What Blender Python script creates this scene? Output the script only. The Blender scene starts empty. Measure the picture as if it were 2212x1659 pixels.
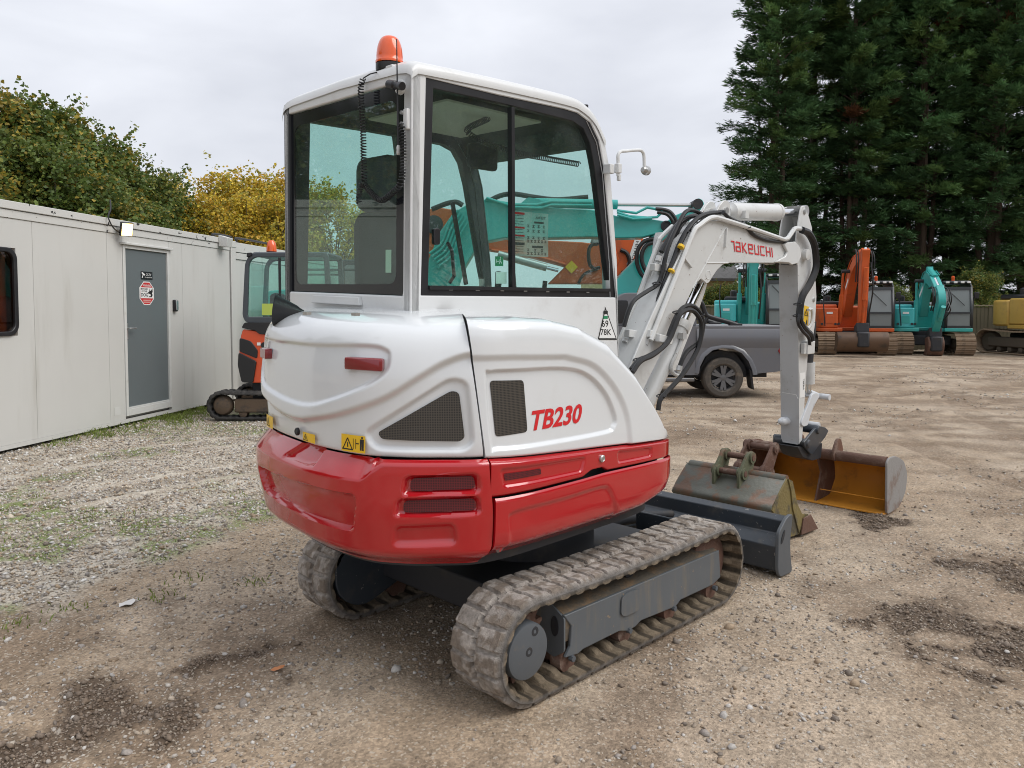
import bpy, math, random
import numpy as np
from mathutils import Vector, Matrix
random.seed(7); RNG = np.random.default_rng(11)
SC = bpy.context.scene; COL = SC.collection
# ------------------------------------------------------------------ camera
CAM = np.array([-2.965, -2.863, 1.625]); YAW, PIT = math.radians(45.21), math.radians(2.72)
FD, CXD, CYD = 1648., 1106., 746.3                       # focal length and principal point, photo 2212 px wide
_f = np.array([math.cos(YAW)*math.cos(PIT), math.sin(YAW)*math.cos(PIT), -math.sin(PIT)])
_r = np.array([math.sin(YAW), -math.cos(YAW), 0.]); _u = np.cross(_r, _f)
CM = np.array([_r, _u, _f])
cam = bpy.data.cameras.new('camera'); camo = bpy.data.objects.new('camera', cam); COL.objects.link(camo)
camo.matrix_world = Matrix([[_r[i], _u[i], -_f[i], CAM[i]] for i in range(3)] + [[0, 0, 0, 1]])
cam.sensor_width = 36; cam.lens = 36*FD/2212; cam.shift_y = -(829.5-CYD)/2212; cam.clip_end = 3000; cam.clip_start = .05
SC.camera = camo
# ------------------------------------------------------------------ world: overcast sky
W = bpy.data.worlds.new('World'); SC.world = W; W.use_nodes = True
nt = W.node_tree; nt.nodes.clear(); N = nt.nodes.new; L = nt.links.new
SUN_EL, SUN_AZ = math.radians(48), math.radians(-62)      # azimuth measured from +X towards +Y
out = N('ShaderNodeOutputWorld'); mix = N('ShaderNodeMixShader'); mix.inputs[0].default_value = .95
sky = N('ShaderNodeTexSky'); sky.sky_type = 'NISHITA'; sky.sun_disc = False; sky.sun_elevation = SUN_EL
sky.sun_rotation = math.pi/2-SUN_AZ
b1 = N('ShaderNodeBackground'); b1.inputs[1].default_value = .1; L(sky.outputs[0], b1.inputs[0])
tc = N('ShaderNodeTexCoord'); mp = N('ShaderNodeMapping'); mp.inputs['Scale'].default_value = (1, 1, 2.6); L(tc.outputs['Generated'], mp.inputs[0])
ns = N('ShaderNodeTexNoise'); ns.inputs['Scale'].default_value = 2.1; ns.inputs['Detail'].default_value = 5; ns.inputs['Roughness'].default_value = .5; ns.inputs['Distortion'].default_value = .4
L(mp.outputs[0], ns.inputs[0])
cr = N('ShaderNodeValToRGB'); cr.color_ramp.elements[0].position = .36; cr.color_ramp.elements[0].color = (.465, .48, .525, 1)
cr.color_ramp.elements[1].position = .66; cr.color_ramp.elements[1].color = (.615, .63, .672, 1); L(ns.outputs[0], cr.inputs[0])
sx = N('ShaderNodeSeparateXYZ'); L(tc.outputs['Generated'], sx.inputs[0])
mr = N('ShaderNodeMapRange'); mr.inputs[1].default_value = .1; mr.inputs[2].default_value = 1; mr.inputs[3].default_value = 1.0; mr.inputs[4].default_value = 1.45; L(sx.outputs[2], mr.inputs[0])
b2 = N('ShaderNodeBackground'); L(cr.outputs[0], b2.inputs[0]); L(mr.outputs[0], b2.inputs[1])
L(b1.outputs[0], mix.inputs[1]); L(b2.outputs[0], mix.inputs[2]); L(mix.outputs[0], out.inputs[0])
sun = bpy.data.lights.new('sun', 'SUN'); sun.energy = 1.5; sun.angle = math.radians(40); sun.color = (1, .975, .94)
suno = bpy.data.objects.new('sun', sun); COL.objects.link(suno)
sd = Vector((math.cos(SUN_AZ)*math.cos(SUN_EL), math.sin(SUN_AZ)*math.cos(SUN_EL), math.sin(SUN_EL)))
suno.rotation_euler = sd.to_track_quat('Z', 'Y').to_euler(); suno.location = (0, 0, 30)
vs = SC.view_settings; vs.view_transform = 'Standard'; vs.look = 'None'; vs.exposure = 0.53; vs.gamma = 1; vs.use_curve_mapping = False
SC.render.engine = 'CYCLES'; cy = SC.cycles; cy.use_denoising = True; cy.max_bounces = 8; cy.transparent_max_bounces = 24; cy.glossy_bounces = 3; cy.transmission_bounces = 4; cy.diffuse_bounces = 3
cy.use_adaptive_sampling = True; cy.adaptive_threshold = .008; cy.filter_width = 1.0; SC.render.filter_size = 1.0
# ------------------------------------------------------------------ pixel -> world helpers (design aids: every result is a metric point)
_a, _b = .0115, .036                                      # the machine leans a little on soft ground
RU = np.array([[1, 0, 0], [0, math.cos(_b), -math.sin(_b)], [0, math.sin(_b), math.cos(_b)]]) @ np.array([[math.cos(_a), 0, -math.sin(_a)], [0, 1, 0], [math.sin(_a), 0, math.cos(_a)]])
PU = np.array([0, 0, .5])
MU = Matrix.Translation(PU) @ Matrix(RU.tolist()).to_4x4() @ Matrix.Translation(-PU)
def zf(ox, oy, s): return lambda x, y: ((ox+x*s)/1.1573, (oy+y*s)/1.1573)
z1 = zf(600, 60, .44597); z2 = zf(1000, 120, .40984); z3 = zf(620, 720, .4339); z4 = zf(1140, 760, .3978); z5 = zf(700, 1240, .33751)
z6 = zf(1100, 1240, .36166); z7 = zf(1500, 460, .36166); z8 = zf(1640, 1000, .29837); c1 = zf(0, 460, .39779); c2 = zf(1780, 600, .35262)
c7 = zf(1060, 460, .22604); c8 = zf(1500, 480, .33742); zA = zf(1560, 480, .16878); zB = zf(1800, 480, .16878); zC = zf(1900, 840, .20492)
zD = zf(500, 560, .31332); zE = zf(2000, 600, .19284); zF = zf(2200, 680, .16275); zG = zf(1640, 640, .21702); zH = zf(300, 640, .12056)
d0 = lambda x, y: (x, y)
def H(p, ax, v, U=True):
    d = CM.T @ np.array([(p[0]-CXD)/FD, -(p[1]-CYD)/FD, 1.]); o = CAM
    if U: d = RU.T @ d; o = (CAM-PU) @ RU + PU
    return o + d*((v-o[ax])/d[ax])
def AT(p, depth): return CAM + CM.T @ np.array([(p[0]-CXD)/FD, -(p[1]-CYD)/FD, 1.])*depth
def GR(p, z=0.): return H(p, 2, z, False)
# ------------------------------------------------------------------ objects
XF = [None]
class xform:
    def __init__(s, m): s.m = m
    def __enter__(s): s.o = XF[0]; XF[0] = s.m
    def __exit__(s, *a): XF[0] = s.o
def tag(o, label=None, cat=None, group=None, kind=None):
    if label: o['label'] = label
    if cat: o['category'] = cat
    if group: o['group'] = group
    if kind: o['kind'] = kind
    return o
def empty(name, loc=(0, 0, 0), rz=0, label=None, cat=None, group=None, scale=1):
    o = bpy.data.objects.new(name, None); COL.objects.link(o); o.location = loc; o.rotation_euler = (0, 0, rz); o.scale = (scale,)*3
    return tag(o, label, cat, group)
def copy_tree(o, parent=None):
    c = o.copy(); COL.objects.link(c); c.parent = parent
    for ch in list(o.children): copy_tree(ch, c)
    return c
def mesh_obj(name, me, mat, parent=None):
    o = bpy.data.objects.new(name, me); COL.objects.link(o)
    if mat is not None: me.materials.append(mat)
    if parent is not None: o.parent = parent
    return o
def frame(d):
    d = Vector(d).normalized(); a = Vector((0, 0, 1)) if abs(d.z) < .9 else Vector((1, 0, 0))
    u = d.cross(a).normalized(); return u, d.cross(u).normalized()
class MB:
    def __init__(s): s.v = []; s.f = []
    def add(s, vs, fs):
        b = len(s.v); s.v += [tuple(map(float, p)) for p in vs]; s.f += [tuple(i+b for i in f) for f in fs]; return s
    def box(s, c, e, R=None):
        P = [Vector((x*e[0]/2, y*e[1]/2, z*e[2]/2)) for x in (-1, 1) for y in (-1, 1) for z in (-1, 1)]
        if R is not None: P = [R @ p for p in P]
        c = Vector(c)
        return s.add([p+c for p in P], [(0, 1, 3, 2), (4, 6, 7, 5), (0, 4, 5, 1), (2, 3, 7, 6), (0, 2, 6, 4), (1, 5, 7, 3)])
    def bb(s, x0, x1, y0, y1, z0, z1): return s.box(((x0+x1)/2, (y0+y1)/2, (z0+z1)/2), (x1-x0, y1-y0, z1-z0))
    def beam(s, p, q, w, h, up=(0, 0, 1)):
        p, q = Vector(p), Vector(q); d = (q-p); l = d.length; d.normalize(); y = Vector(up).cross(d).normalized(); z = d.cross(y)
        return s.box((p+q)/2, (l, w, h), Matrix((d, y, z)).transposed())
    def tube(s, path, r, n=10, caps=True, closed=False):
        P = [Vector(p) for p in path]; m = len(P); R = r if isinstance(r, (list, tuple)) else [r]*m
        T = []
        for i in range(m):
            a = P[(i-1) % m] if (i > 0 or closed) else P[i]; b = P[(i+1) % m] if (i < m-1 or closed) else P[i]
            T.append((b-a).normalized())
        u, w = frame(T[0]); vs = []; fs = []
        for i in range(m):
            if i: u = (u - T[i]*u.dot(T[i])).normalized(); w = T[i].cross(u)
            for k in range(n):
                an = 2*math.pi*k/n; vs.append(P[i]+(u*math.cos(an)+w*math.sin(an))*R[i])
        for i in range(m if closed else m-1):
            j = (i+1) % m
            for k in range(n): fs.append((i*n+k, i*n+(k+1) % n, j*n+(k+1) % n, j*n+k))
        if caps and not closed: fs += [tuple(range(n))[::-1], tuple((m-1)*n+k for k in range(n))]
        return s.add(vs, fs)
    def cyl(s, p, q, r, n=16): return s.tube([p, q], r, n)
    def lathe(s, o, ax, prof, n=24, caps=True):
        ax = Vector(ax).normalized(); u, w = frame(ax); o = Vector(o); vs = []; fs = []
        for (r, h) in prof:
            for k in range(n):
                an = 2*math.pi*k/n; vs.append(o+ax*h+(u*math.cos(an)+w*math.sin(an))*r)
        for i in range(len(prof)-1):
            for k in range(n): fs.append((i*n+k, i*n+(k+1) % n, (i+1)*n+(k+1) % n, (i+1)*n+k))
        if caps: fs += [tuple(range(n))[::-1], tuple((len(prof)-1)*n+k for k in range(n))]
        return s.add(vs, fs)
    def prism(s, poly, ax, a, b):
        def P(p, t): return {0: (t, p[0], p[1]), 1: (p[0], t, p[1]), 2: (p[0], p[1], t)}[ax]
        n = len(poly)
        return s.add([P(p, a) for p in poly]+[P(p, b) for p in poly], [tuple(range(n))[::-1], tuple(range(n, 2*n))]+[(i, (i+1) % n, n+(i+1) % n, n+i) for i in range(n)])
    def ring(s, O, I, ax, a, b):
        "plate with a hole: outer and inner outline with the same number of points"
        def P(p, t): return {0: (t, p[0], p[1]), 1: (p[0], t, p[1]), 2: (p[0], p[1], t)}[ax]
        n = len(O); vs = [P(p, a) for p in O]+[P(p, a) for p in I]+[P(p, b) for p in O]+[P(p, b) for p in I]; fs = []
        for i in range(n):
            j = (i+1) % n
            fs += [(i, j, n+j, n+i), (2*n+i, 3*n+i, 3*n+j, 2*n+j), (i, 2*n+i, 2*n+j, j), (n+i, n+j, 3*n+j, 3*n+i)]
        return s.add(vs, fs)
    def grid(s, A):
        A = np.asarray(A, float); n, m = A.shape[:2]
        return s.add(A.reshape(-1, 3).tolist(), [(i*m+j, i*m+j+1, (i+1)*m+j+1, (i+1)*m+j) for i in range(n-1) for j in range(m-1)])
    def build(s, name, mat, parent=None, smooth=35, bevel=None, recalc=True):
        me = bpy.data.meshes.new(name); V = s.v
        if XF[0] is not None: V = [tuple(XF[0] @ Vector(p)) for p in V]
        me.from_pydata(V, [], s.f)
        if recalc:
            import bmesh
            bm = bmesh.new(); bm.from_mesh(me); bmesh.ops.recalc_face_normals(bm, faces=bm.faces); bm.to_mesh(me); bm.free()
        if smooth: me.shade_smooth(); me.set_sharp_from_angle(angle=math.radians(smooth))
        o = mesh_obj(name, me, mat, parent)
        if bevel:
            md = o.modifiers.new('bevel', 'BEVEL'); md.width = bevel; md.segments = 2; md.limit_method = 'ANGLE'; md.angle_limit = math.radians(40)
            md.harden_normals = False
        return o
def np_mesh(name, V, F, mat, parent=None, cols=None, smooth=True):
    V = np.asarray(V, np.float32); F = np.asarray(F, np.int32); k = F.shape[1]
    me = bpy.data.meshes.new(name); me.vertices.add(len(V)); me.vertices.foreach_set('co', V.ravel())
    me.loops.add(F.size); me.loops.foreach_set('vertex_index', F.ravel()); me.polygons.add(len(F))
    me.polygons.foreach_set('loop_start', np.arange(0, F.size, k, dtype=np.int32)); me.update(calc_edges=True)
    if cols is not None:
        at = me.color_attributes.new('tint', 'FLOAT_COLOR', 'POINT'); C4 = np.ones((len(V), 4), np.float32); C4[:, :3] = cols; at.data.foreach_set('color', C4.ravel())
    me.validate()
    if smooth: me.shade_smooth()
    if smooth and smooth is not True: me.set_sharp_from_angle(angle=math.radians(smooth))
    return mesh_obj(name, me, mat, parent)
def catmull(P, n=8, closed=False):
    P = [tuple(map(float, p)) for p in P]; o = []
    Q = [P[-1]]+P+[P[0], P[1]] if closed else [tuple(2*a-b for a, b in zip(P[0], P[1]))]+P+[tuple(2*a-b for a, b in zip(P[-1], P[-2]))]
    for i in range(1, len(Q)-2):
        p0, p1, p2, p3 = Q[i-1:i+3]
        for k in range(n):
            t = k/n; o.append(tuple(.5*(2*b+(c-a)*t+(2*a-5*b+4*c-d)*t*t+(3*b-a-3*c+d)*t**3) for a, b, c, d in zip(p0, p1, p2, p3)))
    if not closed: o.append(P[-1])
    return o
def rrect(x0, x1, y0, y1, r, n=5):
    o = []
    for cx, cyy, a0 in ((x1-r, y1-r, 0), (x0+r, y1-r, 90), (x0+r, y0+r, 180), (x1-r, y0+r, 270)):
        o += [(cx+r*math.cos(math.radians(a0+90*k/n)), cyy+r*math.sin(math.radians(a0+90*k/n))) for k in range(n+1)]
    return o
def rpoly(P, r, n=4):
    "polygon with rounded corners (r one number or per corner)"
    o = []; m = len(P)
    for i in range(m):
        a, b, c = Vector(P[i-1][:2]), Vector(P[i][:2]), Vector(P[(i+1) % m][:2]); rr = r[i] if isinstance(r, (list, tuple)) else r
        d1, d2 = (a-b), (c-b); t = min(rr, d1.length*.49, d2.length*.49); p, q = b+d1.normalized()*t, b+d2.normalized()*t
        for k in range(n+1):
            s = k/n; o.append(tuple(p*(1-s)**2+b*2*s*(1-s)+q*s*s))
    return o
def sstep(a, b, x): t = np.clip((x-a)/(b-a), 0, 1); return t*t*(3-2*t)
def sdpoly(X, Y, poly):
    "signed distance to a polygon, negative inside"
    d = np.full(X.shape, 1e9); ins = np.zeros(X.shape, bool); n = len(poly)
    for i in range(n):
        (x0, y0), (x1, y1) = poly[i][:2], poly[(i+1) % n][:2]; ex, ey = x1-x0, y1-y0
        t = np.clip(((X-x0)*ex+(Y-y0)*ey)/(ex*ex+ey*ey+1e-12), 0, 1)
        d = np.minimum(d, np.hypot(X-x0-t*ex, Y-y0-t*ey))
        c = (y0 > Y) != (y1 > Y); ins ^= c & (X < (x1-x0)*(Y-y0)/(y1-y0+1e-12)+x0)
    return np.where(ins, -d, d)
def hash2(i, j, s): 
    h = (i.astype(np.int64)*374761393+j.astype(np.int64)*668265263+s*2147483647) & 0xffffffff
    h = ((h ^ (h >> 13))*1274126177) & 0xffffffff
    return ((h ^ (h >> 16)) & 0xffff)/65535.
def vnoise(X, Y, s=0):
    i, j = np.floor(X), np.floor(Y); u, v = X-i, Y-j; u = u*u*(3-2*u); v = v*v*(3-2*v)
    return (hash2(i, j, s)*(1-u)+hash2(i+1, j, s)*u)*(1-v)+(hash2(i, j+1, s)*(1-u)+hash2(i+1, j+1, s)*u)*v
def fbm(X, Y, o=4, s=0):
    t = 0; a = .5
    for k in range(o): t = t+a*vnoise(X*2**k+17.3*k, Y*2**k-9.1*k, s+k); a *= .5
    return t/(1-.5**o)
# ------------------------------------------------------------------ materials
def mat(name, col, rough=.5, metal=0, dirt=None, dscale=6, dthr=(.5, .7), bump=0, bscale=60, coat=0, var=.06, rvar=.12, streak=False, spec=.5, col2=None, chip=None):
    m = bpy.data.materials.new(name); m.use_nodes = True; t = m.node_tree; B = t.nodes['Principled BSDF']; Nn = t.nodes.new; Ln = t.links.new
    B.inputs['Metallic'].default_value = metal; B.inputs['Coat Weight'].default_value = coat; B.inputs['Coat Roughness'].default_value = .06; B.inputs['Specular IOR Level'].default_value = spec
    g = Nn('ShaderNodeTexCoord'); mp = Nn('ShaderNodeMapping'); Ln(g.outputs['Object'], mp.inputs[0])
    if streak: mp.inputs['Scale'].default_value = (1, 1, .12)
    n1 = Nn('ShaderNodeTexNoise'); n1.inputs['Scale'].default_value = dscale; n1.inputs['Detail'].default_value = 8; n1.inputs['Roughness'].default_value = .62; Ln(mp.outputs[0], n1.inputs[0])
    n2 = Nn('ShaderNodeTexNoise'); n2.inputs['Scale'].default_value = dscale*.37; n2.inputs['Detail'].default_value = 3; Ln(g.outputs['Object'], n2.inputs[0])
    c0 = Nn('ShaderNodeMix'); c0.data_type = 'RGBA'
    c = tuple(col); lo = tuple(x*(1-var) for x in c); hi = tuple(min(1, x*(1+var)) for x in c)
    c0.inputs[6].default_value = lo+(1,); c0.inputs[7].default_value = (tuple(col2) if col2 else hi)+(1,); Ln(n2.outputs[0], c0.inputs[0])
    last = c0.outputs[2]
    rr = Nn('ShaderNodeMapRange'); rr.inputs[3].default_value = max(.02, rough-rvar); rr.inputs[4].default_value = min(1, rough+rvar); Ln(n1.outputs[0], rr.inputs[0])
    Ln(rr.outputs[0], B.inputs['Roughness'])
    if dirt:
        k = Nn('ShaderNodeMapRange'); k.interpolation_type = 'SMOOTHSTEP'; k.inputs[1].default_value = dthr[0]; k.inputs[2].default_value = dthr[1]; k.inputs[4].default_value = dthr[2] if len(dthr) > 2 else 1
        Ln(n1.outputs[0], k.inputs[0]); c1_ = Nn('ShaderNodeMix'); c1_.data_type = 'RGBA'; Ln(k.outputs[0], c1_.inputs[0]); Ln(last, c1_.inputs[6]); c1_.inputs[7].default_value = tuple(dirt)+(1,); last = c1_.outputs[2]
    if chip:   # small knocks and flakes with their own outline
        n4 = Nn('ShaderNodeTexNoise'); n4.inputs['Scale'].default_value = chip[1]; n4.inputs['Detail'].default_value = 3; n4.inputs['Roughness'].default_value = .6; n4.inputs['Distortion'].default_value = .6; Ln(g.outputs['Object'], n4.inputs[0])
        k4 = Nn('ShaderNodeMapRange'); k4.inputs[1].default_value = chip[2]; k4.inputs[2].default_value = chip[2]+.015; Ln(n4.outputs[0], k4.inputs[0]); c4 = Nn('ShaderNodeMix'); c4.data_type = 'RGBA'; Ln(k4.outputs[0], c4.inputs[0]); Ln(last, c4.inputs[6]); c4.inputs[7].default_value = tuple(chip[0])+(1,); last = c4.outputs[2]
    Ln(last, B.inputs['Base Color'])
    if bump:
        n3 = Nn('ShaderNodeTexNoise'); n3.inputs['Scale'].default_value = bscale; n3.inputs['Detail'].default_value = 6; Ln(g.outputs['Object'], n3.inputs[0])
        bp = Nn('ShaderNodeBump'); bp.inputs['Strength'].default_value = bump; bp.inputs['Distance'].default_value = .01; Ln(n3.outputs[0], bp.inputs['Height']); Ln(bp.outputs[0], B.inputs['Normal'])
    return m
def vmat(name, rough=.8, var=.25, scale=40, bump=.3, spec=.3, bscale=None, trans=0):
    "base colour from the mesh's own tint attribute, broken up by fine noise"
    m = bpy.data.materials.new(name); m.use_nodes = True; t = m.node_tree; B = t.nodes['Principled BSDF']; Nn = t.nodes.new; Ln = t.links.new
    a = Nn('ShaderNodeAttribute'); a.attribute_name = 'tint'; g = Nn('ShaderNodeTexCoord')
    n1 = Nn('ShaderNodeTexNoise'); n1.inputs['Scale'].default_value = scale; n1.inputs['Detail'].default_value = 6; Ln(g.outputs['Object'], n1.inputs[0])
    r = Nn('ShaderNodeMapRange'); r.inputs[1].default_value = .3; r.inputs[2].default_value = .7; r.inputs[3].default_value = 1-var; r.inputs[4].default_value = 1+var; Ln(n1.outputs[0], r.inputs[0])
    x = Nn('ShaderNodeVectorMath'); x.operation = 'SCALE'; Ln(a.outputs[0], x.inputs[0]); Ln(r.outputs[0], x.inputs['Scale']); Ln(x.outputs[0], B.inputs['Base Color'])
    B.inputs['Roughness'].default_value = rough; B.inputs['Specular IOR Level'].default_value = spec
    if bump:
        n3 = Nn('ShaderNodeTexNoise'); n3.inputs['Scale'].default_value = bscale or scale*2.5; n3.inputs['Detail'].default_value = 5; Ln(g.outputs['Object'], n3.inputs[0])
        bp = Nn('ShaderNodeBump'); bp.inputs['Strength'].default_value = bump; bp.inputs['Distance'].default_value = .01; Ln(n3.outputs[0], bp.inputs['Height']); Ln(bp.outputs[0], B.inputs['Normal'])
    if trans:
        tr = Nn('ShaderNodeBsdfTranslucent'); Ln(x.outputs[0], tr.inputs[0]); ms = Nn('ShaderNodeMixShader'); ms.inputs[0].default_value = trans
        Ln(B.outputs[0], ms.inputs[1]); Ln(tr.outputs[0], ms.inputs[2]); Ln(ms.outputs[0], t.nodes['Material Output'].inputs[0])
    return m
def glass(name, tint, rough=.01, haze=.0, ior=1.5):
    m = bpy.data.materials.new(name); m.use_nodes = True; t = m.node_tree; t.nodes.clear(); Nn = t.nodes.new; Ln = t.links.new
    o = Nn('ShaderNodeOutputMaterial'); tr = Nn('ShaderNodeBsdfTransparent'); tr.inputs[0].default_value = tuple(tint)+(1,)
    gl = Nn('ShaderNodeBsdfGlossy'); gl.inputs['Roughness'].default_value = rough; fr = Nn('ShaderNodeFresnel'); ge = Nn('ShaderNodeNewGeometry'); bf = Nn('ShaderNodeMapRange'); bf.inputs[3].default_value = ior; bf.inputs[4].default_value = 1/ior; Ln(ge.outputs['Backfacing'], bf.inputs[0]); Ln(bf.outputs[0], fr.inputs[0])
    ms = Nn('ShaderNodeMixShader'); Ln(fr.outputs[0], ms.inputs[0]); Ln(tr.outputs[0], ms.inputs[1]); Ln(gl.outputs[0], ms.inputs[2])
    if haze:
        df = Nn('ShaderNodeBsdfDiffuse'); df.inputs[0].default_value = (.6, .63, .6, 1); g = Nn('ShaderNodeTexCoord'); n = Nn('ShaderNodeTexNoise'); n.inputs['Scale'].default_value = 5; n.inputs['Detail'].default_value = 6; Ln(g.outputs['Object'], n.inputs[0])
        k = Nn('ShaderNodeMapRange'); k.inputs[1].default_value = .35; k.inputs[2].default_value = .75; k.inputs[3].default_value = haze*.3; k.inputs[4].default_value = haze; Ln(n.outputs[0], k.inputs[0])
        m2 = Nn('ShaderNodeMixShader'); Ln(k.outputs[0], m2.inputs[0]); Ln(ms.outputs[0], m2.inputs[1]); Ln(df.outputs[0], m2.inputs[2]); Ln(m2.outputs[0], o.inputs[0])
    else: Ln(ms.outputs[0], o.inputs[0])
    return m
def emit(name, col, s):
    m = bpy.data.materials.new(name); m.use_nodes = True; B = m.node_tree.nodes['Principled BSDF']; B.inputs['Emission Color'].default_value = tuple(col)+(1,); B.inputs['Emission Strength'].default_value = s; B.inputs['Base Color'].default_value = tuple(col)+(1,); return m
WHITE = mat('white_paint', (.69, .712, .722), .20, dirt=(.52, .50, .46), dscale=3, dthr=(.58, .95, .5), coat=.9, var=.02, rvar=.06)
BOOMW = mat('boom_paint', (.60, .605, .59), .34, dirt=(.34, .31, .27), dscale=7, dthr=(.5, .85, .65), coat=.3, var=.05, chip=((.16, .11, .08), 34, .70))
STICKG = mat('worn_boom_grey', (.46, .47, .48), .42, dirt=(.30, .29, .27), dscale=6, dthr=(.5, .8, .6), var=.08, chip=((.2, .15, .11), 40, .69))
CABW = mat('cab_paint', (.66, .67, .665), .36, dirt=(.42, .39, .36), dscale=6, dthr=(.52, .9, .6), coat=.15, var=.04)
RED = mat('red_paint', (.43, .007, .012), .16, dirt=(.33, .010, .014), dscale=4, dthr=(.5, .9, .6), coat=.9, var=.05, rvar=.06)
REDT = mat('red_print', (.62, .02, .025), .4)
RLAMP = mat('red_reflector', (.20, .003, .009), .18, coat=.8)
BLACK = mat('black_plastic', (.012, .012, .014), .42, dirt=(.03, .029, .028), dthr=(.5, .8, .6))
GLOSSB = mat('black_glass_border', (.01, .011, .014), .06, spec=.5)
RUBBER = mat('black_hose_rubber', (.009, .009, .010), .45, dirt=(.035, .032, .03), dscale=14, dthr=(.5, .8, .5))
FRAMEG = mat('frame_grey_paint', (.10, .11, .118), .45, dirt=(.19, .155, .11), dscale=14, dthr=(.50, .74, .65), streak=True, var=.12, chip=((.22, .17, .12), 30, .68))
BLADEG = mat('blade_paint', (.032, .04, .05), .38, dirt=(.11, .095, .075), dscale=8, dthr=(.52, .78, .6), coat=.2, chip=((.20, .19, .18), 38, .69))
HUBG = mat('hub_paint', (.085, .094, .103), .45, dirt=(.16, .13, .10), dscale=20, dthr=(.58, .8, .6))
DARK = mat('shadowed_steel', (.022, .023, .027), .6, dirt=(.06, .05, .04), dthr=(.5, .8))
CHROME = mat('chrome_rod', (.75, .76, .78), .12, metal=1, rvar=.05)
STEEL = mat('zinc_steel', (.5, .5, .49), .38, metal=.8, dirt=(.28, .2, .13), dthr=(.6, .8, .6))
RUST = mat('rusty_steel', (.12, .062, .042), .75, dirt=(.26, .20, .16), dscale=10, dthr=(.5, .75, .8), bump=.5, bscale=70, var=.3)
PEWTER = mat('bucket_grey_green', (.13, .122, .10), .5, dirt=(.15, .07, .035), dscale=7, dthr=(.47, .60, .85), bump=.3, bscale=40, var=.25, col2=(.095, .105, .08))
MOSS = mat('mossy_bucket_side', (.17, .13, .045), .75, dirt=(.07, .06, .04), dscale=7, dthr=(.48, .65), bump=.6, bscale=50, var=.3)
ORUST = mat('orange_worn_bucket', (.66, .28, .03), .6, dirt=(.26, .12, .04), dscale=5, dthr=(.54, .76, .8), bump=.25, bscale=30, var=.3)
YEL = mat('yellow_sticker', (.80, .50, .02), .4); INK = mat('black_print', (.015, .015, .015), .5); WPRINT = mat('white_print', (.75, .75, .73), .5); SHEET = mat('pale_sheet', (.55, .66, .62), .6)
GREENP = mat('green_sticker', (.02, .22, .10), .5); LIME = mat('lime_card', (.45, .55, .10), .6)
SEATM = mat('seat_vinyl', (.014, .015, .016), .6, bump=.15, bscale=120); LINER = mat('roof_liner', (.78, .66, .58), .85); CABIN = mat('cab_interior', (.035, .038, .04), .6)
AMBER = mat('amber_lens', (.75, .10, .012), .18, coat=.6)
def mesh_mat(name, wire, hole, scale, line=.3):
    "fine woven wire: the wires are far below one pixel"
    m = bpy.data.materials.new(name); m.use_nodes = True; t = m.node_tree; B = t.nodes['Principled BSDF']; Nn = t.nodes.new; Ln = t.links.new
    g = Nn('ShaderNodeTexCoord'); s = Nn('ShaderNodeVectorMath'); s.operation = 'SCALE'; s.inputs['Scale'].default_value = scale; Ln(g.outputs['UV'], s.inputs[0]); f = Nn('ShaderNodeVectorMath'); f.operation = 'FRACTION'; Ln(s.outputs[0], f.inputs[0])
    x = Nn('ShaderNodeSeparateXYZ'); Ln(f.outputs[0], x.inputs[0]); mn = Nn('ShaderNodeMath'); mn.operation = 'MINIMUM'; Ln(x.outputs[0], mn.inputs[0]); Ln(x.outputs[1], mn.inputs[1])
    lt = Nn('ShaderNodeMath'); lt.operation = 'LESS_THAN'; lt.inputs[1].default_value = line; Ln(mn.outputs[0], lt.inputs[0])
    nz = Nn('ShaderNodeTexNoise'); nz.inputs['Scale'].default_value = 9; Ln(g.outputs['Object'], nz.inputs[0])
    c0 = Nn('ShaderNodeMix'); c0.data_type = 'RGBA'; c0.inputs[6].default_value = tuple(hole)+(1,); c0.inputs[7].default_value = tuple(h*2.6 for h in hole)+(1,); Ln(nz.outputs[0], c0.inputs[0])
    c = Nn('ShaderNodeMix'); c.data_type = 'RGBA'; Ln(lt.outputs[0], c.inputs[0]); Ln(c0.outputs[2], c.inputs[6]); c.inputs[7].default_value = tuple(wire)+(1,); Ln(c.outputs[2], B.inputs['Base Color'])
    B.inputs['Roughness'].default_value = .5; return m
GRILLE = mesh_mat('wire_mesh_dark', (.085, .074, .058), (.006, .006, .007), 150)
GRILLR = mesh_mat('wire_mesh_red', (.15, .010, .014), (.02, .003, .005), 150)
CABGLASS = glass('cab_glass', (.82, .95, .92), haze=.04, ior=1.55)
CLEARG = glass('clear_glass', (.84, .96, .93), haze=.04)
# ------------------------------------------------------------------ lettering
def text_polys(body, bold=.0, shear=0.):
    cu = bpy.data.curves.new('print', 'FONT'); cu.body = body; cu.offset = bold; cu.shear = shear; cu.fill_mode = 'FRONT'; cu.resolution_u = 3
    o = bpy.data.objects.new('print', cu); COL.objects.link(o); dg = bpy.context.evaluated_depsgraph_get(); me = bpy.data.meshes.new_from_object(o.evaluated_get(dg))
    V = np.array([v.co[:2] for v in me.vertices]); F = [tuple(p.vertices) for p in me.polygons]; bpy.data.objects.remove(o); bpy.data.curves.remove(cu); bpy.data.meshes.remove(me)
    V = (V-V.min(0))/(V.max(0)-V.min(0)); return V, F
def text(body, name, mp, m, parent, bold=0., shear=0.):
    "mp(u,v) with u,v in 0..1 gives the point on the surface"
    V, F = text_polys(body, bold, shear); b = MB(); b.add([mp(u, v) for u, v in V], F); return b.build(name, m, parent, smooth=0, recalc=False)
def quadmap(o, a, b):
    o, a, b = Vector(o), Vector(a), Vector(b); return lambda u, v: o+(a-o)*u+(b-o)*v
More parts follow.
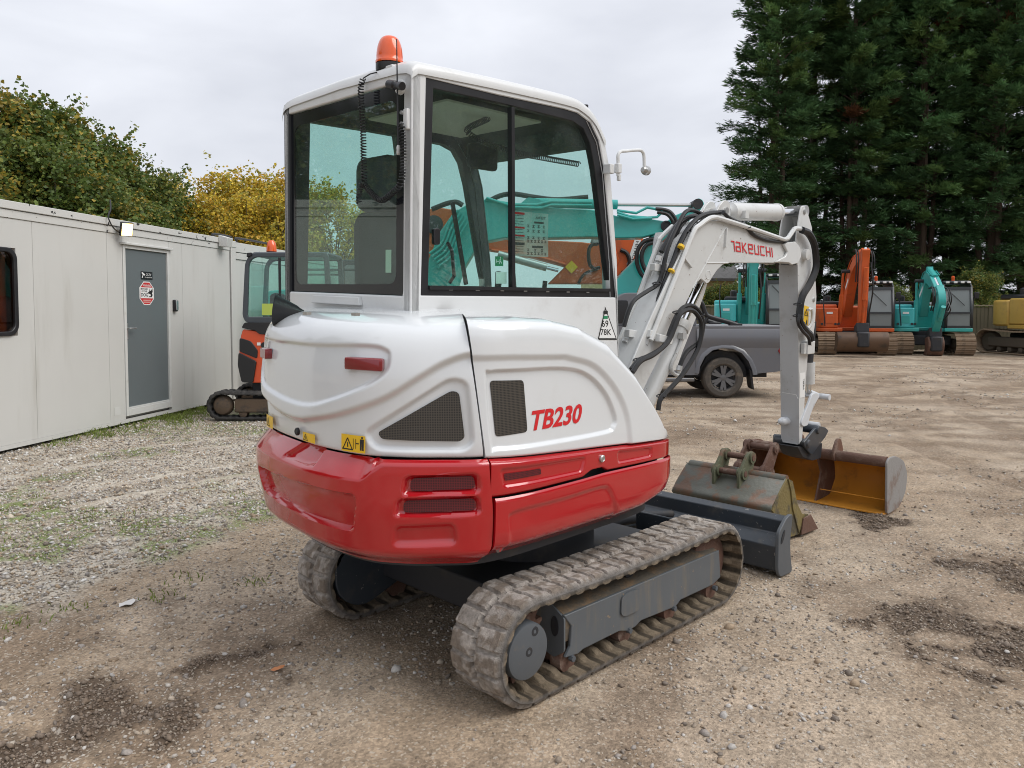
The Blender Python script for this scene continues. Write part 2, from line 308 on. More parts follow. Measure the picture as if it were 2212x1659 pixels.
def flat(poly, mp, name, m, parent, n=1):
    b = MB(); b.add([mp(u, v) for u, v in poly], [tuple(range(len(poly)))]); return b.build(name, m, parent, smooth=0, recalc=False)
SQ = [(0, 0), (1, 0), (1, 1), (0, 1)]
GLYPH = {'T': [[(.25, .92), (.8, .92), (.8, 0)]], 'a': [[(.1, .92), (.9, .92), (.9, .08), (.1, .08), (.1, .5), (.9, .5)]], 'K': [[(.1, 1), (.1, 0)], [(.9, 1), (.2, .5), (.9, 0)]],
 'e': [[(.95, .08), (.1, .08), (.1, .92), (.9, .92), (.9, .5), (.1, .5)]], 'U': [[(.1, 1), (.1, .08), (.9, .08), (.9, 1)]], 'C': [[(.95, .92), (.1, .92), (.1, .08), (.95, .08)]], 'H': [[(.1, 1), (.1, 0)], [(.9, 1), (.9, 0)], [(.1, .5), (.9, .5)]], 'I': [[(.1, 1), (.1, 0)]]}
def strokes(word, mp, name, m, parent, nrm, th=.088):
    "square techno lettering built from strokes"
    b = MB(); x = 0; kk = 0; nrm = Vector(nrm); adv = {'T': 1.08, 'I': .3}; tot = sum(adv.get(c, 1.28) for c in word)
    for ch in word:
        for pl in GLYPH[ch]:
            for i in range(len(pl)-1):
                (x0, y0), (x1, y1) = pl[i], pl[i+1]; dx, dy = x1-x0, y1-y0; l = math.hypot(dx, dy); tx, ty = dx/l*th*.98, dy/l*th*.8; nx, ny = -dy/l*th, dx/l*th*.8
                ex = [(x0-tx*(i > 0)+nx, y0-ty*(i > 0)+ny), (x0-tx*(i > 0)-nx, y0-ty*(i > 0)-ny), (x1+tx*(i < len(pl)-2)-nx, y1+ty*(i < len(pl)-2)-ny), (x1+tx*(i < len(pl)-2)+nx, y1+ty*(i < len(pl)-2)+ny)]
                kk += 1; b.add([Vector(mp((x+u)/tot, v))+nrm*(.0005*(kk % 4)) for u, v in ex], [(0, 1, 2, 3)])
        x += adv.get(ch, 1.28)
    return b.build(name, m, parent, smooth=0, recalc=False)
# ================================================================== the white and red mini excavator
EX = empty('mini_excavator', label='white and red tracked mini excavator with glazed cab, standing on the gravel yard', cat='excavator')
# ---- undercarriage: rubber tracks
XR, XFW, RB, RF = -.744, .744, .228, .227
def loop_path(n, xr=XR, xf=XFW, r0=RB, r1=RF, off=0.):
    "points (x,z), outward normals and arclength round the belt, starting at bottom rear"
    a, b = r0-off, r1-off; pts = []
    segs = [(xf-xr), math.pi*b, (xf-xr), math.pi*a]; tot = sum(segs)
    for i in range(n):
        s = tot*i/n
        if s < segs[0]: t = s/segs[0]; pts.append((xr+t*(xf-xr), off, 0, -1))
        elif s < segs[0]+segs[1]: an = -math.pi/2+math.pi*(s-segs[0])/segs[1]; pts.append((xf+b*math.cos(an), r1+b*math.sin(an), math.cos(an), math.sin(an)))
        elif s < sum(segs[:3]):
            t = (s-segs[0]-segs[1])/segs[2]; zt = 2*r1-off+t*(2*r0-2*r1); sag = -.010*math.sin(math.pi*t)*1.2; pts.append((xf+t*(xr-xf), zt+sag, 0, 1))
        else: an = math.pi/2+math.pi*(s-sum(segs[:3]))/segs[3]; pts.append((xr+a*math.cos(an), r0+a*math.sin(an), math.cos(an), math.sin(an)))
    return np.array(pts), tot
BELT = vmat('dusty_rubber', rough=.9, var=.22, scale=55, bump=.6, bscale=160)
def belt(name, y0, y1, parent, xr=XR, xf=XFW, r0=RB, r1=RF, n=900, pitch=.094, lug=.014, th=.03, clean=False, seed=1):
    P, tot = loop_path(n, xr, xf, r0, r1, lug)
    nl = round(tot/pitch); w = y1-y0; m = 46
    vv = np.r_[np.linspace(0, 1, m), np.linspace(1, 0, 12)[0:]]; outer = np.r_[np.ones(m), np.zeros(12)]
    s = np.arange(n)/n*nl; S, V = np.meshgrid(s, vv, indexing='ij'); O = np.meshgrid(s, outer, indexing='ij')[1]
    X = P[:, None, 0]; Zz = P[:, None, 1]; NX = P[:, None, 2]; NZ = P[:, None, 3]
    k = np.arange(nl+1)
    ph = np.where(V < .5, S+.12*np.abs(V-.5)*2, S+.5+.12*np.abs(V-.5)*2); fr = np.abs((ph % 1)-.5)*2
    half = sstep(.02, .06, V)*sstep(.98, .94, V)*sstep(.02, .05, np.abs(V-.5))
    noise = fbm(S*2.2, V*5, 3, seed)
    h = lug*sstep(.86, .75, fr)*half*(.9+.2*noise)+(noise-.5)*.003
    hole = (np.abs(V-.5) < .035)*(np.abs(((S*2) % 1)-.5) < .2); h = h-.012*hole
    rib = .020*sstep(.35, .6, np.abs(((S*1.0) % 1)-.5)*2)*sstep(.2, .3, V)*sstep(.8, .7, V)+.006*sstep(.4, .7, np.abs(((S) % 1)-.5)*2)
    rr = np.where(O > .5, h-.012*(sstep(.06, .0, V)+sstep(.94, 1., V)), -th-rib)
    G = np.stack([X+NX*rr, y0+w*V, np.maximum(Zz+NZ*rr, -.012)], -1)
    n_, m_ = S.shape; I = np.arange(n_*m_).reshape(n_, m_); F = np.stack([I, np.roll(I, -1, 0), np.roll(np.roll(I, -1, 0), -1, 1), np.roll(I, -1, 1)], -1).reshape(-1, 4)
    if clean: base = np.array([.045, .043, .042])*np.ones(S.shape+(1,)); col = base+(noise[..., None]-.4)*np.array([.05, .045, .04])
    else:
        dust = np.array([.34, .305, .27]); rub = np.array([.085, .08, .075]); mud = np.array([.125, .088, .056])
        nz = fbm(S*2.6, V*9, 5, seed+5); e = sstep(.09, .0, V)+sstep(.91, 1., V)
        col = dust*(1-e[..., None]*.75)+rub*e[..., None]*.75; col = col*(.62+.75*noise[..., None])*(1-.18*sstep(.35, .05, h/lug))[..., None]  # grooves between lugs shaded darker in the colour
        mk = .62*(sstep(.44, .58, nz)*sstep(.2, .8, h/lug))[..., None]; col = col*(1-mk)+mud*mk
        ik = (O < .5)[..., None]; inn = np.array([.20, .155, .105])*(.45+.8*nz[..., None])*(.30+.70*sstep(.22, .5, np.abs((S % 1)-.5)*2))[..., None]; col = np.where(ik, inn, col)  # gaps between inner ribs shaded darker in the colour
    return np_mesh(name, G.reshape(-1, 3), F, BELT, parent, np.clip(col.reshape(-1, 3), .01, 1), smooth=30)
DUSTB = mat('dusty_beam_top', (.10, .085, .065), .8, dirt=(.19, .125, .07), dscale=12, dthr=(.45, .7), bump=.3, var=.3)
def track_set(parent, sgn):
    y0, y1 = (-.775, -.475) if sgn < 0 else (.475, .775)
    t = belt('rubber_track', y0, y1, parent, seed=3 if sgn < 0 else 8)
    o = lambda d: (-.775+d) if sgn < 0 else (.775-d)           # distance in from the outer face
    # frame: side plate, sloping top, end plate with slot
    px = [(860, 830), (1930, 375), (1940, 560), (1885, 615), (1800, 655), (1665, 718), (1630, 765), (1390, 862), (1350, 905), (1300, 935), (1240, 935), (990, 1060), (955, 1092), (868, 1120), (905, 1040), (910, 900)]
    poly = [tuple(H(z6(*p), 1, -.735, False)[[0, 2]]) for p in px]
    b = MB(); b.prism(poly, 1, o(.04), o(.058)); b.build('track_frame_plate', FRAMEG, t, bevel=.004)
    zt = poly[0][1]; x0, x1 = poly[0][0], poly[1][0]; zt1 = poly[1][1]
    b = MB(); b.prism([(o(.043), zt-.004), (o(.20), zt+.045), (o(.20), zt-.13), (o(.06), zt-.13)], 0, x0+.012, x1-.004); b.build('track_frame_beam', DUSTB, t, bevel=.003)
    b = MB(); O = rpoly([(o(.043), zt-.16), (o(.043), zt-.01), (o(.15), zt+.045), (o(.22), zt+.04), (o(.22), zt-.17), (o(.10), zt-.20)], .012, 3)
    cxx = o(.095); I = [(cxx+.022*math.cos(2*math.pi*(k+2)/24), zt-.06+(.045)*math.sin(2*math.pi*(k+2)/24)) for k in range(24)]
    if sgn > 0: I = I[::-1][6:]+I[::-1][:6]
    b.prism(O, 0, x0+.0, x0+.010); b.build('frame_end_plate', FRAMEG, t)
    b = MB(); b.prism([(p[0], p[1]) for p in I], 0, x0-.003, x0-.0005); b.build('end_plate_slot', DARK, t)
    # access cover
    if sgn < 0:
        cv = rpoly([tuple(H(z6(*p), 1, -.737, False)[[0, 2]]) for p in [(1245, 820), (1250, 700), (1300, 660), (1370, 640), (1372, 780), (1340, 800), (1275, 830)]], .02)
        b = MB(); b.prism(cv, 1, -.7375, -.744); b.build('access_cover', FRAMEG, t)
    # hub motor cap
    hc = H(z6(618, 1080), 1, -.765, False); hz = hc[2]; hx = hc[0]
    b = MB(); b.lathe((hx, o(.012), hz), (0, 1 if sgn < 0 else -1, 0), [(.0, -.001), (.098, 0), (.112, .004), (.116, .014), (.116, .16)], 40); b.build('hub_cap', HUBG, t)
    for dx, dz in ((.0, 0), (.035, .075)):
        b = MB(); b.lathe((hx+dx, o(.0105), hz+dz), (0, 1 if sgn < 0 else -1, 0), [(.003, .006), (.009, .0), (.019, .0), (.021, .004)], 16); b.build('hub_bolt', DARK, t)
    ntooth = 18; sp = []
    for k in range(ntooth*4):
        an = 2*math.pi*k/(ntooth*4); r = .165 if k % 4 in (0, 1) else .135; sp.append((XR+r*math.cos(an), RB+r*math.sin(an)))
    b = MB(); b.prism(sp, 1, o(.12), o(.17)); b.build('sprocket', RUST, t)
    b = MB(); b.lathe((XFW-.01, o(.07), RF), (0, 1 if sgn < 0 else -1, 0), [(.05, 0), (.10, .01), (.15, .02), (.162, .03), (.162, .06), (.14, .065), (.14, .10), (.162, .105), (.162, .14), (.1, .15)], 36); b.build('idler_wheel', RUST, t)
    for q in ((870, 1120), (1265, 925), (1575, 770), (1860, 640)):
        p = H(z6(*q), 1, -.70, False); b = MB(); b.lathe((p[0], o(.06), .088), (0, 1 if sgn < 0 else -1, 0), [(.02, 0), (.052, .004), (.055, .03), (.055, .06), (.035, .07), (.035, .12), (.055, .13), (.055, .18)], 20); b.build('track_roller', RUST, t)
        b = MB(); b.cyl((p[0], o(.028), .105), (p[0], o(.05), .105), .014, 6); b.build('roller_bolt', HUBG, t)
    b = MB(); b.lathe((.02, o(.10), 2*RB-.10), (0, 1 if sgn < 0 else -1, 0), [(.02, 0), (.04, .005), (.04, .1), (.02, .11)], 16); b.build('carrier_roller', DARK, t)
    if sgn > 0:  # inner motor cover, seen from behind
        b = MB(); q = rpoly([(XR-.17, RB+.17), (XR-.17, RB-.06), (XR-.02, RB-.17), (XR+.30, RB-.05), (XR+.32, RB+.15), (XR+.1, RB+.19)], .1, 5); b.prism(q, 1, .475, .52); b.build('motor_guard', BLADEG, t, bevel=.006)
    return t
track_set(EX, -1); track_set(EX, 1)
b = MB(); b.bb(-.62, .62, -.50, .50, .20, .36); b.bb(-.45, .45, -.56, .56, .16, .30); b.build('undercarriage_frame', DARK, EX, bevel=.01)
b = MB(); b.lathe((0, 0, .34), (0, 0, 1), [(.30, 0), (.36, .01), (.36, .16), (.42, .17), (.42, .23), (.36, .25)], 40); b.build('slew_ring', DARK, EX)
# ---- dozer blade
bl = [(1.545, .345), (1.52, .27), (1.495, .17), (1.51, .06), (1.55, .004), (1.50, .004), (1.40, .03), (1.385, .185), (1.43, .225), (1.462, .245), (1.462, .285), (1.462, .33), (1.50, .352)]
b = MB(); b.prism(bl, 1, -.755, .755); blade = b.build('dozer_blade', BLADEG, EX, smooth=25, bevel=.006)
ep = rpoly([(1.555, .365), (1.475, .355), (1.37, .28), (1.365, .05), (1.395, .0), (1.56, -.005), (1.53, .12), (1.525, .2)], .03, 3)
for y in (-.778, .752):
    b = MB(); b.prism(ep, 1, y, y+.022); b.build('blade_end_plate', HUBG, blade, bevel=.004)
b = MB(); b.prism([(1.42+.016*math.cos(k*.5236)+.02*math.sin(k*.5236), .245+.04*math.sin(k*.5236)) for k in range(12)], 1, -.7815, -.7795); b.build('lifting_slot', DARK, blade)
for y in (-.30, .30):
    b = MB(); b.beam((.55, y, .30), (1.41, y, .15), .07, .10); b.build('blade_arm', BLADEG, blade, bevel=.008)
b = MB(); b.tube([(.55, 0, .34), (1.05, 0, .30)], .045, 16); b.tube([(1.05, 0, .30), (1.40, 0, .24)], .024, 12); b.build('blade_cylinder', DARK, blade)
b = MB(); b.prism([(.82, .40), (1.10, .30), (1.34, .19), (1.34, .14), (.82, .20)], 1, -.42, -.12); b.build('blade_bracket', BLADEG, blade, bevel=.01)
# ---- house shell panels, laid over one plan outline
HP = [(-.5, .80), (-.85, .79), (-1.085, .71), (-1.24, .555), (-1.295, .36), (-1.318, .11), (-1.318, -.04), (-1.295, -.2), (-1.25, -.325), (-1.165, -.44), (-1.065, -.53), (-.93, -.63), (-.75, -.675), (-.5, -.685), (-.2, -.685), (.1, -.682), (.30, -.66), (.41, -.59), (.46, -.45)]
HC = catmull(HP, 14); HS = [0.]
for i in range(1, len(HC)): HS.append(HS[-1]+math.dist(HC[i], HC[i-1]))
HCa = np.array(HC); HSa = np.array(HS); _t = np.gradient(HCa, axis=0); _t /= np.linalg.norm(_t, axis=1)[:, None]; HNa = np.c_[_t[:, 1], -_t[:, 0]]
def hs(s, off, z):
    s = np.clip(s, 0, HSa[-1]); x = np.interp(s, HSa, HCa[:, 0])+np.interp(s, HSa, HNa[:, 0])*off; y = np.interp(s, HSa, HCa[:, 1])+np.interp(s, HSa, HNa[:, 1])*off
    return np.stack([x, y, z+0*x], -1)
def panel(name, s0, s1, prof, m, parent, ns=150, disp=None, rim=.035, sub=4):
    "s0,s1: functions of z; prof(s)->(off,z) arrays along the height"
    u = np.linspace(0, 1, ns); A = []
    off, z = prof(None, u, s0, s1)
    S = s0(z)*(1-u[:, None])+s1(z)*u[:, None]
    if disp is not None: off = off+disp(S, z)
    G = hs(S, off, z)
    e0 = hs(S[:1], off[:1]-rim, z[:1]); e1 = hs(S[-1:], off[-1:]-rim, z[-1:]); G = np.concatenate([e0, G, e1], 0)
    b = MB(); b.grid(G); return b.build(name, m, parent, smooth=50)
def mkprof(base, fine=10):
    "base: list of (off,z) -> dense (off,z) sampled evenly"
    c = np.array(catmull(base, 6)); d = np.r_[0, np.cumsum(np.linalg.norm(np.diff(c, axis=0), axis=1))]; t = np.arange(0, d[-1]+fine/1000, fine/1000); return np.interp(t, d, c[:, 0]), np.interp(t, d, c[:, 1])
def simple_prof(base, fine=6):
    o, z = mkprof(base, fine)
    def pr(s, u=None, s0=None, s1=None):
        if u is None: return o, z
        return np.repeat(o[None], len(u), 0), np.repeat(z[None], len(u), 0)
    return pr
def dent(S, Z, poly, depth, w): return -depth*sstep(w*.5, -w*.5, sdpoly(S, Z, poly))
seam = lambda z: 2.186-.155*(z-1.065)
const = lambda v: (lambda z: v+0*z)
# rear engine hood (white)
swoosh = catmull([(.80, 1.47), (1.10, 1.487), (1.425, 1.495), (1.70, 1.508), (1.785, 1.495), (1.803, 1.465), (1.79, 1.411), (1.711, 1.353), (1.535, 1.283), (1.36, 1.243), (1.104, 1.25), (.84, 1.30)], 5, True)
low = catmull([(.5, 1.30), (.83, 1.225), (1.139, 1.172), (1.30, 1.168), (1.425, 1.19), (1.591, 1.23), (1.781, 1.303), (1.917, 1.388), (2.017, 1.447), (2.123, 1.482), (2.3, 1.50)], 5)+[(2.5, .9), (.3, .9)]
trio = rpoly([(1.690, 1.160), (2.040, 1.385), (2.105, 1.372), (2.135, 1.13), (2.10, 1.100), (1.735, 1.100)], .04)
tri = rpoly([(1.748, 1.165), (2.045, 1.338), (2.075, 1.330), (2.10, 1.150), (2.08, 1.135), (1.765, 1.140)], .018)
def hood_disp(S, Z): return dent(S, Z, swoosh, .017, .022)+dent(S, Z, low, .026, .034)+dent(S, Z, trio, .020, .022)
def shell(name, sa, sb, prof, m, ns, disp): 
    with xform(MU): return panel(name, sa, sb, prof, m, EX, ns=ns, disp=disp)
hood = shell('engine_hood', const(.25), lambda z: seam(z)-.004, simple_prof([(-.035, 1.066), (-.002, 1.067), (.012, 1.09), (.020, 1.2), (.022, 1.35), (.012, 1.45), (-.008, 1.525), (-.04, 1.575), (-.09, 1.605), (-.19, 1.628), (-.37, 1.645)]), WHITE, 330, hood_disp)
# side cover (white)
zsx = np.array([2.0, 2.45, 2.60, 2.76, 2.936, 3.131, 3.292, 3.40, 3.47, 3.60]); zsy = np.array([1.627, 1.626, 1.618, 1.588, 1.512, 1.352, 1.178, 1.055, 1.02, 1.0])
zbl = lambda s: 1.066-.075*(s-2.19)/1.2
def side_prof(s, u=None, s0=None, s1=None):
    o, t = mkprof([(-.03, 0), (0, .002), (.006, .08), (.006, .5), (.003, .8), (-.004, .90), (-.022, .955), (-.06, .985), (-.14, 1.0), (-.30, 1.008), (-.46, 1.01)], 6)
    if u is None: return o, t
    S = 2.186+u*(3.52-2.186); top = np.interp(S, zsx, zsy); bot = zbl(S); sc = np.clip((top-bot)/.56, .04, 1)
    return np.repeat(o[None], len(u), 0)*(.35+.65*sc[:, None]**.5), bot[:, None]+t[None]*(top-bot)[:, None]
rec = catmull([(2.187, 1.385), (2.205, 1.41), (2.30, 1.412), (2.604, 1.402), (2.77, 1.36), (2.90, 1.265), (2.975, 1.15), (2.965, 1.105), (2.90, 1.087), (2.50, 1.090), (2.25, 1.098), (2.215, 1.12)], 4, True)
shou = [(2.0, 1.468), (2.30, 1.466), (2.604, 1.452)]+catmull([(2.604, 1.452), (2.80, 1.40), (2.96, 1.28), (3.05, 1.15), (3.09, 1.0)], 5)+[(3.09, .9), (2.0, .9)]
gpoly = rpoly([(2.206, 1.375), (2.375, 1.368), (2.403, 1.150), (2.237, 1.146)], .018)
scov = shell('side_cover', lambda z: seam(z)+.003, const(3.52), side_prof, WHITE, 280, lambda S, Z: dent(S, Z, rec, .016, .02)+dent(S, Z, shou, .014, .034))
# red counterweight
def cw_prof(s, u=None, s0=None, s1=None):
    z = np.r_[np.linspace(.615, .66, 8), np.linspace(.668, 1.062, 52)]
    if u is None: return 0*z, z
    S = .25+u*(2.19-.25); Z = np.repeat(z[None], len(u), 0); k = (.045-.030*sstep(1.5, 1.95, S))[:, None]; zc = (.978+.068*sstep(1.68, 1.78, S))[:, None]
    o = k*sstep(.62, .92, Z)-.09*(1-sstep(.60, .70, Z))**1.3
    o = o-np.clip(Z-zc, 0, 1)*np.where(S[:, None] > 1.74, 1.5, .74)-.004*sstep(1.0, 1.05, Z)
    return o, Z
rrec = rpoly([(.905, .892), (1.37, .912), (1.668, .918), (1.674, .877), (1.652, .768), (1.485, .768), (1.119, .778), (.94, .79)], .02)
notch = [(1.20, .995), (1.33, 1.09), (1.45, 1.09), (1.44, 1.0), (1.36, .99)]
slot = lambda x0, x1, y0, y1, t=.01: rpoly([(x0, y0), (x0+t, y1), (x1-t, y1+.008), (x1, y0+.008)], .02)
G1, G2, R3 = slot(1.862, 2.158, .930, .998), slot(1.833, 2.163, .843, .908), slot(1.826, 2.068, .722, .795)
def cw_disp(S, Z): return dent(S, Z, rrec, .030, .014)+dent(S, Z, notch, .022, .014)+dent(S, Z, G1, .024, .016)+dent(S, Z, G2, .024, .016)+dent(S, Z, R3, .02, .026)
cw = shell('counterweight', const(.25), lambda z: 2.196+.02*sstep(1.05, .8, z)-.03*sstep(.72, .62, z), cw_prof, RED, 260, cw_disp)
# red side: hinged strip and lower skirt
def strip_prof(s, u=None, s0=None, s1=None):
    t = np.linspace(0, 1, 26)
    if u is None: return 0*t, t
    S = 2.20+u*(3.50-2.20); top = zbl(S)-.006; bot = np.interp(S, [2.2, 2.25, 2.72, 2.78, 2.86, 2.90, 3.3, 3.6], [.907, .906, .909, .932, .932, .912, .900, .885])
    o = .012-.03*sstep(.90, 1., t)-.012*sstep(.06, 0., t); return np.repeat(o[None], len(u), 0), bot[:, None]+t[None]*(top-bot)[:, None]
P1 = rpoly([(2.245, 1.018), (2.735, .998), (2.715, .938), (2.262, .946)], .015); P2 = rpoly([(2.975, .990), (3.255, .968), (3.25, .926), (2.982, .936)], .015)
strip = shell('side_strip', const(2.205), const(3.50), strip_prof, RED, 200, lambda S, Z: dent(S, Z, P1, .010, .016)+dent(S, Z, P2, .010, .016))
def skirt_prof(s, u=None, s0=None, s1=None):
    t = np.linspace(0, 1, 34)
    if u is None: return 0*t, t
    S = 2.21+u*(3.50-2.21); top = np.interp(S, [2.2, 2.25, 2.72, 2.86, 3.3, 3.6], [.903, .902, .905, .908, .898, .883]); bot = np.interp(S, [2.2, 2.9, 3.2, 3.4, 3.5], [.640, .635, .640, .68, .74])
    o = .022*sstep(0, .5, t)-.085*(1-sstep(-.05, .30, t))**1.4-.01*sstep(.96, 1, t); return np.repeat(o[None], len(u), 0), bot[:, None]+t[None]*(top-bot)[:, None]
dip = catmull([(2.30, .70), (2.285, .80), (2.32, .838), (2.60, .842), (2.85, .846), (2.91, .82), (2.955, .75), (2.985, .69), (2.98, .60), (2.3, .60)], 4, True)
skirt = shell('side_skirt', const(2.222), const(3.50), skirt_prof, RED, 170, lambda S, Z: dent(S, Z, dip, .010, .02))
with xform(MU):
    def onhood(poly, off, name, m, parent, uv=True, extra=None, ns=14):
        "a thin piece that follows the shell: polygon in (arclength, height)"
        dp = []
        for i_ in range(len(poly)):
            a_, b_ = np.array(poly[i_][:2]), np.array(poly[(i_+1) % len(poly)][:2]); kn = max(1, int(np.linalg.norm(b_-a_)/.02)); dp += [a_+(b_-a_)*j_/kn for j_ in range(kn)]
        p = np.array(dp); c = p.mean(0); b = MB(); k = len(p)
        V = [hs(np.array(q[0]), off, np.array(q[1])) for q in p]+[hs(np.array(c[0]), off, np.array(c[1]))]
        # fan with inner rings so that it follows the curve
        rings = [V[:k]]; 
        for t in (.66, .33): rings.append([hs(np.array(c[0]+(q[0]-c[0])*t), off, np.array(c[1]+(q[1]-c[1])*t)) for q in p])
        vs = sum(rings, [])+[V[k]]; fs = []
        for r in range(2):
            for i in range(k): j = (i+1) % k; fs.append((r*k+i, r*k+j, (r+1)*k+j, (r+1)*k+i))
        fs += [(2*k+i, 2*k+(i+1) % k, 3*k) for i in range(k)]; b.add(vs, fs); o = b.build(name, m, parent, recalc=False)
        uvl = o.data.uv_layers.new(name='UV'); sz = [tuple(q) for q in p]+[tuple(c+(q-c)*.66) for q in p]+[tuple(c+(q-c)*.33) for q in p]+[tuple(c)]
        for lp in o.data.loops: uvl.data[lp.index].uv = sz[lp.vertex_index]
        return o
    onhood(tri, -.0145, 'hood_grille', GRILLE, hood); onhood(gpoly, -.0215, 'side_grille', GRILLE, scov)
    onhood(slot(1.885, 2.143, .940, .992, .006), .0015, 'counterweight_grille', GRILLR, cw); onhood(slot(1.858, 2.148, .853, .902, .006), .0015, 'counterweight_grille', GRILLR, cw)
    onhood(rpoly([(2.264, .998), (2.458, .993), (2.463, .968), (2.270, .969)], .006), .0045, 'strip_grille', GRILLR, strip)
    def smap(s0, s1, za, zb, off): return lambda u, v: hs(np.array(s0+(s1-s0)*u), off, np.array(za+(zb-za)*v))
    # reflectors
    for (s0, s1, za, zb) in ((1.622, 1.782, 1.413, 1.462), (.90, .99, 1.40, 1.447)):
        b = MB(); uu = np.linspace(0, 1, 9)
        ring = rrect(s0, s1, za, zb, .008, 2); k = len(ring); vs = []; fs = []
        for off, sh in ((.0, 0), (.026, 0), (.031, .005)):
            cx_, cz_ = (s0+s1)/2, (za+zb)/2
            vs += [hs(np.array(cx_+(p[0]-cx_)*(1-sh/.04)), off, np.array(cz_+(p[1]-cz_)*(1-sh/.04))) for p in ring]
        for r in range(2):
            for i in range(k): j = (i+1) % k; fs.append((r*k+i, r*k+j, (r+1)*k+j, (r+1)*k+i))
        fs.append(tuple(2*k+i for i in range(k))); b.add(vs, fs); b.build('rear_reflector', RLAMP, hood)
    # stickers
    def sticker(s0, s1, za, zb, off, pics, par):
        st = onhood([(s0+(s1-s0)*k/4, za) for k in range(5)]+[(s1-(s1-s0)*k/4, zb) for k in range(5)], off, 'warning_sticker', YEL, par); m_ = smap(s0, s1, za, zb, off+.0012)
        for (x0, x1) in pics:
            for pl in ([(.0, .12), (1, .12), (1, .2), (0, .2)], [(0, .12), (.09, .12), (.55, .9), (.46, .9)], [(.91, .12), (1, .12), (.54, .9), (.45, .9)], [(.46, .3), (.56, .3), (.54, .62), (.47, .62)]):
                flat([(x0+(x1-x0)*p[0], p[1]*.9) for p in pl], m_, 'warning_mark', INK, par)
        return m_
    sticker(.90, 1.0, 1.078, 1.135, .003, [(.1, .55)], hood); sticker(1.318, 1.415, 1.082, 1.120, .001, [(.05, .45)], hood); mm = sticker(1.582, 1.702, 1.080, 1.149, .001, [(.05, .52)], hood)
    for pl in ([(.80, .15), (.86, .15), (.88, .8), (.80, .8)], [(.88, .15), (.94, .15), (.95, .8), (.88, .8)], [(.85, .83), (.91, .83), (.91, .95), (.85, .95)], [(.64, .5), (.76, .5), (.76, .56), (.64, .56)], [(.52, .2), (.54, .2), (.54, .8), (.52, .8)], [(.62, .2), (.64, .2), (.64, .8), (.62, .8)]): flat(pl, mm, 'warning_mark', INK, hood)
    text('TB230', 'model_lettering', smap(2.425, 2.745, 1.150, 1.236, -.0215), REDT, scov, bold=.028, shear=.22)
    def lock(s, z, off, par):
        p = Vector(hs(np.array(s), off, np.array(z))); q = Vector(hs(np.array(s), off+.02, np.array(z))); b = MB(); b.lathe(p, q-p, [(.017, 0), (.017, .008), (.012, .012), (.010, .010), (.002, .010)], 18); b.build('lock', STEEL if par is strip else BLACK, par)
    lock(1.274, 1.113, .0, hood); lock(2.85, .978, .012, strip)
    onhood(rpoly([(2.236, .688), (2.262, .712), (2.285, .700), (2.268, .676), (2.245, .670)], .008), -.004, 'paint_scuff', mat('scuffed_primer', (.10, .075, .065), .8, dirt=(.3, .03, .03), dscale=60, dthr=(.5, .6)), skirt)
    # floor plate of the house and engine bay body
    b = MB(); pl = [tuple(hs(np.array(s), -.10, np.array(0.))[:2]) for s in np.linspace(.3, 3.55, 60)]+[(.46, .30), (.35, .72), (-.3, .78)]; b.prism(pl, 2, .60, .635); b.build('house_floor', DARK, EX)
    b = MB(); pl = [tuple(hs(np.array(s), -.045, np.array(0.))[:2]) for s in np.linspace(.3, 3.52, 64)]+[(.25, .65), (-.3, .70)]; b.prism(pl, 2, .72, 1.03); b.build('engine_bay', DARK, EX)
    # exhaust trumpet on the hood
    p = Vector((-1.175, .365, 1.612)); q = Vector((-1.255, .428, 1.622)); b = MB(); ax = q-p; l = ax.length
    b.lathe(p-ax*.25, ax, [(.012, 0), (.022, .02), (.03, l*.3), (.070, l*1.22), (.074, l*1.25), (.069, l*1.25), (.055, l*1.15), (.02, l*.4)], 30); b.build('exhaust_trumpet', BLACK, EX)
    for q in ((340, 137), (620, 142)):
        p = H(z3(*q), 2, 1.64); b = MB(); b.box((p[0], p[1], 1.634), (.02, .03, .012)); b.build('hood_bolt', STEEL, hood)
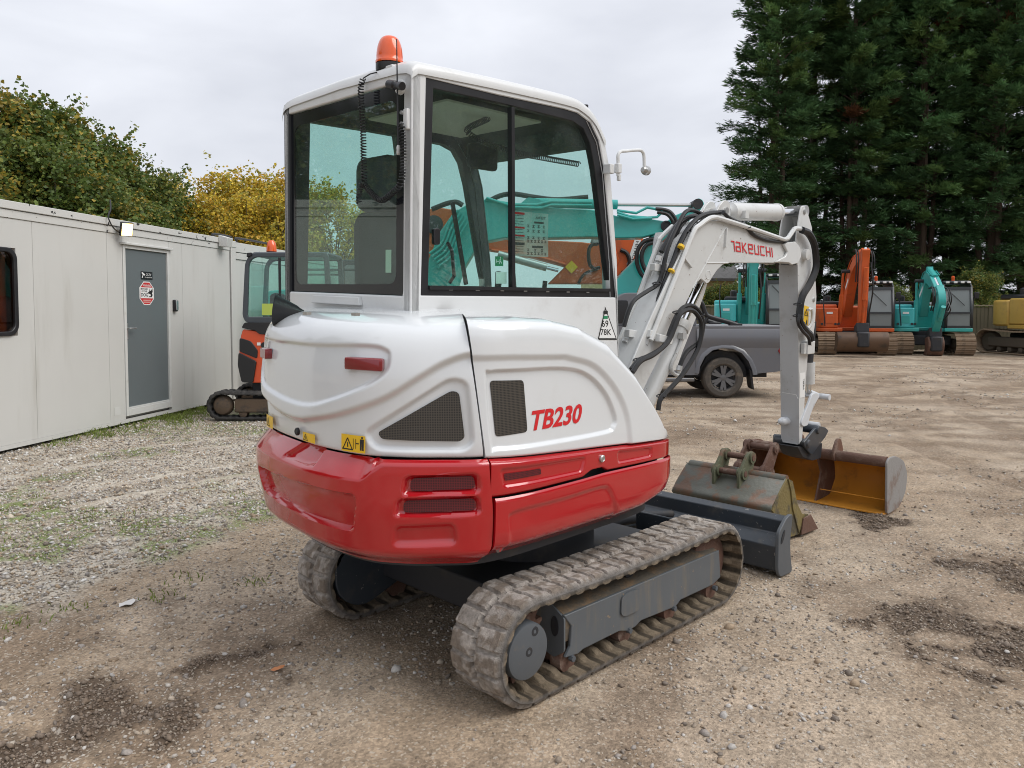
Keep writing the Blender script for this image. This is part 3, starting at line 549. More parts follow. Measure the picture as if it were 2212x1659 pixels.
# ---- cab
YR, YL, XB = -.232, .835, -.985
with xform(MU):
    h2 = lambda x, y, yy=YR: tuple(H(z2(x, y), 1, yy)[[0, 2]])
    h1 = lambda x, y: tuple(H(z1(x, y), 0, XB)[[1, 2]])
    O = [h2(*p) for p in [(118, 1640), (150, 128), (600, 222), (1010, 318), (1110, 360), (1190, 440), (1250, 570), (1285, 760), (1325, 1300), (1345, 1640)]]
    xr0 = XB; O[0] = (xr0, 1.12); O[1] = (xr0, O[1][1]); O[9] = (O[9][0]+.02, 1.12)
    I = [h2(*p) for p in [(130, 1510), (162, 178), (600, 285), (1000, 370), (1085, 395), (1165, 455), (1215, 560), (1245, 720), (1300, 1300), (1320, 1522)]]
    J = [h2(*p) for p in [(178, 1455), (210, 245), (600, 330), (985, 425), (1060, 445), (1125, 490), (1165, 580), (1195, 740), (1265, 1300), (1290, 1470)]]
    b = MB(); b.ring(O, I, 1, YR, YR+.05); cabf = b.build('cab_side_wall', CABW, EX, bevel=.006)
    b = MB(); b.ring(I, J, 1, YR+.006, YR+.045); wf = b.build('side_window_frame', BLACK, EX, bevel=.003)
    b = MB(); x0, z0 = h2(690, 360); x1, z1_ = h2(695, 1460); b.beam((x0, YR+.014, z0), (x1, YR+.014, z1_), .02, .028, up=(0, 1, 0)); b.build('window_slider_bar', BLACK, wf)
    b = MB(); p, q = h2(180, 1462), h2(1292, 1477); b.beam((p[0], YR+.006, p[1]), (q[0], YR+.006, q[1]), .016, .016); b.build('window_rail', BLACK, wf)
    for xx in (315, 478, 628, 770, 905, 1030, 1150):
        c = h2(xx, 1474+(xx-315)*.02); b = MB(); b.box((c[0], YR+.0055, c[1]), (.022, .004, .006)); b.build('drain_slot', STEEL, wf)
    half = len(J); mid_t, mid_b = h2(692, 355), h2(692, 1462)
    for nm, pl, yy in (('side_glass', [J[0], J[1], mid_t, mid_b], YR+.022), ('side_glass', [mid_b, mid_t, J[3], J[4], J[5], J[6], J[7], J[8], J[9]], YR+.031)):
        b = MB(); b.prism(pl, 1, yy, yy+.004); b.build(nm, CABGLASS, wf, smooth=0)
    # rear wall
    rw = [h1(*p) for p in [(275, 1510), (912, 1512), (920, 312), (285, 505)]]
    y0, y1 = rw[0][0], rw[1][0]; zb, ztp = (rw[0][1]+rw[1][1])/2, (rw[2][1]+rw[3][1])/2
    zroof = O[1][1]
    OO = rpoly([(YL, 1.12), (YR, 1.12), (YR, zroof), (YL, zroof)], .03, 3); II = rpoly([(y0, zb), (y1, zb), (y1, ztp), (y0, ztp)], .012, 3)
    b = MB(); b.ring(OO, II, 0, XB, XB+.05); rwall = b.build('cab_rear_wall', CABW, EX, bevel=.006)
    g = [h1(*p) for p in [(300, 1460), (862, 1458), (862, 400), (315, 585)]]
    ga = rpoly([(y0-.004, zb+.004), (y1+.004, zb+.004), (y1+.004, ztp-.004), (y0-.004, ztp-.004)], .012, 5); gb = rpoly([(g[0][0], g[0][1]), (g[1][0], g[1][1]), (g[1][0], (g[2][1]+g[3][1])/2), (g[0][0], (g[2][1]+g[3][1])/2)], .055, 5)
    b = MB(); b.ring(ga, gb, 0, XB+.012, XB+.017); b.build('rear_glass_border', GLOSSB, rwall, smooth=20)
    b = MB(); b.prism(gb, 0, XB+.0125, XB+.0165); b.build('rear_glass', CABGLASS, rwall, smooth=0)
    # left wall with door, front
    J2 = [(p[0], p[1]) for p in J]; O2 = [(p[0], p[1]) for p in O]
    b = MB(); b.ring(O2, J2, 1, YL-.05, YL); lw = b.build('cab_door_wall', CABIN, EX)
    b = MB(); b.beam((-.28, YL-.03, 2.62), (-.12, YL-.03, 1.68), .05, .10, up=(0, 1, 0)); b.build('door_pillar', CABIN, lw)
    b = MB(); b.prism(J2, 1, YL-.030, YL-.026); b.build('door_glass', CLEARG, lw, smooth=0)
    b = MB(); b.beam((.10, YL-.05, 2.25), (.22, YL-.05, 1.75), .02, .02); b.tube([(.05, YL-.07, 2.0), (.05, YL-.11, 1.95), (.07, YL-.11, 1.80), (.07, YL-.07, 1.76)], .011, 8); b.build('door_handle', BLACK, lw)
    fp = O[6:10]; path = [(O[5][0]-.005, O[5][1]-.005)]+[(p[0]-.005, p[1]-.005) for p in fp]
    for ya, yb in ((YR+.001, YR+.055), (YL-.055, YL-.001)):
        b = MB(); b.grid([[(x, ya, z) for x, z in path], [(x, yb, z) for x, z in path], [(x-.06, yb, z-.01) for x, z in path], [(x-.06, ya, z-.01) for x, z in path]]); b.build('front_pillar', CABW, EX, recalc=True)
    b = MB(); b.grid([[(x-.02, y, z) for x, z in path] for y in (YR+.055, YL-.055)]); b.build('windscreen', CLEARG, EX, smooth=30)
    b = MB(); b.bb(path[-1][0]-.06, path[-1][0]-.005, YR+.055, YL-.055, 1.12, 1.60); b.build('front_panel', CABIN, EX)
    # roof skin
    top = [(XB-.006, zroof-.03), (XB-.002, zroof+.004), (XB+.03, zroof+.028)]+[(p[0], p[1]+.03) for p in catmull([(XB+.10, zroof+.002)]+O[2:7], 4)[1:]]
    prof = [(YR-.006, -.055), (YR-.008, -.03), (YR+.002, -.008), (YR+.03, .004), (YR+.09, .012), ((YR+YL)/2, .022), (YL-.09, .012), (YL-.03, .004), (YL-.002, -.008), (YL+.008, -.03), (YL+.006, -.055)]
    b = MB(); b.grid([[(x, y, z+dz) for y, dz in prof] for x, z in top]); rf = b.build('cab_roof', CABW, EX, smooth=50)
    b = MB(); zl = zroof-.05; b.grid([[(x, y, min(z-.06, 2.8)) for y in (YR+.05, YL-.05)] for x, z in top[2:]]); b.build('roof_underside', CABIN, rf)
    b = MB(); b.bb(-.62, .02, -.02, .62, zroof-.045, zroof-.035); b.build('roof_liner', LINER, rf)
    # inside: floor, seat, consoles
    b = MB(); b.bb(XB+.05, .45, YR+.05, YL-.05, 1.12, 1.18); b.build('cab_floor', CABIN, EX)
    sb = MB(); sx, sy = -.52, .30
    seatp = rrect(-.24, .24, 0, .60, .09, 4); A = []
    for k, (dx, sc, dz) in enumerate([(-.07, .90, .0), (-.085, .97, 0), (0, 1., 0), (.03, .93, 0)]): A.append([(sx-.17+dx+.10*(1-q[1])*.2, sy+q[0]*sc, 1.50+.02+q[1]*sc) for q in seatp])
    sb.grid([a+[a[0]] for a in A]); n_ = len(seatp); sb.f.append(tuple(range(n_))[::-1]); sb.f.append(tuple(3*(n_+1)+i for i in range(n_))); seat = sb.build('seat_backrest', SEATM, EX, smooth=60)
    hr = rrect(-.15, .15, 2.10, 2.36, .06, 4); b = MB(); b.prism([(sy+q[0], q[1]) for q in hr], 0, sx-.30, sx-.20); b.build('headrest', SEATM, EX, bevel=.03)
    b = MB(); b.prism(rrect(sx-.2, sx+.3, sy-.25, sy+.25, .08), 2, 1.40, 1.55); b.build('seat_cushion', SEATM, EX, bevel=.03)
    for yy in (sy-.32, sy+.30):
        b = MB(); b.bb(sx-.2, sx+.3, yy-.07, yy+.07, 1.35, 1.64); b.tube([(sx+.22, yy, 1.62), (sx+.25, yy, 1.76), (sx+.24, yy-.01, 1.82)], .018, 8); b.build('control_console', CABIN, EX, bevel=.02)
    b = MB(); b.tube([(.30, .55, 1.2), (.36, .5, 1.72), (.34, .5, 1.86)], .018, 8); b.tube([(.34, .28, 1.2), (.38, .26, 1.78)], .014, 8); b.build('travel_lever', BLACK, EX)
    c = h2(512, 665, .45); b = MB(); b.prism(rrect(c[0]-.11, c[0]+.11, c[1]-.07, c[1]+.07, .025), 1, .45, .475); b.build('interior_mirror', BLACK, EX, bevel=.004)
    # things on the window
    sh = quadmap((h2(725, 1268)[0], YR+.038, h2(725, 1268)[1]), (h2(938, 1275)[0], YR+.038, h2(938, 1275)[1]), (h2(725, 990)[0], YR+.038, h2(725, 990)[1]))
    SHEETG = glass('printed_film', (.78, .82, .80), haze=.5); flat(SQ, sh, 'instruction_film', SHEETG, wf)
    shp = lambda u, v: sh(u, v)+Vector((0, -.001, 0))
    text('TEFRA', 'film_lettering', lambda u, v: shp(.92-.30*u, .86+.06*v), INK, wf, bold=.01)
    for (x0, x1, ya, yb, m_) in ((.0, .31, .93, .98, RED), (.0, .31, .62, .66, RED), (.0, .31, .44, .48, RED), (.0, .31, .25, .31, INK), (.58, .86, .76, .80, INK), (.52, .84, .20, .25, INK)): flat([(x0, ya), (x1, ya), (x1, yb), (x0, yb)], shp, 'film_print', m_, wf)
    for r, nn in ((.55, 4), (.40, 4), (.32, 6), (.12, 3), (.04, 6), (.66, 4)):
        for k in range(nn):
            u = .38+k*.60/nn; flat([(u, r), (u+.065, r), (u+.065, r+.014), (u, r+.014)], shp, 'film_print', INK, wf); flat([(u, r+.045), (u+.065, r+.045), (u+.065, r+.058), (u, r+.058)], shp, 'film_print', INK, wf)
            flat([(u+.02, r+.018), (u+.045, r+.018), (u+.045, r+.04), (u+.02, r+.04)], shp, 'film_print', INK, wf)
    for k in range(14):
        v = .90-.062*k
        if not (.60 < v < .68 or .42 < v < .50 or .24 < v < .33): flat([(.03, v), (.28, v), (.28, v+.010), (.03, v+.010)], shp, 'film_print', INK, wf)
    for (a, c_, m_) in (((605, 1270, 655, 1330), 0, GREENP), ((610, 1365, 675, 1438), 0, WPRINT)):
        qm = quadmap((h2(a[0], a[3])[0], YR+.028, h2(a[0], a[3])[1]), (h2(a[2], a[3])[0], YR+.028, h2(a[2], a[3])[1]), (h2(a[0], a[1])[0], YR+.028, h2(a[0], a[1])[1])); flat(SQ, qm, 'window_sticker', m_, wf)
        if m_ is GREENP:
            q2 = lambda u, v: qm(u, v)+Vector((0, -.001, 0))
            for pl in ([(.5, .6), (.62, .8), (.7, .75), (.6, .5)], [(.55, .55), (.45, .2), (.52, .2), (.64, .5)], [(.6, .5), (.75, .25), (.82, .28), (.68, .55)], [(.6, .82), (.68, .82), (.68, .95), (.6, .95)], [(.1, .45), (.45, .45), (.45, .52), (.1, .52)], [(.1, .3), (.16, .3), (.16, .7), (.1, .7)]): flat(pl, q2, 'sticker_print', WPRINT, wf)
    c = h2(228, 1150); b = MB(); b.prism(rrect(c[0]-.017, c[0]+.017, c[1]-.035, c[1]+.035, .01), 1, YR-.0, YR+.02); b.build('window_latch', BLACK, wf, bevel=.003)
    pth = [Vector((h2(x, y, YR+.07)[0], YR+.07, h2(x, y, YR+.07)[1])) for x, y in [(1205, 1195), (1165, 1205), (1150, 1250), (1158, 1320), (1185, 1345), (1215, 1340)]]
    b = MB(); b.tube(catmull([tuple(p) for p in pth], 5), .010, 8); b.build('grab_handle', BLACK, EX)
    # white plate, hinge, mirror bracket
    p, q = h1(418, 1562), h1(690, 1530); b = MB(); b.prism([(p[0], p[1]), (q[0], p[1]), (q[0]+.012, q[1]), (p[0]-.012, q[1])], 0, XB-.02, XB+.001); b.build('rear_step_plate', CABW, EX, bevel=.004)
    c = h1(942, 535); b = MB(); b.box((XB-.006, c[0], c[1]), (.02, .028, .085)); b.build('window_hinge', CABW, EX, bevel=.004)
    for yy in (500, 562):
        c = h1(925, yy); b = MB(); b.cyl((XB-.022, c[0], c[1]), (XB+.01, c[0], c[1]), .008, 10); b.build('hinge_bolt', STEEL, EX)
    mh = lambda x, y: Vector(H(z2(x, y), 1, YR-.06))
    b = MB(); b.tube(catmull([tuple(mh(*p)) for p in [(1330, 780), (1330, 690), (1330, 655), (1345, 632), (1380, 628), (1455, 622), (1478, 632), (1488, 660), (1490, 730)]], 4), .009, 10); br = b.build('mirror_bracket', CABW, EX)
    for (x, y, e) in ((1330, 735, (.03, .03, .05)), (1300, 735, (.035, .05, .05)), (1335, 790, (.018, .018, .035))):
        b = MB(); b.box(mh(x, y)+Vector((0, .03 if x == 1300 else 0, 0)), e); b.build('bracket_clamp', CABW, br, bevel=.004)
    b = MB(); c = mh(1500, 745); b.lathe(c+Vector((-.03, 0, 0)), (1, .2, 0), [(.012, 0), (.018, .01), (.018, .03), (.026, .035), (.026, .055), (.01, .06)], 14); b.build('mirror_ball', STEEL, br)
    c = h2(1150, 368); b = MB(); b.cyl((c[0], YR+.02, c[1]), (c[0], YR+.02, c[1]+.02), .014, 10); b.build('roof_nozzle', BLACK, EX); 
    c = h2(1265, 560); b = MB(); b.lathe((c[0]-.01, YR+.06, c[1]), (1, 0, .1), [(.03, 0), (.03, .02), (.015, .03)], 12); b.build('front_lamp_mount', CABW, EX)
    # beacon, antenna, coiled leads
    bc = H(z1(838, 262), 0, -.88); zr = zroof+.04
    bc = H(z1(838, 255), 2, zr); b = MB(); b.lathe((bc[0], bc[1], zr-.01), (0, 0, 1), [(.058, 0), (.060, .01), (.060, .030), (.055, .034)], 26); bk = b.build('beacon_base', BLACK, EX)
    b = MB(); b.lathe((bc[0], bc[1], zr+.024), (0, 0, 1), [(.061, 0), (.062, .008), (.060, .012)]+[(.0585*math.cos(t)**.55, .012+.105*math.sin(t)) for t in np.linspace(0.02, 1.5, 12)], 30); b.build('beacon_lens', AMBER, EX)
    for k in range(0): pass
    hx = lambda x, y, d=.03: Vector(H(z1(x, y), 0, XB-d))
    b = MB(); b.box(hx(828, 248, .0)+Vector((.03, 0, .0)), (.05, .05, .03)); b.build('roof_clamp', CABW, EX, bevel=.004)
    p, q = hx(878, 85, .03), hx(887, 700, .03); b = MB(); b.tube([q, p], [.0045, .0022], 6); an = b.build('antenna', BLACK, EX)
    b = MB(); b.lathe(q+Vector((0, 0, -.025)), (0, 0, 1), [(.006, 0), (.009, .01), (.007, .02), (.009, .028), (.005, .04)], 12); b.build('antenna_foot', STEEL, an)
    c0_, c1_ = hx(832, 338, .045), hx(922, 350, .045); b = MB(); b.lathe(c0_, c1_-c0_, [(.014, 0), (.019, .004), (.019, .045), (.014, .05), (.014, .075), (.017, .08), (.017, .10)], 16); lampb = b.build('reversing_camera', BLACK, EX)
    b = MB(); cc = hx(905, 355, .0); b.lathe(cc, (-1, 0, 0), [(.032, 0), (.030, .012), (.01, .018)], 18); b.build('camera_mount', CABW, EX)
    def coil(pts, r=.0115, pitch=.0125, wire=.0028):
        P = np.array(catmull(pts, 10)); d = np.r_[0, np.cumsum(np.linalg.norm(np.diff(P, axis=0), axis=1))]; n = int(d[-1]/pitch*9); o = []
        for i in range(n):
            t = d[-1]*i/n; c = np.array([np.interp(t, d, P[:, k]) for k in range(3)]); c2_ = np.array([np.interp(min(t+.004, d[-1]), d, P[:, k]) for k in range(3)]); tv = c2_-c
            if np.linalg.norm(tv) < 1e-6: tv = np.array([0, 0, -1.])
            u, w = frame(tv); an = 2*math.pi*i/9; o.append(Vector(c)+(u*math.cos(an)+w*math.sin(an))*r)
        return o
    b = MB(); b.tube(coil([tuple(hx(*p)) for p in [(690, 305), (677, 360), (682, 480), (690, 600), (693, 760), (695, 880)]]), .003, 5); b.tube(coil([tuple(hx(*p)) for p in [(668, 1005), (668, 950), (690, 895), (730, 940), (790, 988), (850, 950), (905, 880), (915, 700), (905, 560)]]), .003, 5)
    b.tube([hx(690, 305), hx(705, 295), hx(730, 280), hx(770, 270, .0)], .003, 5); b.build('coiled_lead', RUBBER, EX)
    b = MB(); b.tube(coil([(XB+.035, hx(745, 350)[1], hx(745, 350)[2]), (XB+.035, hx(738, 470)[1], hx(738, 470)[2])]), .003, 5); b.build('coiled_lead', RUBBER, EX)
    b = MB(); b.tube(coil([(h2(540, 350, .1)[0], .10, 2.60), (-.42, .06, 2.50), (-.2, .02, 2.44), (.05, .0, 2.43), (.3, -.05, 2.42)], .014), .003, 5); b.build('coiled_lead', RUBBER, EX)
    c = Vector(H(z1(832, 1330), 0, XB+.02)); b = MB(); b.prism([(c.y-.02, c.z-.05), (c.y+.02, c.z-.05), (c.y+.02, c.z+.05), (c.y-.02, c.z+.05)], 0, XB+.019, XB+.021); b.build('rear_window_card', mat('pale_card', (.6, .62, .5), .6), EX)
    # triangular registration sticker on the cab side
    def h8(x, y): q = H(c8(x, y), 1, YR-.001); return Vector(q)
    A_, B_, C_ = h8(38, 840), h8(-22, 1100), h8(130, 1100)
    def tri_m(k): 
        g_ = (A_+B_+C_)/3; return [g_+(p-g_)*k for p in (A_, B_, C_)]
    for k, m_, dy in ((1.0, WPRINT, 0), (.95, INK, .0006), (.80, WPRINT, .0012)):
        b = MB(); b.add([p-Vector((0, dy, 0)) for p in tri_m(k)], [(0, 1, 2)]); b.build('registration_sticker', m_, EX, smooth=0, recalc=False)
    for (tx, xa, ya, xb, yb) in (('69', 12, 1000, 60, 950), ('78K', 2, 1060, 82, 1015)):
        qm = quadmap(h8(xa, ya)-Vector((0, .002, 0)), h8(xb, ya)-Vector((0, .002, 0)), h8(xa, yb)-Vector((0, .002, 0))); text(tx, 'registration_lettering', qm, INK, EX, bold=.01)
    for (ya, yb, m_) in ((905, 880, INK), (940, 918, GREENP)):
        flat(SQ, quadmap(h8(24, ya)-Vector((0, .002, 0)), h8(56, ya)-Vector((0, .002, 0)), h8(24, yb)-Vector((0, .002, 0))), 'registration_print', m_, EX)
# ---- boom, stick, bucket
YB = -.14
with xform(MU):
    def B7(x, y, yy): return tuple(H(z7(x, y), 1, yy)[[0, 2]])
    yr, yl = YB-.085, YB+.085
    up = [(60, 1560), (180, 1330), (340, 950), (500, 600), (600, 400), (640, 335), (700, 280), (760, 252), (820, 250), (900, 275), (1080, 335), (1290, 402), (1340, 400), (1370, 425), (1385, 480), (1370, 535), (1330, 558)]
    dn = [(1300, 552), (1230, 546), (1050, 546), (890, 546), (850, 558), (810, 595), (780, 640), (755, 680), (738, 690), (700, 655), (660, 690), (610, 790), (530, 960), (430, 1160), (330, 1360), (240, 1560)]
    poly = [B7(x, y, yr) for x, y in up+dn]
    b = MB(); b.prism(poly, 1, yr, yr+.014); boom = b.build('boom', BOOMW, EX, smooth=25, bevel=.004)
    b = MB(); b.prism(poly, 1, yl-.014, yl); b.build('boom_far_plate', BOOMW, boom, smooth=25)
    ui = [B7(x, y, yr) for x, y in up[:-2]]; di = [B7(x, y, yr) for x, y in dn[1:8]]
    b = MB(); b.grid([[(x+.004, y, z-.012) for x, z in ui] for y in (yr+.014, yl-.014)]); b.build('boom_top_plate', BOOMW, boom, smooth=30)
    b = MB(); b.grid([[(x, y, z+.012) for x, z in di] for y in (yr+.014, yl-.014)]); b.build('boom_bottom_plate', BOOMW, boom, smooth=30)
    lo = [B7(x, y, yr) for x, y in ((680, 690), (560, 900), (330, 1350))]
    b = MB(); b.grid([[(x-.05, y, z+.02) for x, z in lo] for y in (yr+.014, yl-.014)]); b.build('boom_inner_plate', BOOMW, boom)
    g7 = lambda x, y: (lambda q: (q[0]+.11, q[2]))(H(z7(x, y), 1, yl)) if 0 else tuple(H(z7(x, y), 1, yl-.014)[[0, 2]])
    b = MB(); b.prism([g7(*p) for p in [(742, 690), (722, 760), (655, 950), (575, 1150), (525, 1290), (470, 1290), (540, 1060), (610, 870), (690, 690)]], 1, yl-.014, yl+.006); b.build('cylinder_guard', BOOMW, boom, bevel=.003)
    # cast boom nose and ears for the arm cylinder
    nose = [B7(x, y, yr-.012) for x, y in [(1262, 415), (1290, 404), (1345, 398), (1378, 440), (1385, 500), (1362, 548), (1320, 560), (1296, 545), (1210, 538), (1275, 500), (1290, 470)]]
    b = MB(); b.prism(nose, 1, yr-.022, yr+.0); b.prism(nose, 1, yl, yl+.02); b.build('boom_nose', BOOMW, boom, smooth=25, bevel=.006)
    ear = rpoly([B7(x, y, YB-.05) for x, y in [(770, 245), (815, 150), (850, 108), (888, 125), (892, 235)]], .03, 4)
    for yy in (YB-.062, YB+.045):
        b = MB(); b.prism(ear, 1, yy, yy+.018); b.build('cylinder_ear', BOOMW, boom, bevel=.003)
    pin = B7(866, 185, YB-.06); b = MB(); b.cyl((pin[0], YB-.075, pin[1]), (pin[0], YB+.075, pin[1]), .022, 16); b.build('ear_pin', STEEL, boom)
    # weld seams and small brackets on the near plate
    S7 = lambda x, y, d=.0: Vector(H(z7(x, y), 1, yr-d))
    for pl in ([(868, 300), (735, 545), (640, 720)], [(730, 545), (885, 545)]):
        b = MB(); b.tube([S7(*p) for p in pl], .005, 8); b.build('weld_bead', BOOMW, boom)
    for (p, q) in (((872, 305), (862, 440)), ((575, 505), (630, 575))):
        b = MB(); b.beam(S7(*p, .004), S7(*q, .004), .012, .022, up=(0, 1, 0)); b.build('hose_bracket', BOOMW, boom, bevel=.002)
    c = S7(748, 628, .001); b = MB(); b.lathe(c, (0, -1, 0), [(.030, -.004), (.030, .0), (.026, .001), (.026, -.003)], 20); b.build('boom_pin_end', BOOMW, boom)
    qm = quadmap(S7(905, 462, .0025), S7(1200, 508, .0025), S7(897, 388, .0025)); strokes('TaKeUCHI', qm, 'boom_lettering', REDT, boom, (0, -1, 0))
    # swing post and boom foot
    b = MB(); b.prism([(.42, .62), (.42, .9), (.60, .92), (.80, .85), (.86, .75), (.80, .62)], 1, YB-.12, YB+.16); b.build('swing_post', BOOMW, EX, bevel=.02)
    # boom cylinder, in front of the lower boom
    C7 = lambda x, y: Vector(H(z7(x, y), 1, YB))
    b = MB(); b.tube([C7(270, 1620), C7(560, 985)], .052, 22); b.lathe(C7(548, 1010), C7(560, 985)-C7(548, 1010), [(.05, 0), (.058, .005), (.058, .06), (.04, .07)], 22); cylb = b.build('boom_cylinder', BOOMW, EX)
    b = MB(); b.tube([C7(556, 990), C7(700, 680)], .027, 18); b.build('boom_cylinder_rod', CHROME, cylb)
    b = MB(); b.tube(catmull([tuple(Vector(H(z7(*p), 1, YB-.06))) for p in [(572, 1045), (560, 1090), (520, 1190), (500, 1230), (490, 1275), (510, 1310), (545, 1320), (548, 1270)]], 4), .012, 8); b.box(Vector(H(z7(568, 1050), 1, YB-.06)), (.04, .04, .04)); b.build('cylinder_pipe', BOOMW, cylb)
    # arm cylinder
    b = MB(); p0_, p1_ = C7(880, 190), C7(1222, 196); ax = p1_-p0_; l = ax.length
    b.lathe(p0_, ax, [(.03, 0), (.045, .02), (.062, .03), (.062, l-.03), (.066, l-.028), (.066, l), (.05, l+.004)], 26); b.box(C7(940, 215)+Vector((0, -.06, 0)), (.05, .05, .05)); ac = b.build('arm_cylinder', BOOMW, EX)
    b = MB(); b.tube([C7(1215, 196), C7(1375, 196)], .030, 18); b.build('arm_cylinder_rod', CHROME, ac)
    b = MB(); c = C7(1385, 190); b.cyl(c+Vector((0, -.05, 0)), c+Vector((0, .05, 0)), .045, 18); b.build('rod_eye', STEEL, ac)
    # stick (dipper): grey rear face, white sides
    ys, yt = YB-.072, YB+.072
    sx_l = lambda yy: B7(1257, 560, yy)
    right = [(1385, 190), (1395, 155), (1412, 150), (1440, 210), (1466, 300), (1472, 420), (1474, 600), (1492, 680), (1497, 780), (1488, 960), (1470, 1090), (1440, 1150), (1424, 1350), (1405, 1560)]
    pb = [tuple(H(zC(*p), 1, ys)[[0, 2]]) for p in [(540, 900), (515, 1270), (480, 1330)]]
    xl_t, xl_b = B7(1365, 560, ys), tuple(H(zC(478, 1320), 1, ys)[[0, 2]])
    spoly = [B7(x, y, ys) for x, y in right[:13]]+pb[:2]+[xl_b, xl_t, B7(1352, 470, ys), B7(1362, 330, ys)]
    b = MB(); b.prism(spoly, 1, ys, ys+.012); b.prism(spoly, 1, yt-.012, yt); st = b.build('stick', BOOMW, EX, smooth=25, bevel=.004)
    b = MB(); q0, q1 = xl_t, xl_b; b.grid([[(x-.004, y, z) for x, z in (q0, ((q0[0]+q1[0])/2, (q0[1]+q1[1])/2), q1)] for y in (ys-.003, ys+.012, yt-.012, yt+.003)]); b.bb(q1[0]-.006, pb[0][0]+.0, ys+.012, yt-.012, q1[1]-.004, q1[1]+.01); b.build('stick_rear_plate', STICKG, st, smooth=20)
    b = MB(); rp = [B7(x, y, ys) for x, y in right[2:13]]; b.grid([[(x-.012, y, z) for x, z in rp] for y in (ys+.012, yt-.012)]); b.build('stick_front_plate', BOOMW, st)
    zc_ = H(zC(300, 690), 0, xl_b[0]-.008)[2]; b = MB(); b.tube([(xl_t[0]+(xl_b[0]-xl_t[0])*.74-.006, yt-.01, zc_+.005), (xl_t[0]+(xl_b[0]-xl_t[0])*.74-.006, ys+.02, zc_), (xl_t[0]+(xl_b[0]-xl_t[0])*.74-.006, ys+.004, zc_-.03)], .004, 6); b.build('weld_bead', BOOMW, st)
    for (x, y, r) in ((1413, 190, .02), (1405, 488, .042), (1476, 800, .016)):
        c = Vector(H(z7(x, y), 1, ys-.0)); b = MB(); b.lathe(c+Vector((0, .02, 0)), (0, -1, 0), [(r*1.2, 0), (r*1.2, .022), (r, .024), (r, .028 if r < .04 else .06), (r*.4, .03 if r < .04 else .062)], 18); b.build('stick_pin', STEEL if r < .04 else BOOMW, st)
    S9 = lambda x, y, d=.0: Vector(H(zB(x, y), 1, ys-d))
    # sticker on stick, valve block
    ST = lambda x, y: Vector(H(zB(x, y), 1, ys-.003))
    y7 = lambda x, y: Vector(H(z7(x, y), 1, ys-.0025))
    qm = quadmap(y7(1405, 980), y7(1438, 990), y7(1412, 838)); flat(SQ, qm, 'warning_sticker', YEL, st); q2 = lambda u, v: qm(u, v)+Vector((0, -.001, 0))
    for pl in ([(.1, .52), (.9, .52), (.9, .55), (.1, .55)], [(.1, .52), (.2, .52), (.55, .86), (.48, .86)], [(.9, .52), (.8, .52), (.45, .86), (.52, .86)], [(.4, .1), (.75, .1), (.75, .35), (.6, .35)], [(.15, .12), (.3, .12), (.3, .2), (.15, .2)]): flat(pl, q2, 'warning_mark', INK, st)
    qm = quadmap(Vector(H(zC(483, 755), 1, ys-.002)), Vector(H(zC(545, 745), 1, ys-.002)), Vector(H(zC(487, 450), 1, ys-.002))); flat(SQ, qm, 'data_sticker', WPRINT, st); q3 = lambda u, v: qm(u, v)+Vector((0, -.001, 0))
    text('TEFRA', 'sticker_lettering', lambda u, v: q3(.62+.25*v, .75-.45*u), INK, st, bold=.02)
    b = MB(); c = Vector(H(zC(590, 140), 1, ys-.02)); b.box(c, (.13, .05, .10)); b.box(c+Vector((-.08, .0, -.005)), (.05, .03, .085)); b.build('valve_block', BOOMW, st, bevel=.005)
    # bucket cylinder, tipping links
    LK = lambda x, y, yy=YB: Vector(H(zC(x, y), 1, yy))
    b = MB(); b.tube([LK(640, -180), LK(600, 330)], .030, 18); b.build('bucket_cylinder_cap', DARK, st); b = MB(); b.tube([LK(603, 320), LK(598, 580)], .045, 20); b.build('bucket_cylinder', BOOMW, st)
    b = MB(); b.tube([LK(594, 570), LK(590, 690)], .022, 14); b.build('bucket_cylinder_rod', CHROME, st)
    LINK = mat('link_white', (.58, .60, .62), .4, dirt=(.2, .18, .16), dthr=(.52, .7, .7))
    for yy in (YB-.085, YB+.075):
        b = MB(); b.prism(rpoly([tuple(H(zC(*p), 1, yy)[[0, 2]]) for p in [(640, 700), (700, 690), (735, 730), (690, 800), (640, 900), (605, 1000), (590, 1090), (530, 1110), (500, 1070), (540, 960), (600, 810)]], .03), 1, yy, yy+.02); b.build('tipping_link', LINK, st, bevel=.004)
    for (x, y) in ((690, 730), (560, 1070)):
        c = LK(x, y); b = MB(); b.cyl(c+Vector((0, -.11, 0)), c+Vector((0, .10, 0)), .026, 16); b.build('link_pin', LINK, st)
    b = MB(); b.tube([LK(590, 690), LK(690, 730)], .03, 12); b.build('link_head', LINK, st)
    c = LK(275, 1040, YB+.04); b = MB(); b.lathe(c, (-1, .3, 0), [(.03, -.06), (.034, .0), (.022, .03), (.01, .04)], 14); b.build('hose_nipple', LINK, st)
    # quick coupler
    cq = rpoly([tuple(H(zC(*p), 1, YB-.09)[[0, 2]]) for p in [(515, 1340), (505, 1290), (530, 1265), (640, 1130), (690, 1092), (770, 1110), (810, 1150), (770, 1230), (690, 1330), (600, 1450), (560, 1400)]], .015)
    for yy in (YB-.11, YB+.09):
        b = MB(); b.prism(cq, 1, yy, yy+.02); cpl = b.build('quick_coupler_plate', BLADEG, st, bevel=.004)
    b = MB(); b.prism(rpoly([tuple(H(zC(*p), 1, YB)[[0, 2]]) for p in [(330, 1330), (520, 1330), (640, 1280), (620, 1470), (520, 1500), (400, 1460)]], .02), 1, YB-.085, YB+.085); b.build('quick_coupler_body', DARK, st, bevel=.008)
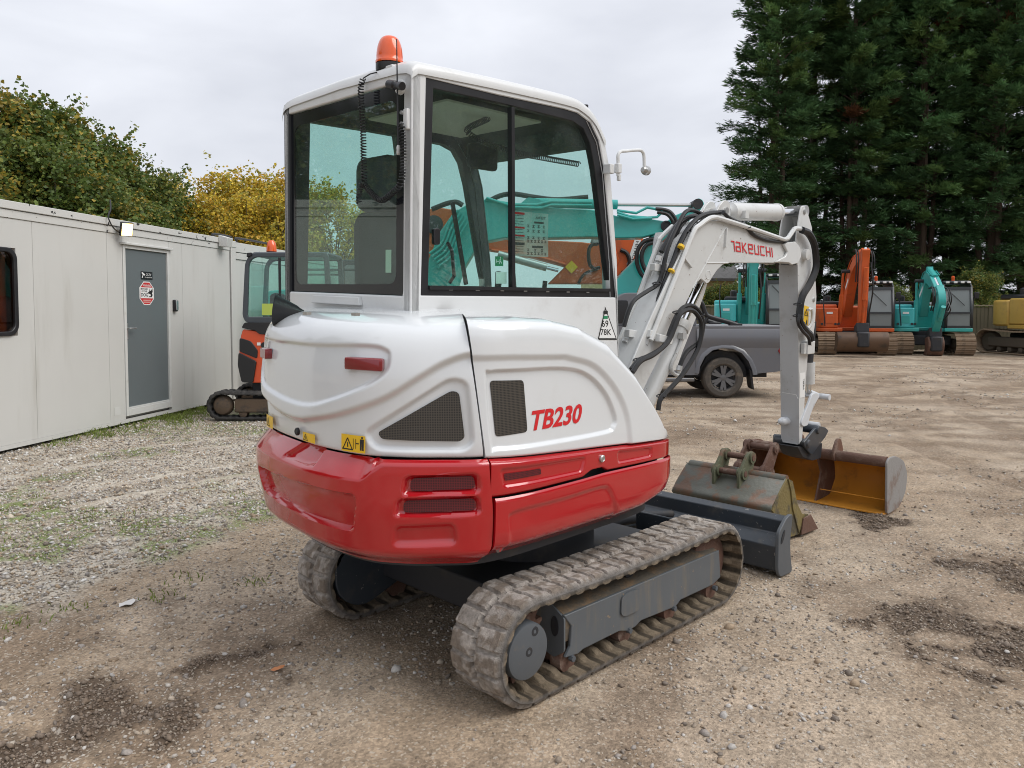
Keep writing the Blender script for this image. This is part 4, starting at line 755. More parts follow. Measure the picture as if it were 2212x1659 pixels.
    for (x, y, m_) in ((570, 1310, BLADEG), (690, 1140, BLADEG)):
        c = LK(x, y, YB-.1); b = MB(); b.lathe(c+Vector((0, .22, 0)), (0, -1, 0), [(.035, 0), (.035, .235), (.028, .245), (.012, .246)], 18); b.build('coupler_pin', m_, st)
    c = LK(265, 1285, YB+.05); b = MB(); b.lathe(c+Vector((.10, 0, 0)), (-.5, .8, 0), [(.04, 0), (.04, .10), (.03, .11)], 16); b.build('coupler_ram', BLADEG, st)
# wide ditching bucket, standing on its lip
bk = rpoly([(3.335, .0), (3.62, .015), (3.76, .12), (3.79, .26), (3.70, .38), (3.52, .445), (3.37, .452), (3.315, .42), (3.325, .36)], .05, 4)
b = MB(); inner = [p for p in catmull([(3.325, .0), (3.62, .02), (3.755, .13), (3.775, .26), (3.68, .37), (3.50, .425), (3.36, .43)], 5)]
b.grid([[(x, y, z) for x, z in inner] for y in (-.705, -.4, -.14, .2, .46)]); bucket = b.build('ditching_bucket', ORUST, EX, smooth=40)
md = bucket.modifiers.new('thick', 'SOLIDIFY'); md.thickness = .012; md.offset = 0
for y in (-.722, .455):
    b = MB(); b.prism(bk, 1, y, y+.018); b.build('bucket_side_plate', mat('bare_grey_side', (.26, .25, .24), .6, dirt=(.16, .09, .06), dthr=(.5, .7, .8), bump=.3) if y < 0 else RUST, bucket, bevel=.003)
b = MB(); b.cyl((3.365, -.703, .415), (3.365, .454, .415), .043, 20); b.build('bucket_tube', RUST, bucket)
b = MB(); b.prism([(3.335, .004), (3.62, .02), (3.73, .15), (3.70, .32), (3.42, .40), (3.36, .38), (3.44, .24)], 1, YB-.012, YB+.004); b.build('bucket_rib', RUST, bucket, bevel=.002)
b = MB(); b.bb(3.31, 3.40, -.703, .455, -.002, .012); b.build('cutting_edge', ORUST, bucket, bevel=.002)
b = MB(); b.bb(3.40, 3.407, -.70, -.155, .10, .106); b.build('bucket_weld', ORUST, bucket)
for y in (YB-.17, YB+.15):
    b = MB(); b.prism(rpoly([(3.31, .37), (3.29, .44), (3.37, .55), (3.44, .55), (3.50, .44), (3.44, .38)], .04), 1, y, y+.022); b.build('bucket_ear', RUST, bucket, bevel=.003)
# ---- hoses and pipes along the boom
def hose(px, y, r, m, name='hose', par=None, n=5, f=z7):
    with xform(MU):
        ys_ = y if isinstance(y, (list, tuple)) else [y]*len(px)
        b = MB(); b.tube(catmull([tuple(H(f(*p), 1, yy)) for p, yy in zip(px, ys_)], n), r, 8); return b.build(name, m, par or boom)
for px, y, r in (([(160, 1080), (270, 770), (395, 425), (415, 375), (500, 292)], -.06, .015), ([(200, 1090), (330, 720), (400, 525)], -.08, .013), ([(240, 1090), (380, 660), (460, 440)], -.10, .013), ([(268, 1090), (440, 650), (520, 450)], -.13, .012), ([(350, 1080), (520, 650), (640, 345), (690, 285), (775, 232), (870, 250), (1080, 318), (1275, 385)], yr-.02, .016), ([(1275, 385), (1300, 372), (1335, 322), (1350, 308), (1390, 310)], yr-.02, .017)):
    hose(px, y, r, BOOMW, 'steel_pipe')
for px, y, r in (([(222, 1290), (262, 1090), (420, 640), (500, 430), (560, 290), (640, 215)], -.105, .014), ([(205, 1280), (225, 1090), (372, 690), (440, 500), (475, 400)], -.085, .012), ([(330, 1120), (400, 930), (500, 660), (590, 440), (650, 310), (715, 245)], -.212, .013), ([(190, 1200), (196, 1085), (300, 800), (385, 560)], -.065, .010), ([(165, 985), (200, 870), (240, 800), (320, 745), (400, 690), (432, 600), (470, 440), (540, 280), (590, 195), (640, 182), (700, 205)], -.17, .016), ([(425, 470), (500, 330), (560, 258), (640, 222), (760, 212)], -.12, .019), ([(215, 1300), (262, 1210), (300, 1130), (360, 920), (450, 670), (560, 400), (640, 270), (720, 212), (850, 192)], -.20, .017), ([(215, 1290), (255, 1220), (290, 1150), (330, 980), (480, 570), (590, 335), (680, 235), (780, 208)], -.16, .017), ([(215, 1290), (260, 1230), (290, 1100), (350, 990)], -.19, .018),
    ([(215, 1280), (270, 1215), (330, 1190), (440, 1120), (490, 1000), (530, 910), (580, 850), (640, 842), (690, 890), (712, 970), (690, 1080), (610, 1150), (575, 1200), (550, 1262)], yr-.05, .016), ([(225, 1300), (280, 1225), (370, 1180), (470, 1090), (520, 980), (555, 900), (610, 870), (660, 890), (700, 970), (690, 1100), (640, 1210), (560, 1330), (460, 1440), (415, 1495), (402, 1565)], yr-.075, .017),
    ([(850, 196), (900, 238), (1000, 285), (1060, 350), (1150, 388), (1250, 400), (1290, 385)], yr-.01, .015), ([(640, 690), (610, 760), (590, 830), (570, 900)], YB-.03, .009)):
    hose(px, y, r*.85, RUBBER)
hose([(1395, 318), (1440, 340), (1478, 410), (1492, 500), (1490, 590), (1450, 690), (1400, 775), (1380, 880), (1382, 950), (1420, 1010), (1450, 1040), (1460, 1080)], ys-.045, .027, RUBBER, par=st); hose([(1380, 900), (1370, 960), (1400, 1015), (1440, 1060), (1450, 1110)], ys-.07, .013, RUBBER, par=st)
hose([(1440, 870), (1460, 865), (1468, 900), (1462, 960), (1440, 995), (1425, 985)], ys-.03, .012, BOOMW, 'steel_pipe', st)
with xform(MU):
    for (x0, y0_, x1, y1_, yy) in ((362, 575, 418, 582, -.11), (450, 575, 520, 585, -.15), (185, 1030, 260, 1040, -.12), (330, 1030, 400, 1065, -.21), (395, 1062, 485, 1085, -.24)):
        p, q = Vector(H(z7(x0, y0_), 1, yy-.02)), Vector(H(z7(x1, y1_), 1, yy-.02)); b = MB(); b.beam(p, q, .045, .038, up=(0, 1, 0)); b.build('hose_clamp', BOOMW, boom, bevel=.004)
    for (x, y, x2, y2, yy) in ((410, 500, 400, 535, -.13), (525, 490, 512, 540, -.18), (540, 468, 528, 495, -.18), (180, 1075, 170, 1095, -.10), (215, 1080, 207, 1100, -.11), (248, 1085, 240, 1110, -.12), (268, 1085, 258, 1120, -.14), (322, 1075, 312, 1110, -.2), (552, 1258, 545, 1290, -.28)):
        p, q = Vector(H(z7(x, y), 1, yy-.012)), Vector(H(z7(x2, y2), 1, yy-.012)); b = MB(); b.tube([p, q], .019, 8); b.build('hose_fitting', STEEL if x > 400 else BOOMW, boom)
    for (x, y, x2, y2, m_) in ((563, 425, 556, 440, YEL), (495, 595, 490, 606, YEL)):
        p, q = Vector(H(z7(x, y), 1, -.225)), Vector(H(z7(x2, y2), 1, -.225)); b = MB(); b.tube([p, q], .021, 10); b.build('hose_tape', m_, boom)
    for (x, y, yy) in ((635, 325, -.23), (1020, 300, -.245), (1275, 400, -.24), (405, 685, -.19), (545, 885, -.28), (700, 905, -.29), (435, 1465, -.30), (1375, 830, -.27), (1370, 910, -.27), (275, 1215, -.27)):
        c = Vector(H(z7(x, y), 1, yy)); b = MB(); b.tube([c+Vector((.024*math.cos(a), 0.03*math.sin(a)+.01, .024*math.cos(a)*.3)) for a in np.linspace(0, 6.28, 12, endpoint=False)], .004, 5, closed=True); b.build('cable_tie', BLACK, boom)
    p = [tuple(H(c8(*q), 1, YB+.10)[[0, 2]]) for q in [(380, 480), (400, 330), (412, 302), (450, 298), (455, 420), (400, 560)]]; b = MB(); b.prism(p, 1, YB+.09, YB+.10); b.build('hose_guard', STICKG, boom)
# ================================================================== ground
zK = zf(0, 1040, .53035); zL = zf(1800, 1200, .43404)
g2 = lambda f, P: [tuple(GR(f(*p))[:2]) for p in P]
GRAV = g2(zK, [(-200, 1060), (0, 940), (250, 990), (430, 910), (480, 790), (700, 700), (900, 610), (1100, 530), (1330, 450), (1500, 330)])+[(.6, 4.5), (3.5, 8.5), (4, 11), (-1, 8), (-7, 4), (-6, 1)]
RUTS = [g2(zK, [(-120, 1620), (0, 1560), (200, 1480), (390, 1310), (560, 1290), (720, 1300), (880, 1240), (1040, 1170), (1090, 1200), (1000, 1290), (890, 1330), (900, 1410), (760, 1480), (560, 1510), (300, 1560), (100, 1650), (-60, 1720)]),
        g2(zL, [(840, 760), (980, 690), (1180, 680), (1400, 720), (1500, 760), (1450, 820), (1530, 880), (1480, 920), (1300, 870), (1060, 890), (900, 830)]),
        g2(zL, [(1090, 960), (1200, 900), (1400, 930), (1900, 900), (1900, 1130), (1550, 1090), (1300, 1030)]), g2(zL, [(1170, 420), (1300, 440), (1500, 470), (1900, 520), (1900, 720), (1650, 640), (1550, 550), (1350, 510)]),
        g2(zK, [(1240, 1060), (1330, 1050), (1330, 1085), (1260, 1090)]), g2(zK, [(1280, 1260), (1370, 1250), (1360, 1320), (1270, 1320)]), g2(zL, [(760, 200), (1080, 190), (1080, 250), (800, 280)])]
def gmask(X, Y):
    w = (fbm(X*1.7, Y*1.7, 4, 3)-.5)*.9+(fbm(X*7, Y*7, 3, 5)-.5)*.3
    grav = sstep(.12, -.25, sdpoly(X, Y, GRAV)+w*.6)
    rut = np.zeros_like(X)
    for R in RUTS: rut = np.maximum(rut, sstep(.10, -.12, sdpoly(X, Y, R)+(fbm(X*5, Y*5, 4, 9)-.5)*.62))
    return grav, rut
def gheight(X, Y):
    grav, rut = gmask(X, Y)
    near = np.clip((9-np.hypot(X, Y))/9, 0, 1)
    h = (fbm(X*.35, Y*.35, 3, 21)-.5)*.05*sstep(2.2, 4., np.hypot(X-.6, Y))+(fbm(X*3, Y*3, 4, 31)-.5)*.020+(fbm(X*13, Y*13, 3, 33)-.5)*.008
    h = h+rut*((fbm(X*9, Y*9, 5, 41)-.45)*.08)+grav*.012*(fbm(X*20, Y*20, 2, 51))
    for yy in (-.625, .625):
        pr = sstep(.20, .14, np.abs(Y-yy-.04*np.sin(X*.8)))*sstep(1.2, 1.7, np.abs(X))*sstep(9, 4, np.abs(X))*sstep(.35, .6, fbm(X*1.2, Y*1.2, 3, 141)); h = h-.010*pr*(.4+.6*(np.abs(((X+.25*np.abs(Y-yy))/.098 % 1)-.5) < .24))
    return h*np.clip((60-np.hypot(X, Y))/30, 0, 1)-.006
rad = np.r_[.5, np.geomspace(1.2, 45, 430), np.geomspace(48, 2200, 26)]; ang = np.r_[np.linspace(YAW-.80, YAW+.80, 620), np.linspace(YAW+.85, YAW-.85+2*math.pi, 50)]
Rr, Aa = np.meshgrid(rad, ang, indexing='ij'); GX = CAM[0]+Rr*np.cos(Aa); GY = CAM[1]+Rr*np.sin(Aa); GZ = gheight(GX, GY)
I = np.arange(GX.size).reshape(GX.shape); In = np.roll(I, -1, 1)
F = np.stack([I[:-1], I[1:], In[1:], In[:-1]], -1).reshape(-1, 4)
grav, rut = gmask(GX, GY)
ca, sa = math.cos(.25), math.sin(.25); U_, V_ = GX*ca-GY*sa, GX*sa+GY*ca
mudn = fbm(GX*.8, GY*.8, 5, 61); st_ = fbm(GX*2.4+GY*2.0, (GX-GY)*.9, 5, 71); fine = fbm(GX*9, GY*9, 4, 81); far = sstep(5.5, 10, Rr)
col = np.array([.31, .235, .162])*np.ones(GX.shape+(1,)); dry = np.array([.40, .322, .240]); gv = np.array([.42, .375, .31]); wet = np.array([.10, .07, .047]); dk = np.array([.175, .122, .08]); moss = np.array([.14, .175, .05])
mixc = lambda c, t, k: c*(1-k[..., None])+t*k[..., None]
col = mixc(col, dry, sstep(.38, .66, mudn)*.75); col = mixc(col, dk, sstep(.52, .68, fbm(GX*1.6, GY*1.6, 5, 91))*.55); col = mixc(col, dk, far*sstep(.50, .64, st_)*.6); col = mixc(col, np.array([.42, .345, .265]), far*sstep(.52, .40, st_)*.25)
for cxx, cyy, RR in ((8, -16, 12.6), (8, -16, 14.2), (8, -16, 17.2), (8, -16, 18.8), (17, -13, 15.0), (17, -13, 16.6), (2, -22, 26.5), (2, -22, 28.2)):
    dR = np.abs(np.hypot(GX-cxx, GY-cyy)-RR+.25*(fbm(GX*.5, GY*.5, 2, 151)-.5)); tr_ = sstep(.24, .12, dR)*sstep(.36, .56, fbm(GX*1.1, GY*1.1, 3, 161)); col = mixc(col, dk, tr_*.5); GZ -= .012*tr_*(Rr > 5); GZ += .012*sstep(.10, .0, np.abs(dR-.26))*(Rr > 5)
col = mixc(col, gv, grav*(.5+.5*sstep(.3, .6, fine))); mossm = sstep(.44, .60, fbm(GX*1.3, GY*1.3, 4, 101))*sstep(.36, .56, fine)*sstep(.0, -.2, sdpoly(GX, GY, GRAV)-.15)
col = mixc(col, moss, mossm*.9*sstep(3.0, 4.5, Rr)); damp = np.zeros_like(GX)
for R_ in RUTS[:4]: damp = np.maximum(damp, sstep(.55, -.05, sdpoly(GX, GY, R_)+(fbm(GX*2.2, GY*2.2, 4, 171)-.5)*1.3))
col = mixc(col, dk, damp*.55); col = mixc(col, wet, np.clip(rut*1.15, 0, 1)*.95); col = col*(.72+.56*fine[..., None])*1.0
GM = vmat('yard_earth', rough=.88, var=.22, scale=38, bump=.9, bscale=95, spec=.3)
_t = GM.node_tree; _N = _t.nodes.new; _B = _t.nodes['Principled BSDF']; _src = _B.inputs['Base Color'].links[0].from_socket     # grit: grains a few millimetres wide
_g = _N('ShaderNodeTexCoord'); _v = _N('ShaderNodeTexVoronoi'); _v.inputs['Scale'].default_value = 105; _t.links.new(_g.outputs['Object'], _v.inputs['Vector']); _s = _N('ShaderNodeSeparateColor'); _t.links.new(_v.outputs['Color'], _s.inputs[0])
_m = _N('ShaderNodeMapRange'); _m.inputs[3].default_value = .76; _m.inputs[4].default_value = 1.24; _t.links.new(_s.outputs[0], _m.inputs[0]); _x = _N('ShaderNodeVectorMath'); _x.operation = 'SCALE'; _t.links.new(_src, _x.inputs[0]); _t.links.new(_m.outputs[0], _x.inputs['Scale'])
_p = _N('ShaderNodeMapRange'); _p.inputs[1].default_value = .90; _p.inputs[2].default_value = .93; _p.inputs[4].default_value = .6; _t.links.new(_s.outputs[1], _p.inputs[0]); _c = _N('ShaderNodeMix'); _c.data_type = 'RGBA'; _c.inputs[7].default_value = (.50, .44, .36, 1); _t.links.new(_p.outputs[0], _c.inputs[0]); _t.links.new(_x.outputs[0], _c.inputs[6]); _t.links.new(_c.outputs[2], _B.inputs['Base Color'])
tag(np_mesh('ground', np.stack([GX, GY, GZ], -1).reshape(-1, 3), F, GM, cols=np.clip(col, .01, 1).reshape(-1, 3)), 'stony brown earth of the machine yard', kind='structure')
# ---- loose stones
ICO = []
ph = (1+5**.5)/2
for a, b_ in ((1, ph),):
    ICO = np.array([(-1, ph, 0), (1, ph, 0), (-1, -ph, 0), (1, -ph, 0), (0, -1, ph), (0, 1, ph), (0, -1, -ph), (0, 1, -ph), (ph, 0, -1), (ph, 0, 1), (-ph, 0, -1), (-ph, 0, 1)])/math.sqrt(1+ph*ph)
ICF = np.array([(0, 11, 5), (0, 5, 1), (0, 1, 7), (0, 7, 10), (0, 10, 11), (1, 5, 9), (5, 11, 4), (11, 10, 2), (10, 7, 6), (7, 1, 8), (3, 9, 4), (3, 4, 2), (3, 2, 6), (3, 6, 8), (3, 8, 9), (4, 9, 5), (2, 4, 11), (6, 2, 10), (8, 6, 7), (9, 8, 1)])
def in_view(n, d0_, d1_, wide=.76):
    d = np.sqrt(RNG.uniform(d0_**2, d1_**2, n)); l = RNG.uniform(-wide, wide, n)*d
    return CAM[0]+_f[0]*d+_r[0]*l, CAM[1]+_f[1]*d+_r[1]*l, d
PAL = np.array([(.60, .56, .50), (.50, .45, .38), (.42, .35, .27), (.36, .33, .30), (.56, .48, .38), (.22, .19, .16), (.66, .64, .60), (.40, .30, .20)])
STONEM = vmat('loose_stone', rough=.75, var=.18, scale=120, bump=.25, spec=.4)
OCT = np.array([(1, 0, 0), (0, 1, .15), (-1, 0, 0), (0, -1, -.1), (.15, .1, 1), (0, -.1, -1)], float); OCF = np.array([(0, 1, 4), (1, 2, 4), (2, 3, 4), (3, 0, 4), (1, 0, 5), (2, 1, 5), (3, 2, 5), (0, 3, 5)])
def stones(name, X, Y, S, label, dirty=0., pal=PAL, flat=.55, sink=.25, ico=False):
    SV, SF = (ICO, ICF) if ico else (OCT*1.12, OCF); nv = len(SV)
    n = len(X); Z = gheight(X, Y); th = RNG.uniform(0, 6.28, n); sx = S*RNG.uniform(.7, 1.3, n); sy = S*RNG.uniform(.55, 1., n); sz = S*RNG.uniform(.35, .8, n)*flat/.55
    V = SV[None]*RNG.uniform(.78, 1.18, (n, nv, 1)); V = V*np.stack([sx, sy, sz], -1)[:, None]*.5; c, s = np.cos(th)[:, None], np.sin(th)[:, None]
    tl = RNG.normal(0, .3, n)[:, None]; zz = V[..., 2]+V[..., 0]*tl
    P = np.stack([V[..., 0]*c-V[..., 1]*s+X[:, None], V[..., 0]*s+V[..., 1]*c+Y[:, None], zz+(Z+sz*(.5-sink))[:, None]], -1)
    Fc = (SF[None]+nv*np.arange(n)[:, None, None]).reshape(-1, 3); cl = pal[RNG.integers(0, len(pal), n)]*RNG.uniform(.7, 1.1, (n, 1)); cl = cl*(1-dirty)+np.array([.17, .125, .09])*dirty
    return tag(np_mesh(name, P.reshape(-1, 3), Fc, STONEM, cols=np.repeat(cl, nv, 0)), label, kind='stuff')
def footprint(X, Y): return (np.abs(X) < 1.0) & (np.abs(np.abs(Y)-.625) < .18)
X, Y, D = in_view(330000, 3.2, 11.5); g_, r_ = gmask(X, Y); keep = (g_*RNG.uniform(0, 1, len(X)) > .42) & (RNG.uniform(0, 1, len(X)) < np.clip(.85-.04*D, .3, .8)) & ~footprint(X, Y)
i = np.nonzero(keep)[0][:70000]; stones('gravel', X[i], Y[i], RNG.lognormal(math.log(.0165), .32, len(i))*(1+.035*D[i]), 'pale loose gravel strewn in front of the grey cabin', .05)
X, Y, D = in_view(60000, 2.6, 6.5); dens = sstep(.46, .66, fbm(X*1.4, Y*1.4, 4, 111))*.8+.10+.5*sstep(.0, .5, -((X-CAM[0])*_r[0]+(Y-CAM[1])*_r[1])-.6); g_, r_ = gmask(X, Y); keep = (RNG.uniform(0, 1, len(X)) < dens*.42*(1-.9*r_)) & ~footprint(X, Y)
i = np.nonzero(keep)[0][:14000]; stones('scattered_stones', X[i], Y[i], RNG.lognormal(math.log(.0135), .42, len(i)), 'small stones scattered over the trodden earth', .32, sink=.36, ico=True)
X, Y, D = in_view(90000, 6.0, 22); keep = (RNG.uniform(0, 1, len(X)) < .3*sstep(.42, .6, fbm(X*.7, Y*.7, 4, 121))) & ~footprint(X, Y)
i = np.nonzero(keep)[0][:16000]; stones('yard_stones', X[i], Y[i], RNG.lognormal(math.log(.021), .35, len(i))*(.8+.03*D[i]), 'stones lying about the open yard', .25, sink=.35)
X, Y, D = in_view(400000, 2.5, 9.); g_, r_ = gmask(X, Y); keep = r_ > .35+.4*RNG.uniform(0, 1, len(X)); i = np.nonzero(keep)[0][:26000]
stones('churned_mud', X[i], Y[i], RNG.lognormal(math.log(.0095), .5, len(i)), 'dark churned mud and clods in the ruts', .90, flat=.6, sink=.3)
X, Y, D = in_view(16000, 2.7, 8); keep = RNG.uniform(0, 1, len(X)) < .16; i = np.nonzero(keep)[0]
stones('dirt_crumbs', X[i], Y[i], RNG.lognormal(math.log(.009), .4, len(i)), 'dark crumbs of dirt on the trodden earth', .9)
# ---- grass tufts
def blades(n, cx, cy_, sp, hh):
    x = cx+RNG.normal(0, sp, n); y = cy_+RNG.normal(0, sp, n); z = gheight(x, y); a = RNG.uniform(0, 6.28, n); h = hh*RNG.uniform(.4, 1.2, n); ln = RNG.uniform(.2, .9, n)*h; w = .0035+.002*RNG.uniform(0, 1, n)
    p0 = np.stack([x-w*np.sin(a), y+w*np.cos(a), z], -1); p1 = np.stack([x+w*np.sin(a), y-w*np.cos(a), z], -1); m0 = np.stack([x+ln*.35*np.cos(a), y+ln*.35*np.sin(a), z+h*.65], -1); t0 = np.stack([x+ln*np.cos(a), y+ln*np.sin(a), z+h], -1)
    return np.stack([p0, p1, m0, t0], 1)
VB = []
X, Y, D = in_view(9000, 3.6, 12); mm_ = sstep(.52, .64, fbm(X*1.3, Y*1.3, 4, 101))*(sdpoly(X, Y, GRAV) < .1); ix = np.nonzero(RNG.uniform(0, 1, len(X)) < mm_*.30)[0]
for k in ix[:900]: VB.append(blades(int(RNG.integers(10, 26)), X[k], Y[k], .06, .020))
cA, cB = GR((0, 965), .1), GR((445, 868), .1)
for k in range(46): 
    t = .2+.75*RNG.uniform(0, 1)**.7; p = cA+(cB-cA)*t; VB.append(blades(34, p[0]+.30*RNG.normal(0, .6), p[1]-.25+.2*RNG.normal(0, 1.2), .09, .075))
for q in ((1260, 900), (1090, 1380)): pass
for q in [(70, 985), (265, 445), (630, 540), (440, 480), (755, 858), (180, 385), (1120, 380), (650, 460), (870, 765), (20, 590), (310, 910), (1210, 785)]:
    p = GR(zK(*q)); VB.append(blades(26, p[0], p[1], .06, .035))
VB = np.concatenate(VB); n = len(VB); Fg = np.concatenate([np.array([(0, 1, 2)])+4*np.arange(n)[:, None, None].reshape(-1, 1), np.array([(1, 3, 2)])+4*np.arange(n)[:, None, None].reshape(-1, 1)])
cl = np.repeat(np.array([.15, .205, .05])*RNG.uniform(.6, 1.5, (n, 1))+np.array([.05, .03, 0])*RNG.uniform(0, 1, (n, 1)), 4, 0)
tag(np_mesh('grass', VB.reshape(-1, 3), Fg, vmat('grass_blade', rough=.6, var=.1, bump=0, trans=.3), cols=cl, smooth=False), 'short green grass and weeds growing through the gravel', kind='stuff')
# paper scrap and leaves lying on the ground
for nm, q, s, c, lab in (('paper_scrap', (600, 885), .06, (.62, .60, .57), 'crumpled white paper scrap on the bare earth'), ('fallen_leaf', (1313, 1197), .035, (.50, .20, .08), 'orange brown fallen leaf on the mud near the rear track')):
    p = GR(zK(*q)); z = float(gheight(np.array([p[0]]), np.array([p[1]]))[0]); b = MB(); pts = [(p[0]+s*r*math.cos(a), p[1]+s*r*math.sin(a), z+.008+.012*h) for a, r, h in zip(np.linspace(0, 6.28, 9, endpoint=False), RNG.uniform(.5, 1.1, 9), RNG.uniform(0, 1, 9))]
    b.add(pts+[(p[0], p[1], z+.016)], [(k, (k+1) % 9, 9) for k in range(9)]); o = b.build(nm, mat(nm, c, .8), None, smooth=0); tag(o, lab, nm.split('_')[1])
# ================================================================== grey site cabin and store container
def imgplane(o, n):
    o, n = np.asarray(o), np.asarray(n)
    def f(p):
        d = CM.T @ np.array([(p[0]-CXD)/FD, -(p[1]-CYD)/FD, 1.]); return CAM+d*(((o-CAM)@n)/(d@n))
    return f
cd = (cB-cA); cd[2] = 0; cd /= np.linalg.norm(cd); cn = np.array([cd[1], -cd[0], 0]); CRZ = math.atan2(cd[1], cd[0]); chit = imgplane(cA, cn)
def CL(p): q = chit(p)-cA; return (float(q @ cd), float(q[2]+cA[2]))
k1 = lambda x, y: CL(c1(x, y))
CONT = mat('cabin_steel', (.555, .55, .52), .5, dirt=(.33, .31, .26), dscale=3.0, dthr=(.52, .86, .55), bump=.06, bscale=300, var=.07, streak=True)
CONTF = mat('cabin_fascia', (.57, .565, .535), .5, dirt=(.02, .02, .02), dscale=9, dthr=(.625, .645), var=.05)
DOORG = mat('door_grey', (.125, .145, .15), .5, var=.05, rvar=.08); ALU = mat('door_frame_alu', (.60, .60, .575), .4, dirt=(.42, .39, .33), dthr=(.5, .8, .6))
CB_ = empty('site_cabin', cA*np.array([1, 1, 0]), CRZ, 'long pale grey steel site cabin with a dark grey door', 'cabin')
x0, xe = -4.5, k1(1449, 900)[0]; zt = k1(20, 108)[1]; zf0 = (k1(0, 80)[1]+k1(1440, 358)[1])/2; zf1 = (k1(0, 192)[1]+k1(1440, 425)[1])/2; zf2 = zf1+(zf0-zf1)*.52
dl, dr = k1(795, 900)[0], k1(1056, 900)[0]; dtop = (k1(797, 408)[1]+k1(1050, 436)[1])/2; dbot = (k1(812, 1412)[1]+k1(1060, 1362)[1])/2
zb0 = .10
seams = [x0, k1(215, 800)[0]-1.2, k1(215, 800)[0], k1(690, 1200)[0], dl-.055, dr+.055, k1(1150, 800)[0], xe]
wl = (k1(-200, 700)[0]-.55, k1(105, 700)[0]); wz = (k1(60, 955)[1], k1(60, 400)[1])
for i in range(len(seams)-1):
    a, c = seams[i]+.002, seams[i+1]-.002
    if i == 4:
        b = MB(); b.bb(a, c, .0, .06, dtop+.055, zf1-.004); b.build('wall_panel', CONT, CB_)
    elif i in (0, 1):
        for (za, zc) in ((zb0, wz[0]), (wz[1], zf1-.004)): b = MB(); b.bb(a, c, 0, .06, za, zc); b.build('wall_panel', CONT, CB_)
        if i == 0: b = MB(); b.bb(a, wl[0], 0, .06, wz[0], wz[1]); b.build('wall_panel', CONT, CB_)
        else: b = MB(); b.bb(max(wl[1], a), c, 0, .06, wz[0], wz[1]); b.build('wall_panel', CONT, CB_)
    else: b = MB(); b.bb(a, c, 0, .06, zb0, zf1-.004); b.build('wall_panel', CONT, CB_)
for (za, zc, yy) in ((zf1, zf2-.006, -.012), (zf2, zf0, -.03)):
    b = MB(); b.bb(x0, xe, yy, .08, za, zc); b.build('roof_rail', CONTF, CB_, bevel=.006)
b = MB(); b.bb(x0, xe, .08, 2.5, zf0-.06, zf0-.01); b.build('roof', CONTF, CB_); b = MB(); b.bb(x0, xe, -.006, .05, .05, zb0-.002); b.build('base_rail', CONT, CB_)
b = MB(); b.bb(x0, xe, 2.42, 2.5, zb0, zf0-.07); b.build('back_wall', CONT, CB_); b = MB(); b.bb(xe-.06, xe, .07, 2.42, zb0, zf0-.07); b.build('end_wall', CONT, CB_); b = MB(); b.bb(x0, xe-.07, .07, 2.42, zb0, zb0+.1); b.build('floor_deck', CONT, CB_)
for xx in (x0+.5, -1., 1.2, 3.): b = MB(); b.bb(xx-.15, xx+.15, .35, .65, -.02, .05); b.build('support_block', DARK, CB_)
dk_ = MB(); dk_.bb(dl, dr, .012, .055, dbot, dtop); door = dk_.build('door', DOORG, CB_, bevel=.003)
for (a, c, za, zc) in ((dl-.052, dl-.003, dbot-.10, dtop+.05), (dr+.003, dr+.052, dbot-.10, dtop+.05), (dl-.003, dr+.003, dtop+.003, dtop+.05), (dl-.003, dr+.003, dbot-.10, dbot-.003)):
    b = MB(); b.bb(a, c, -.014, .058, za, zc); b.build('door_frame', ALU, CB_, bevel=.004)
b = MB(); b.bb(dl-.10, dr+.10, -.05, .0, dtop+.052, dtop+.085); b.build('drip_strip', ALU, CB_, bevel=.006)
b = MB(); b.bb(dl+.01, dr-.01, -.004, .012, dbot, dbot+.02); b.build('door_threshold', ALU, door)
hx_, hz_ = k1(812, 920); b = MB(); b.bb(dl+.008, dl+.04, .002, .012, hz_-.12, hz_+.10); hp = b.build('handle_plate', STEEL, door, bevel=.002)
b = MB(); b.tube([(dl+.024, .005, hz_+.03), (dl+.024, -.045, hz_+.03), (dl+.04, -.05, hz_+.03), (dl+.15, -.05, hz_+.028)], .010, 8); b.build('door_handle', STEEL, door)
def signmap(f, x0, y0, x1, y1, dy): 
    a, c = CL(f(x0, y1)), CL(f(x1, y0)); return lambda u, v: Vector((a[0]+(c[0]-a[0])*u, dy, a[1]+(c[1]-a[1])*v))
sg = signmap(zH, 445, 335, 685, 485, .010); flat(rpoly(SQ, .05, 3), sg, 'cctv_sign', BLACK, door); s2 = lambda u, v: sg(u, v)+Vector((0, -.002, 0))
text('CCTV', 'sign_lettering', lambda u, v: s2(.42+.46*u, .50+.28*v), WPRINT, door, bold=.01); text('in operation', 'sign_lettering', lambda u, v: s2(.34+.60*u, .18+.22*v), WPRINT, door, bold=.005)
flat([(.06, .82), (.12, .92), (.36, .66), (.30, .48), (.18, .55)], s2, 'camera_pictogram', WPRINT, door); flat([(.12, .5), (.18, .52), (.16, .22), (.08, .22)], s2, 'camera_pictogram', WPRINT, door)
sg2 = signmap(zH, 422, 540, 710, 1015, .010); oc = [(.29, 0), (.71, 0), (1, .27), (1, .73), (.71, 1), (.29, 1), (0, .73), (0, .27)]; sh_ = lambda k: [(.5+(u-.5)*k, .5+(v-.5)*k) for u, v in oc]
flat(oc, sg2, 'dog_sign', WPRINT, door); REDS = mat('sign_red', (.55, .03, .03), .45); t2 = lambda d: (lambda u, v: sg2(u, v)+Vector((0, -d, 0)))
flat(sh_(.92), t2(.0015), 'dog_sign_field', REDS, door); flat([(.05, .29), (.95, .29), (.95, .75), (.05, .75)], t2(.003), 'dog_sign_field', WPRINT, door)
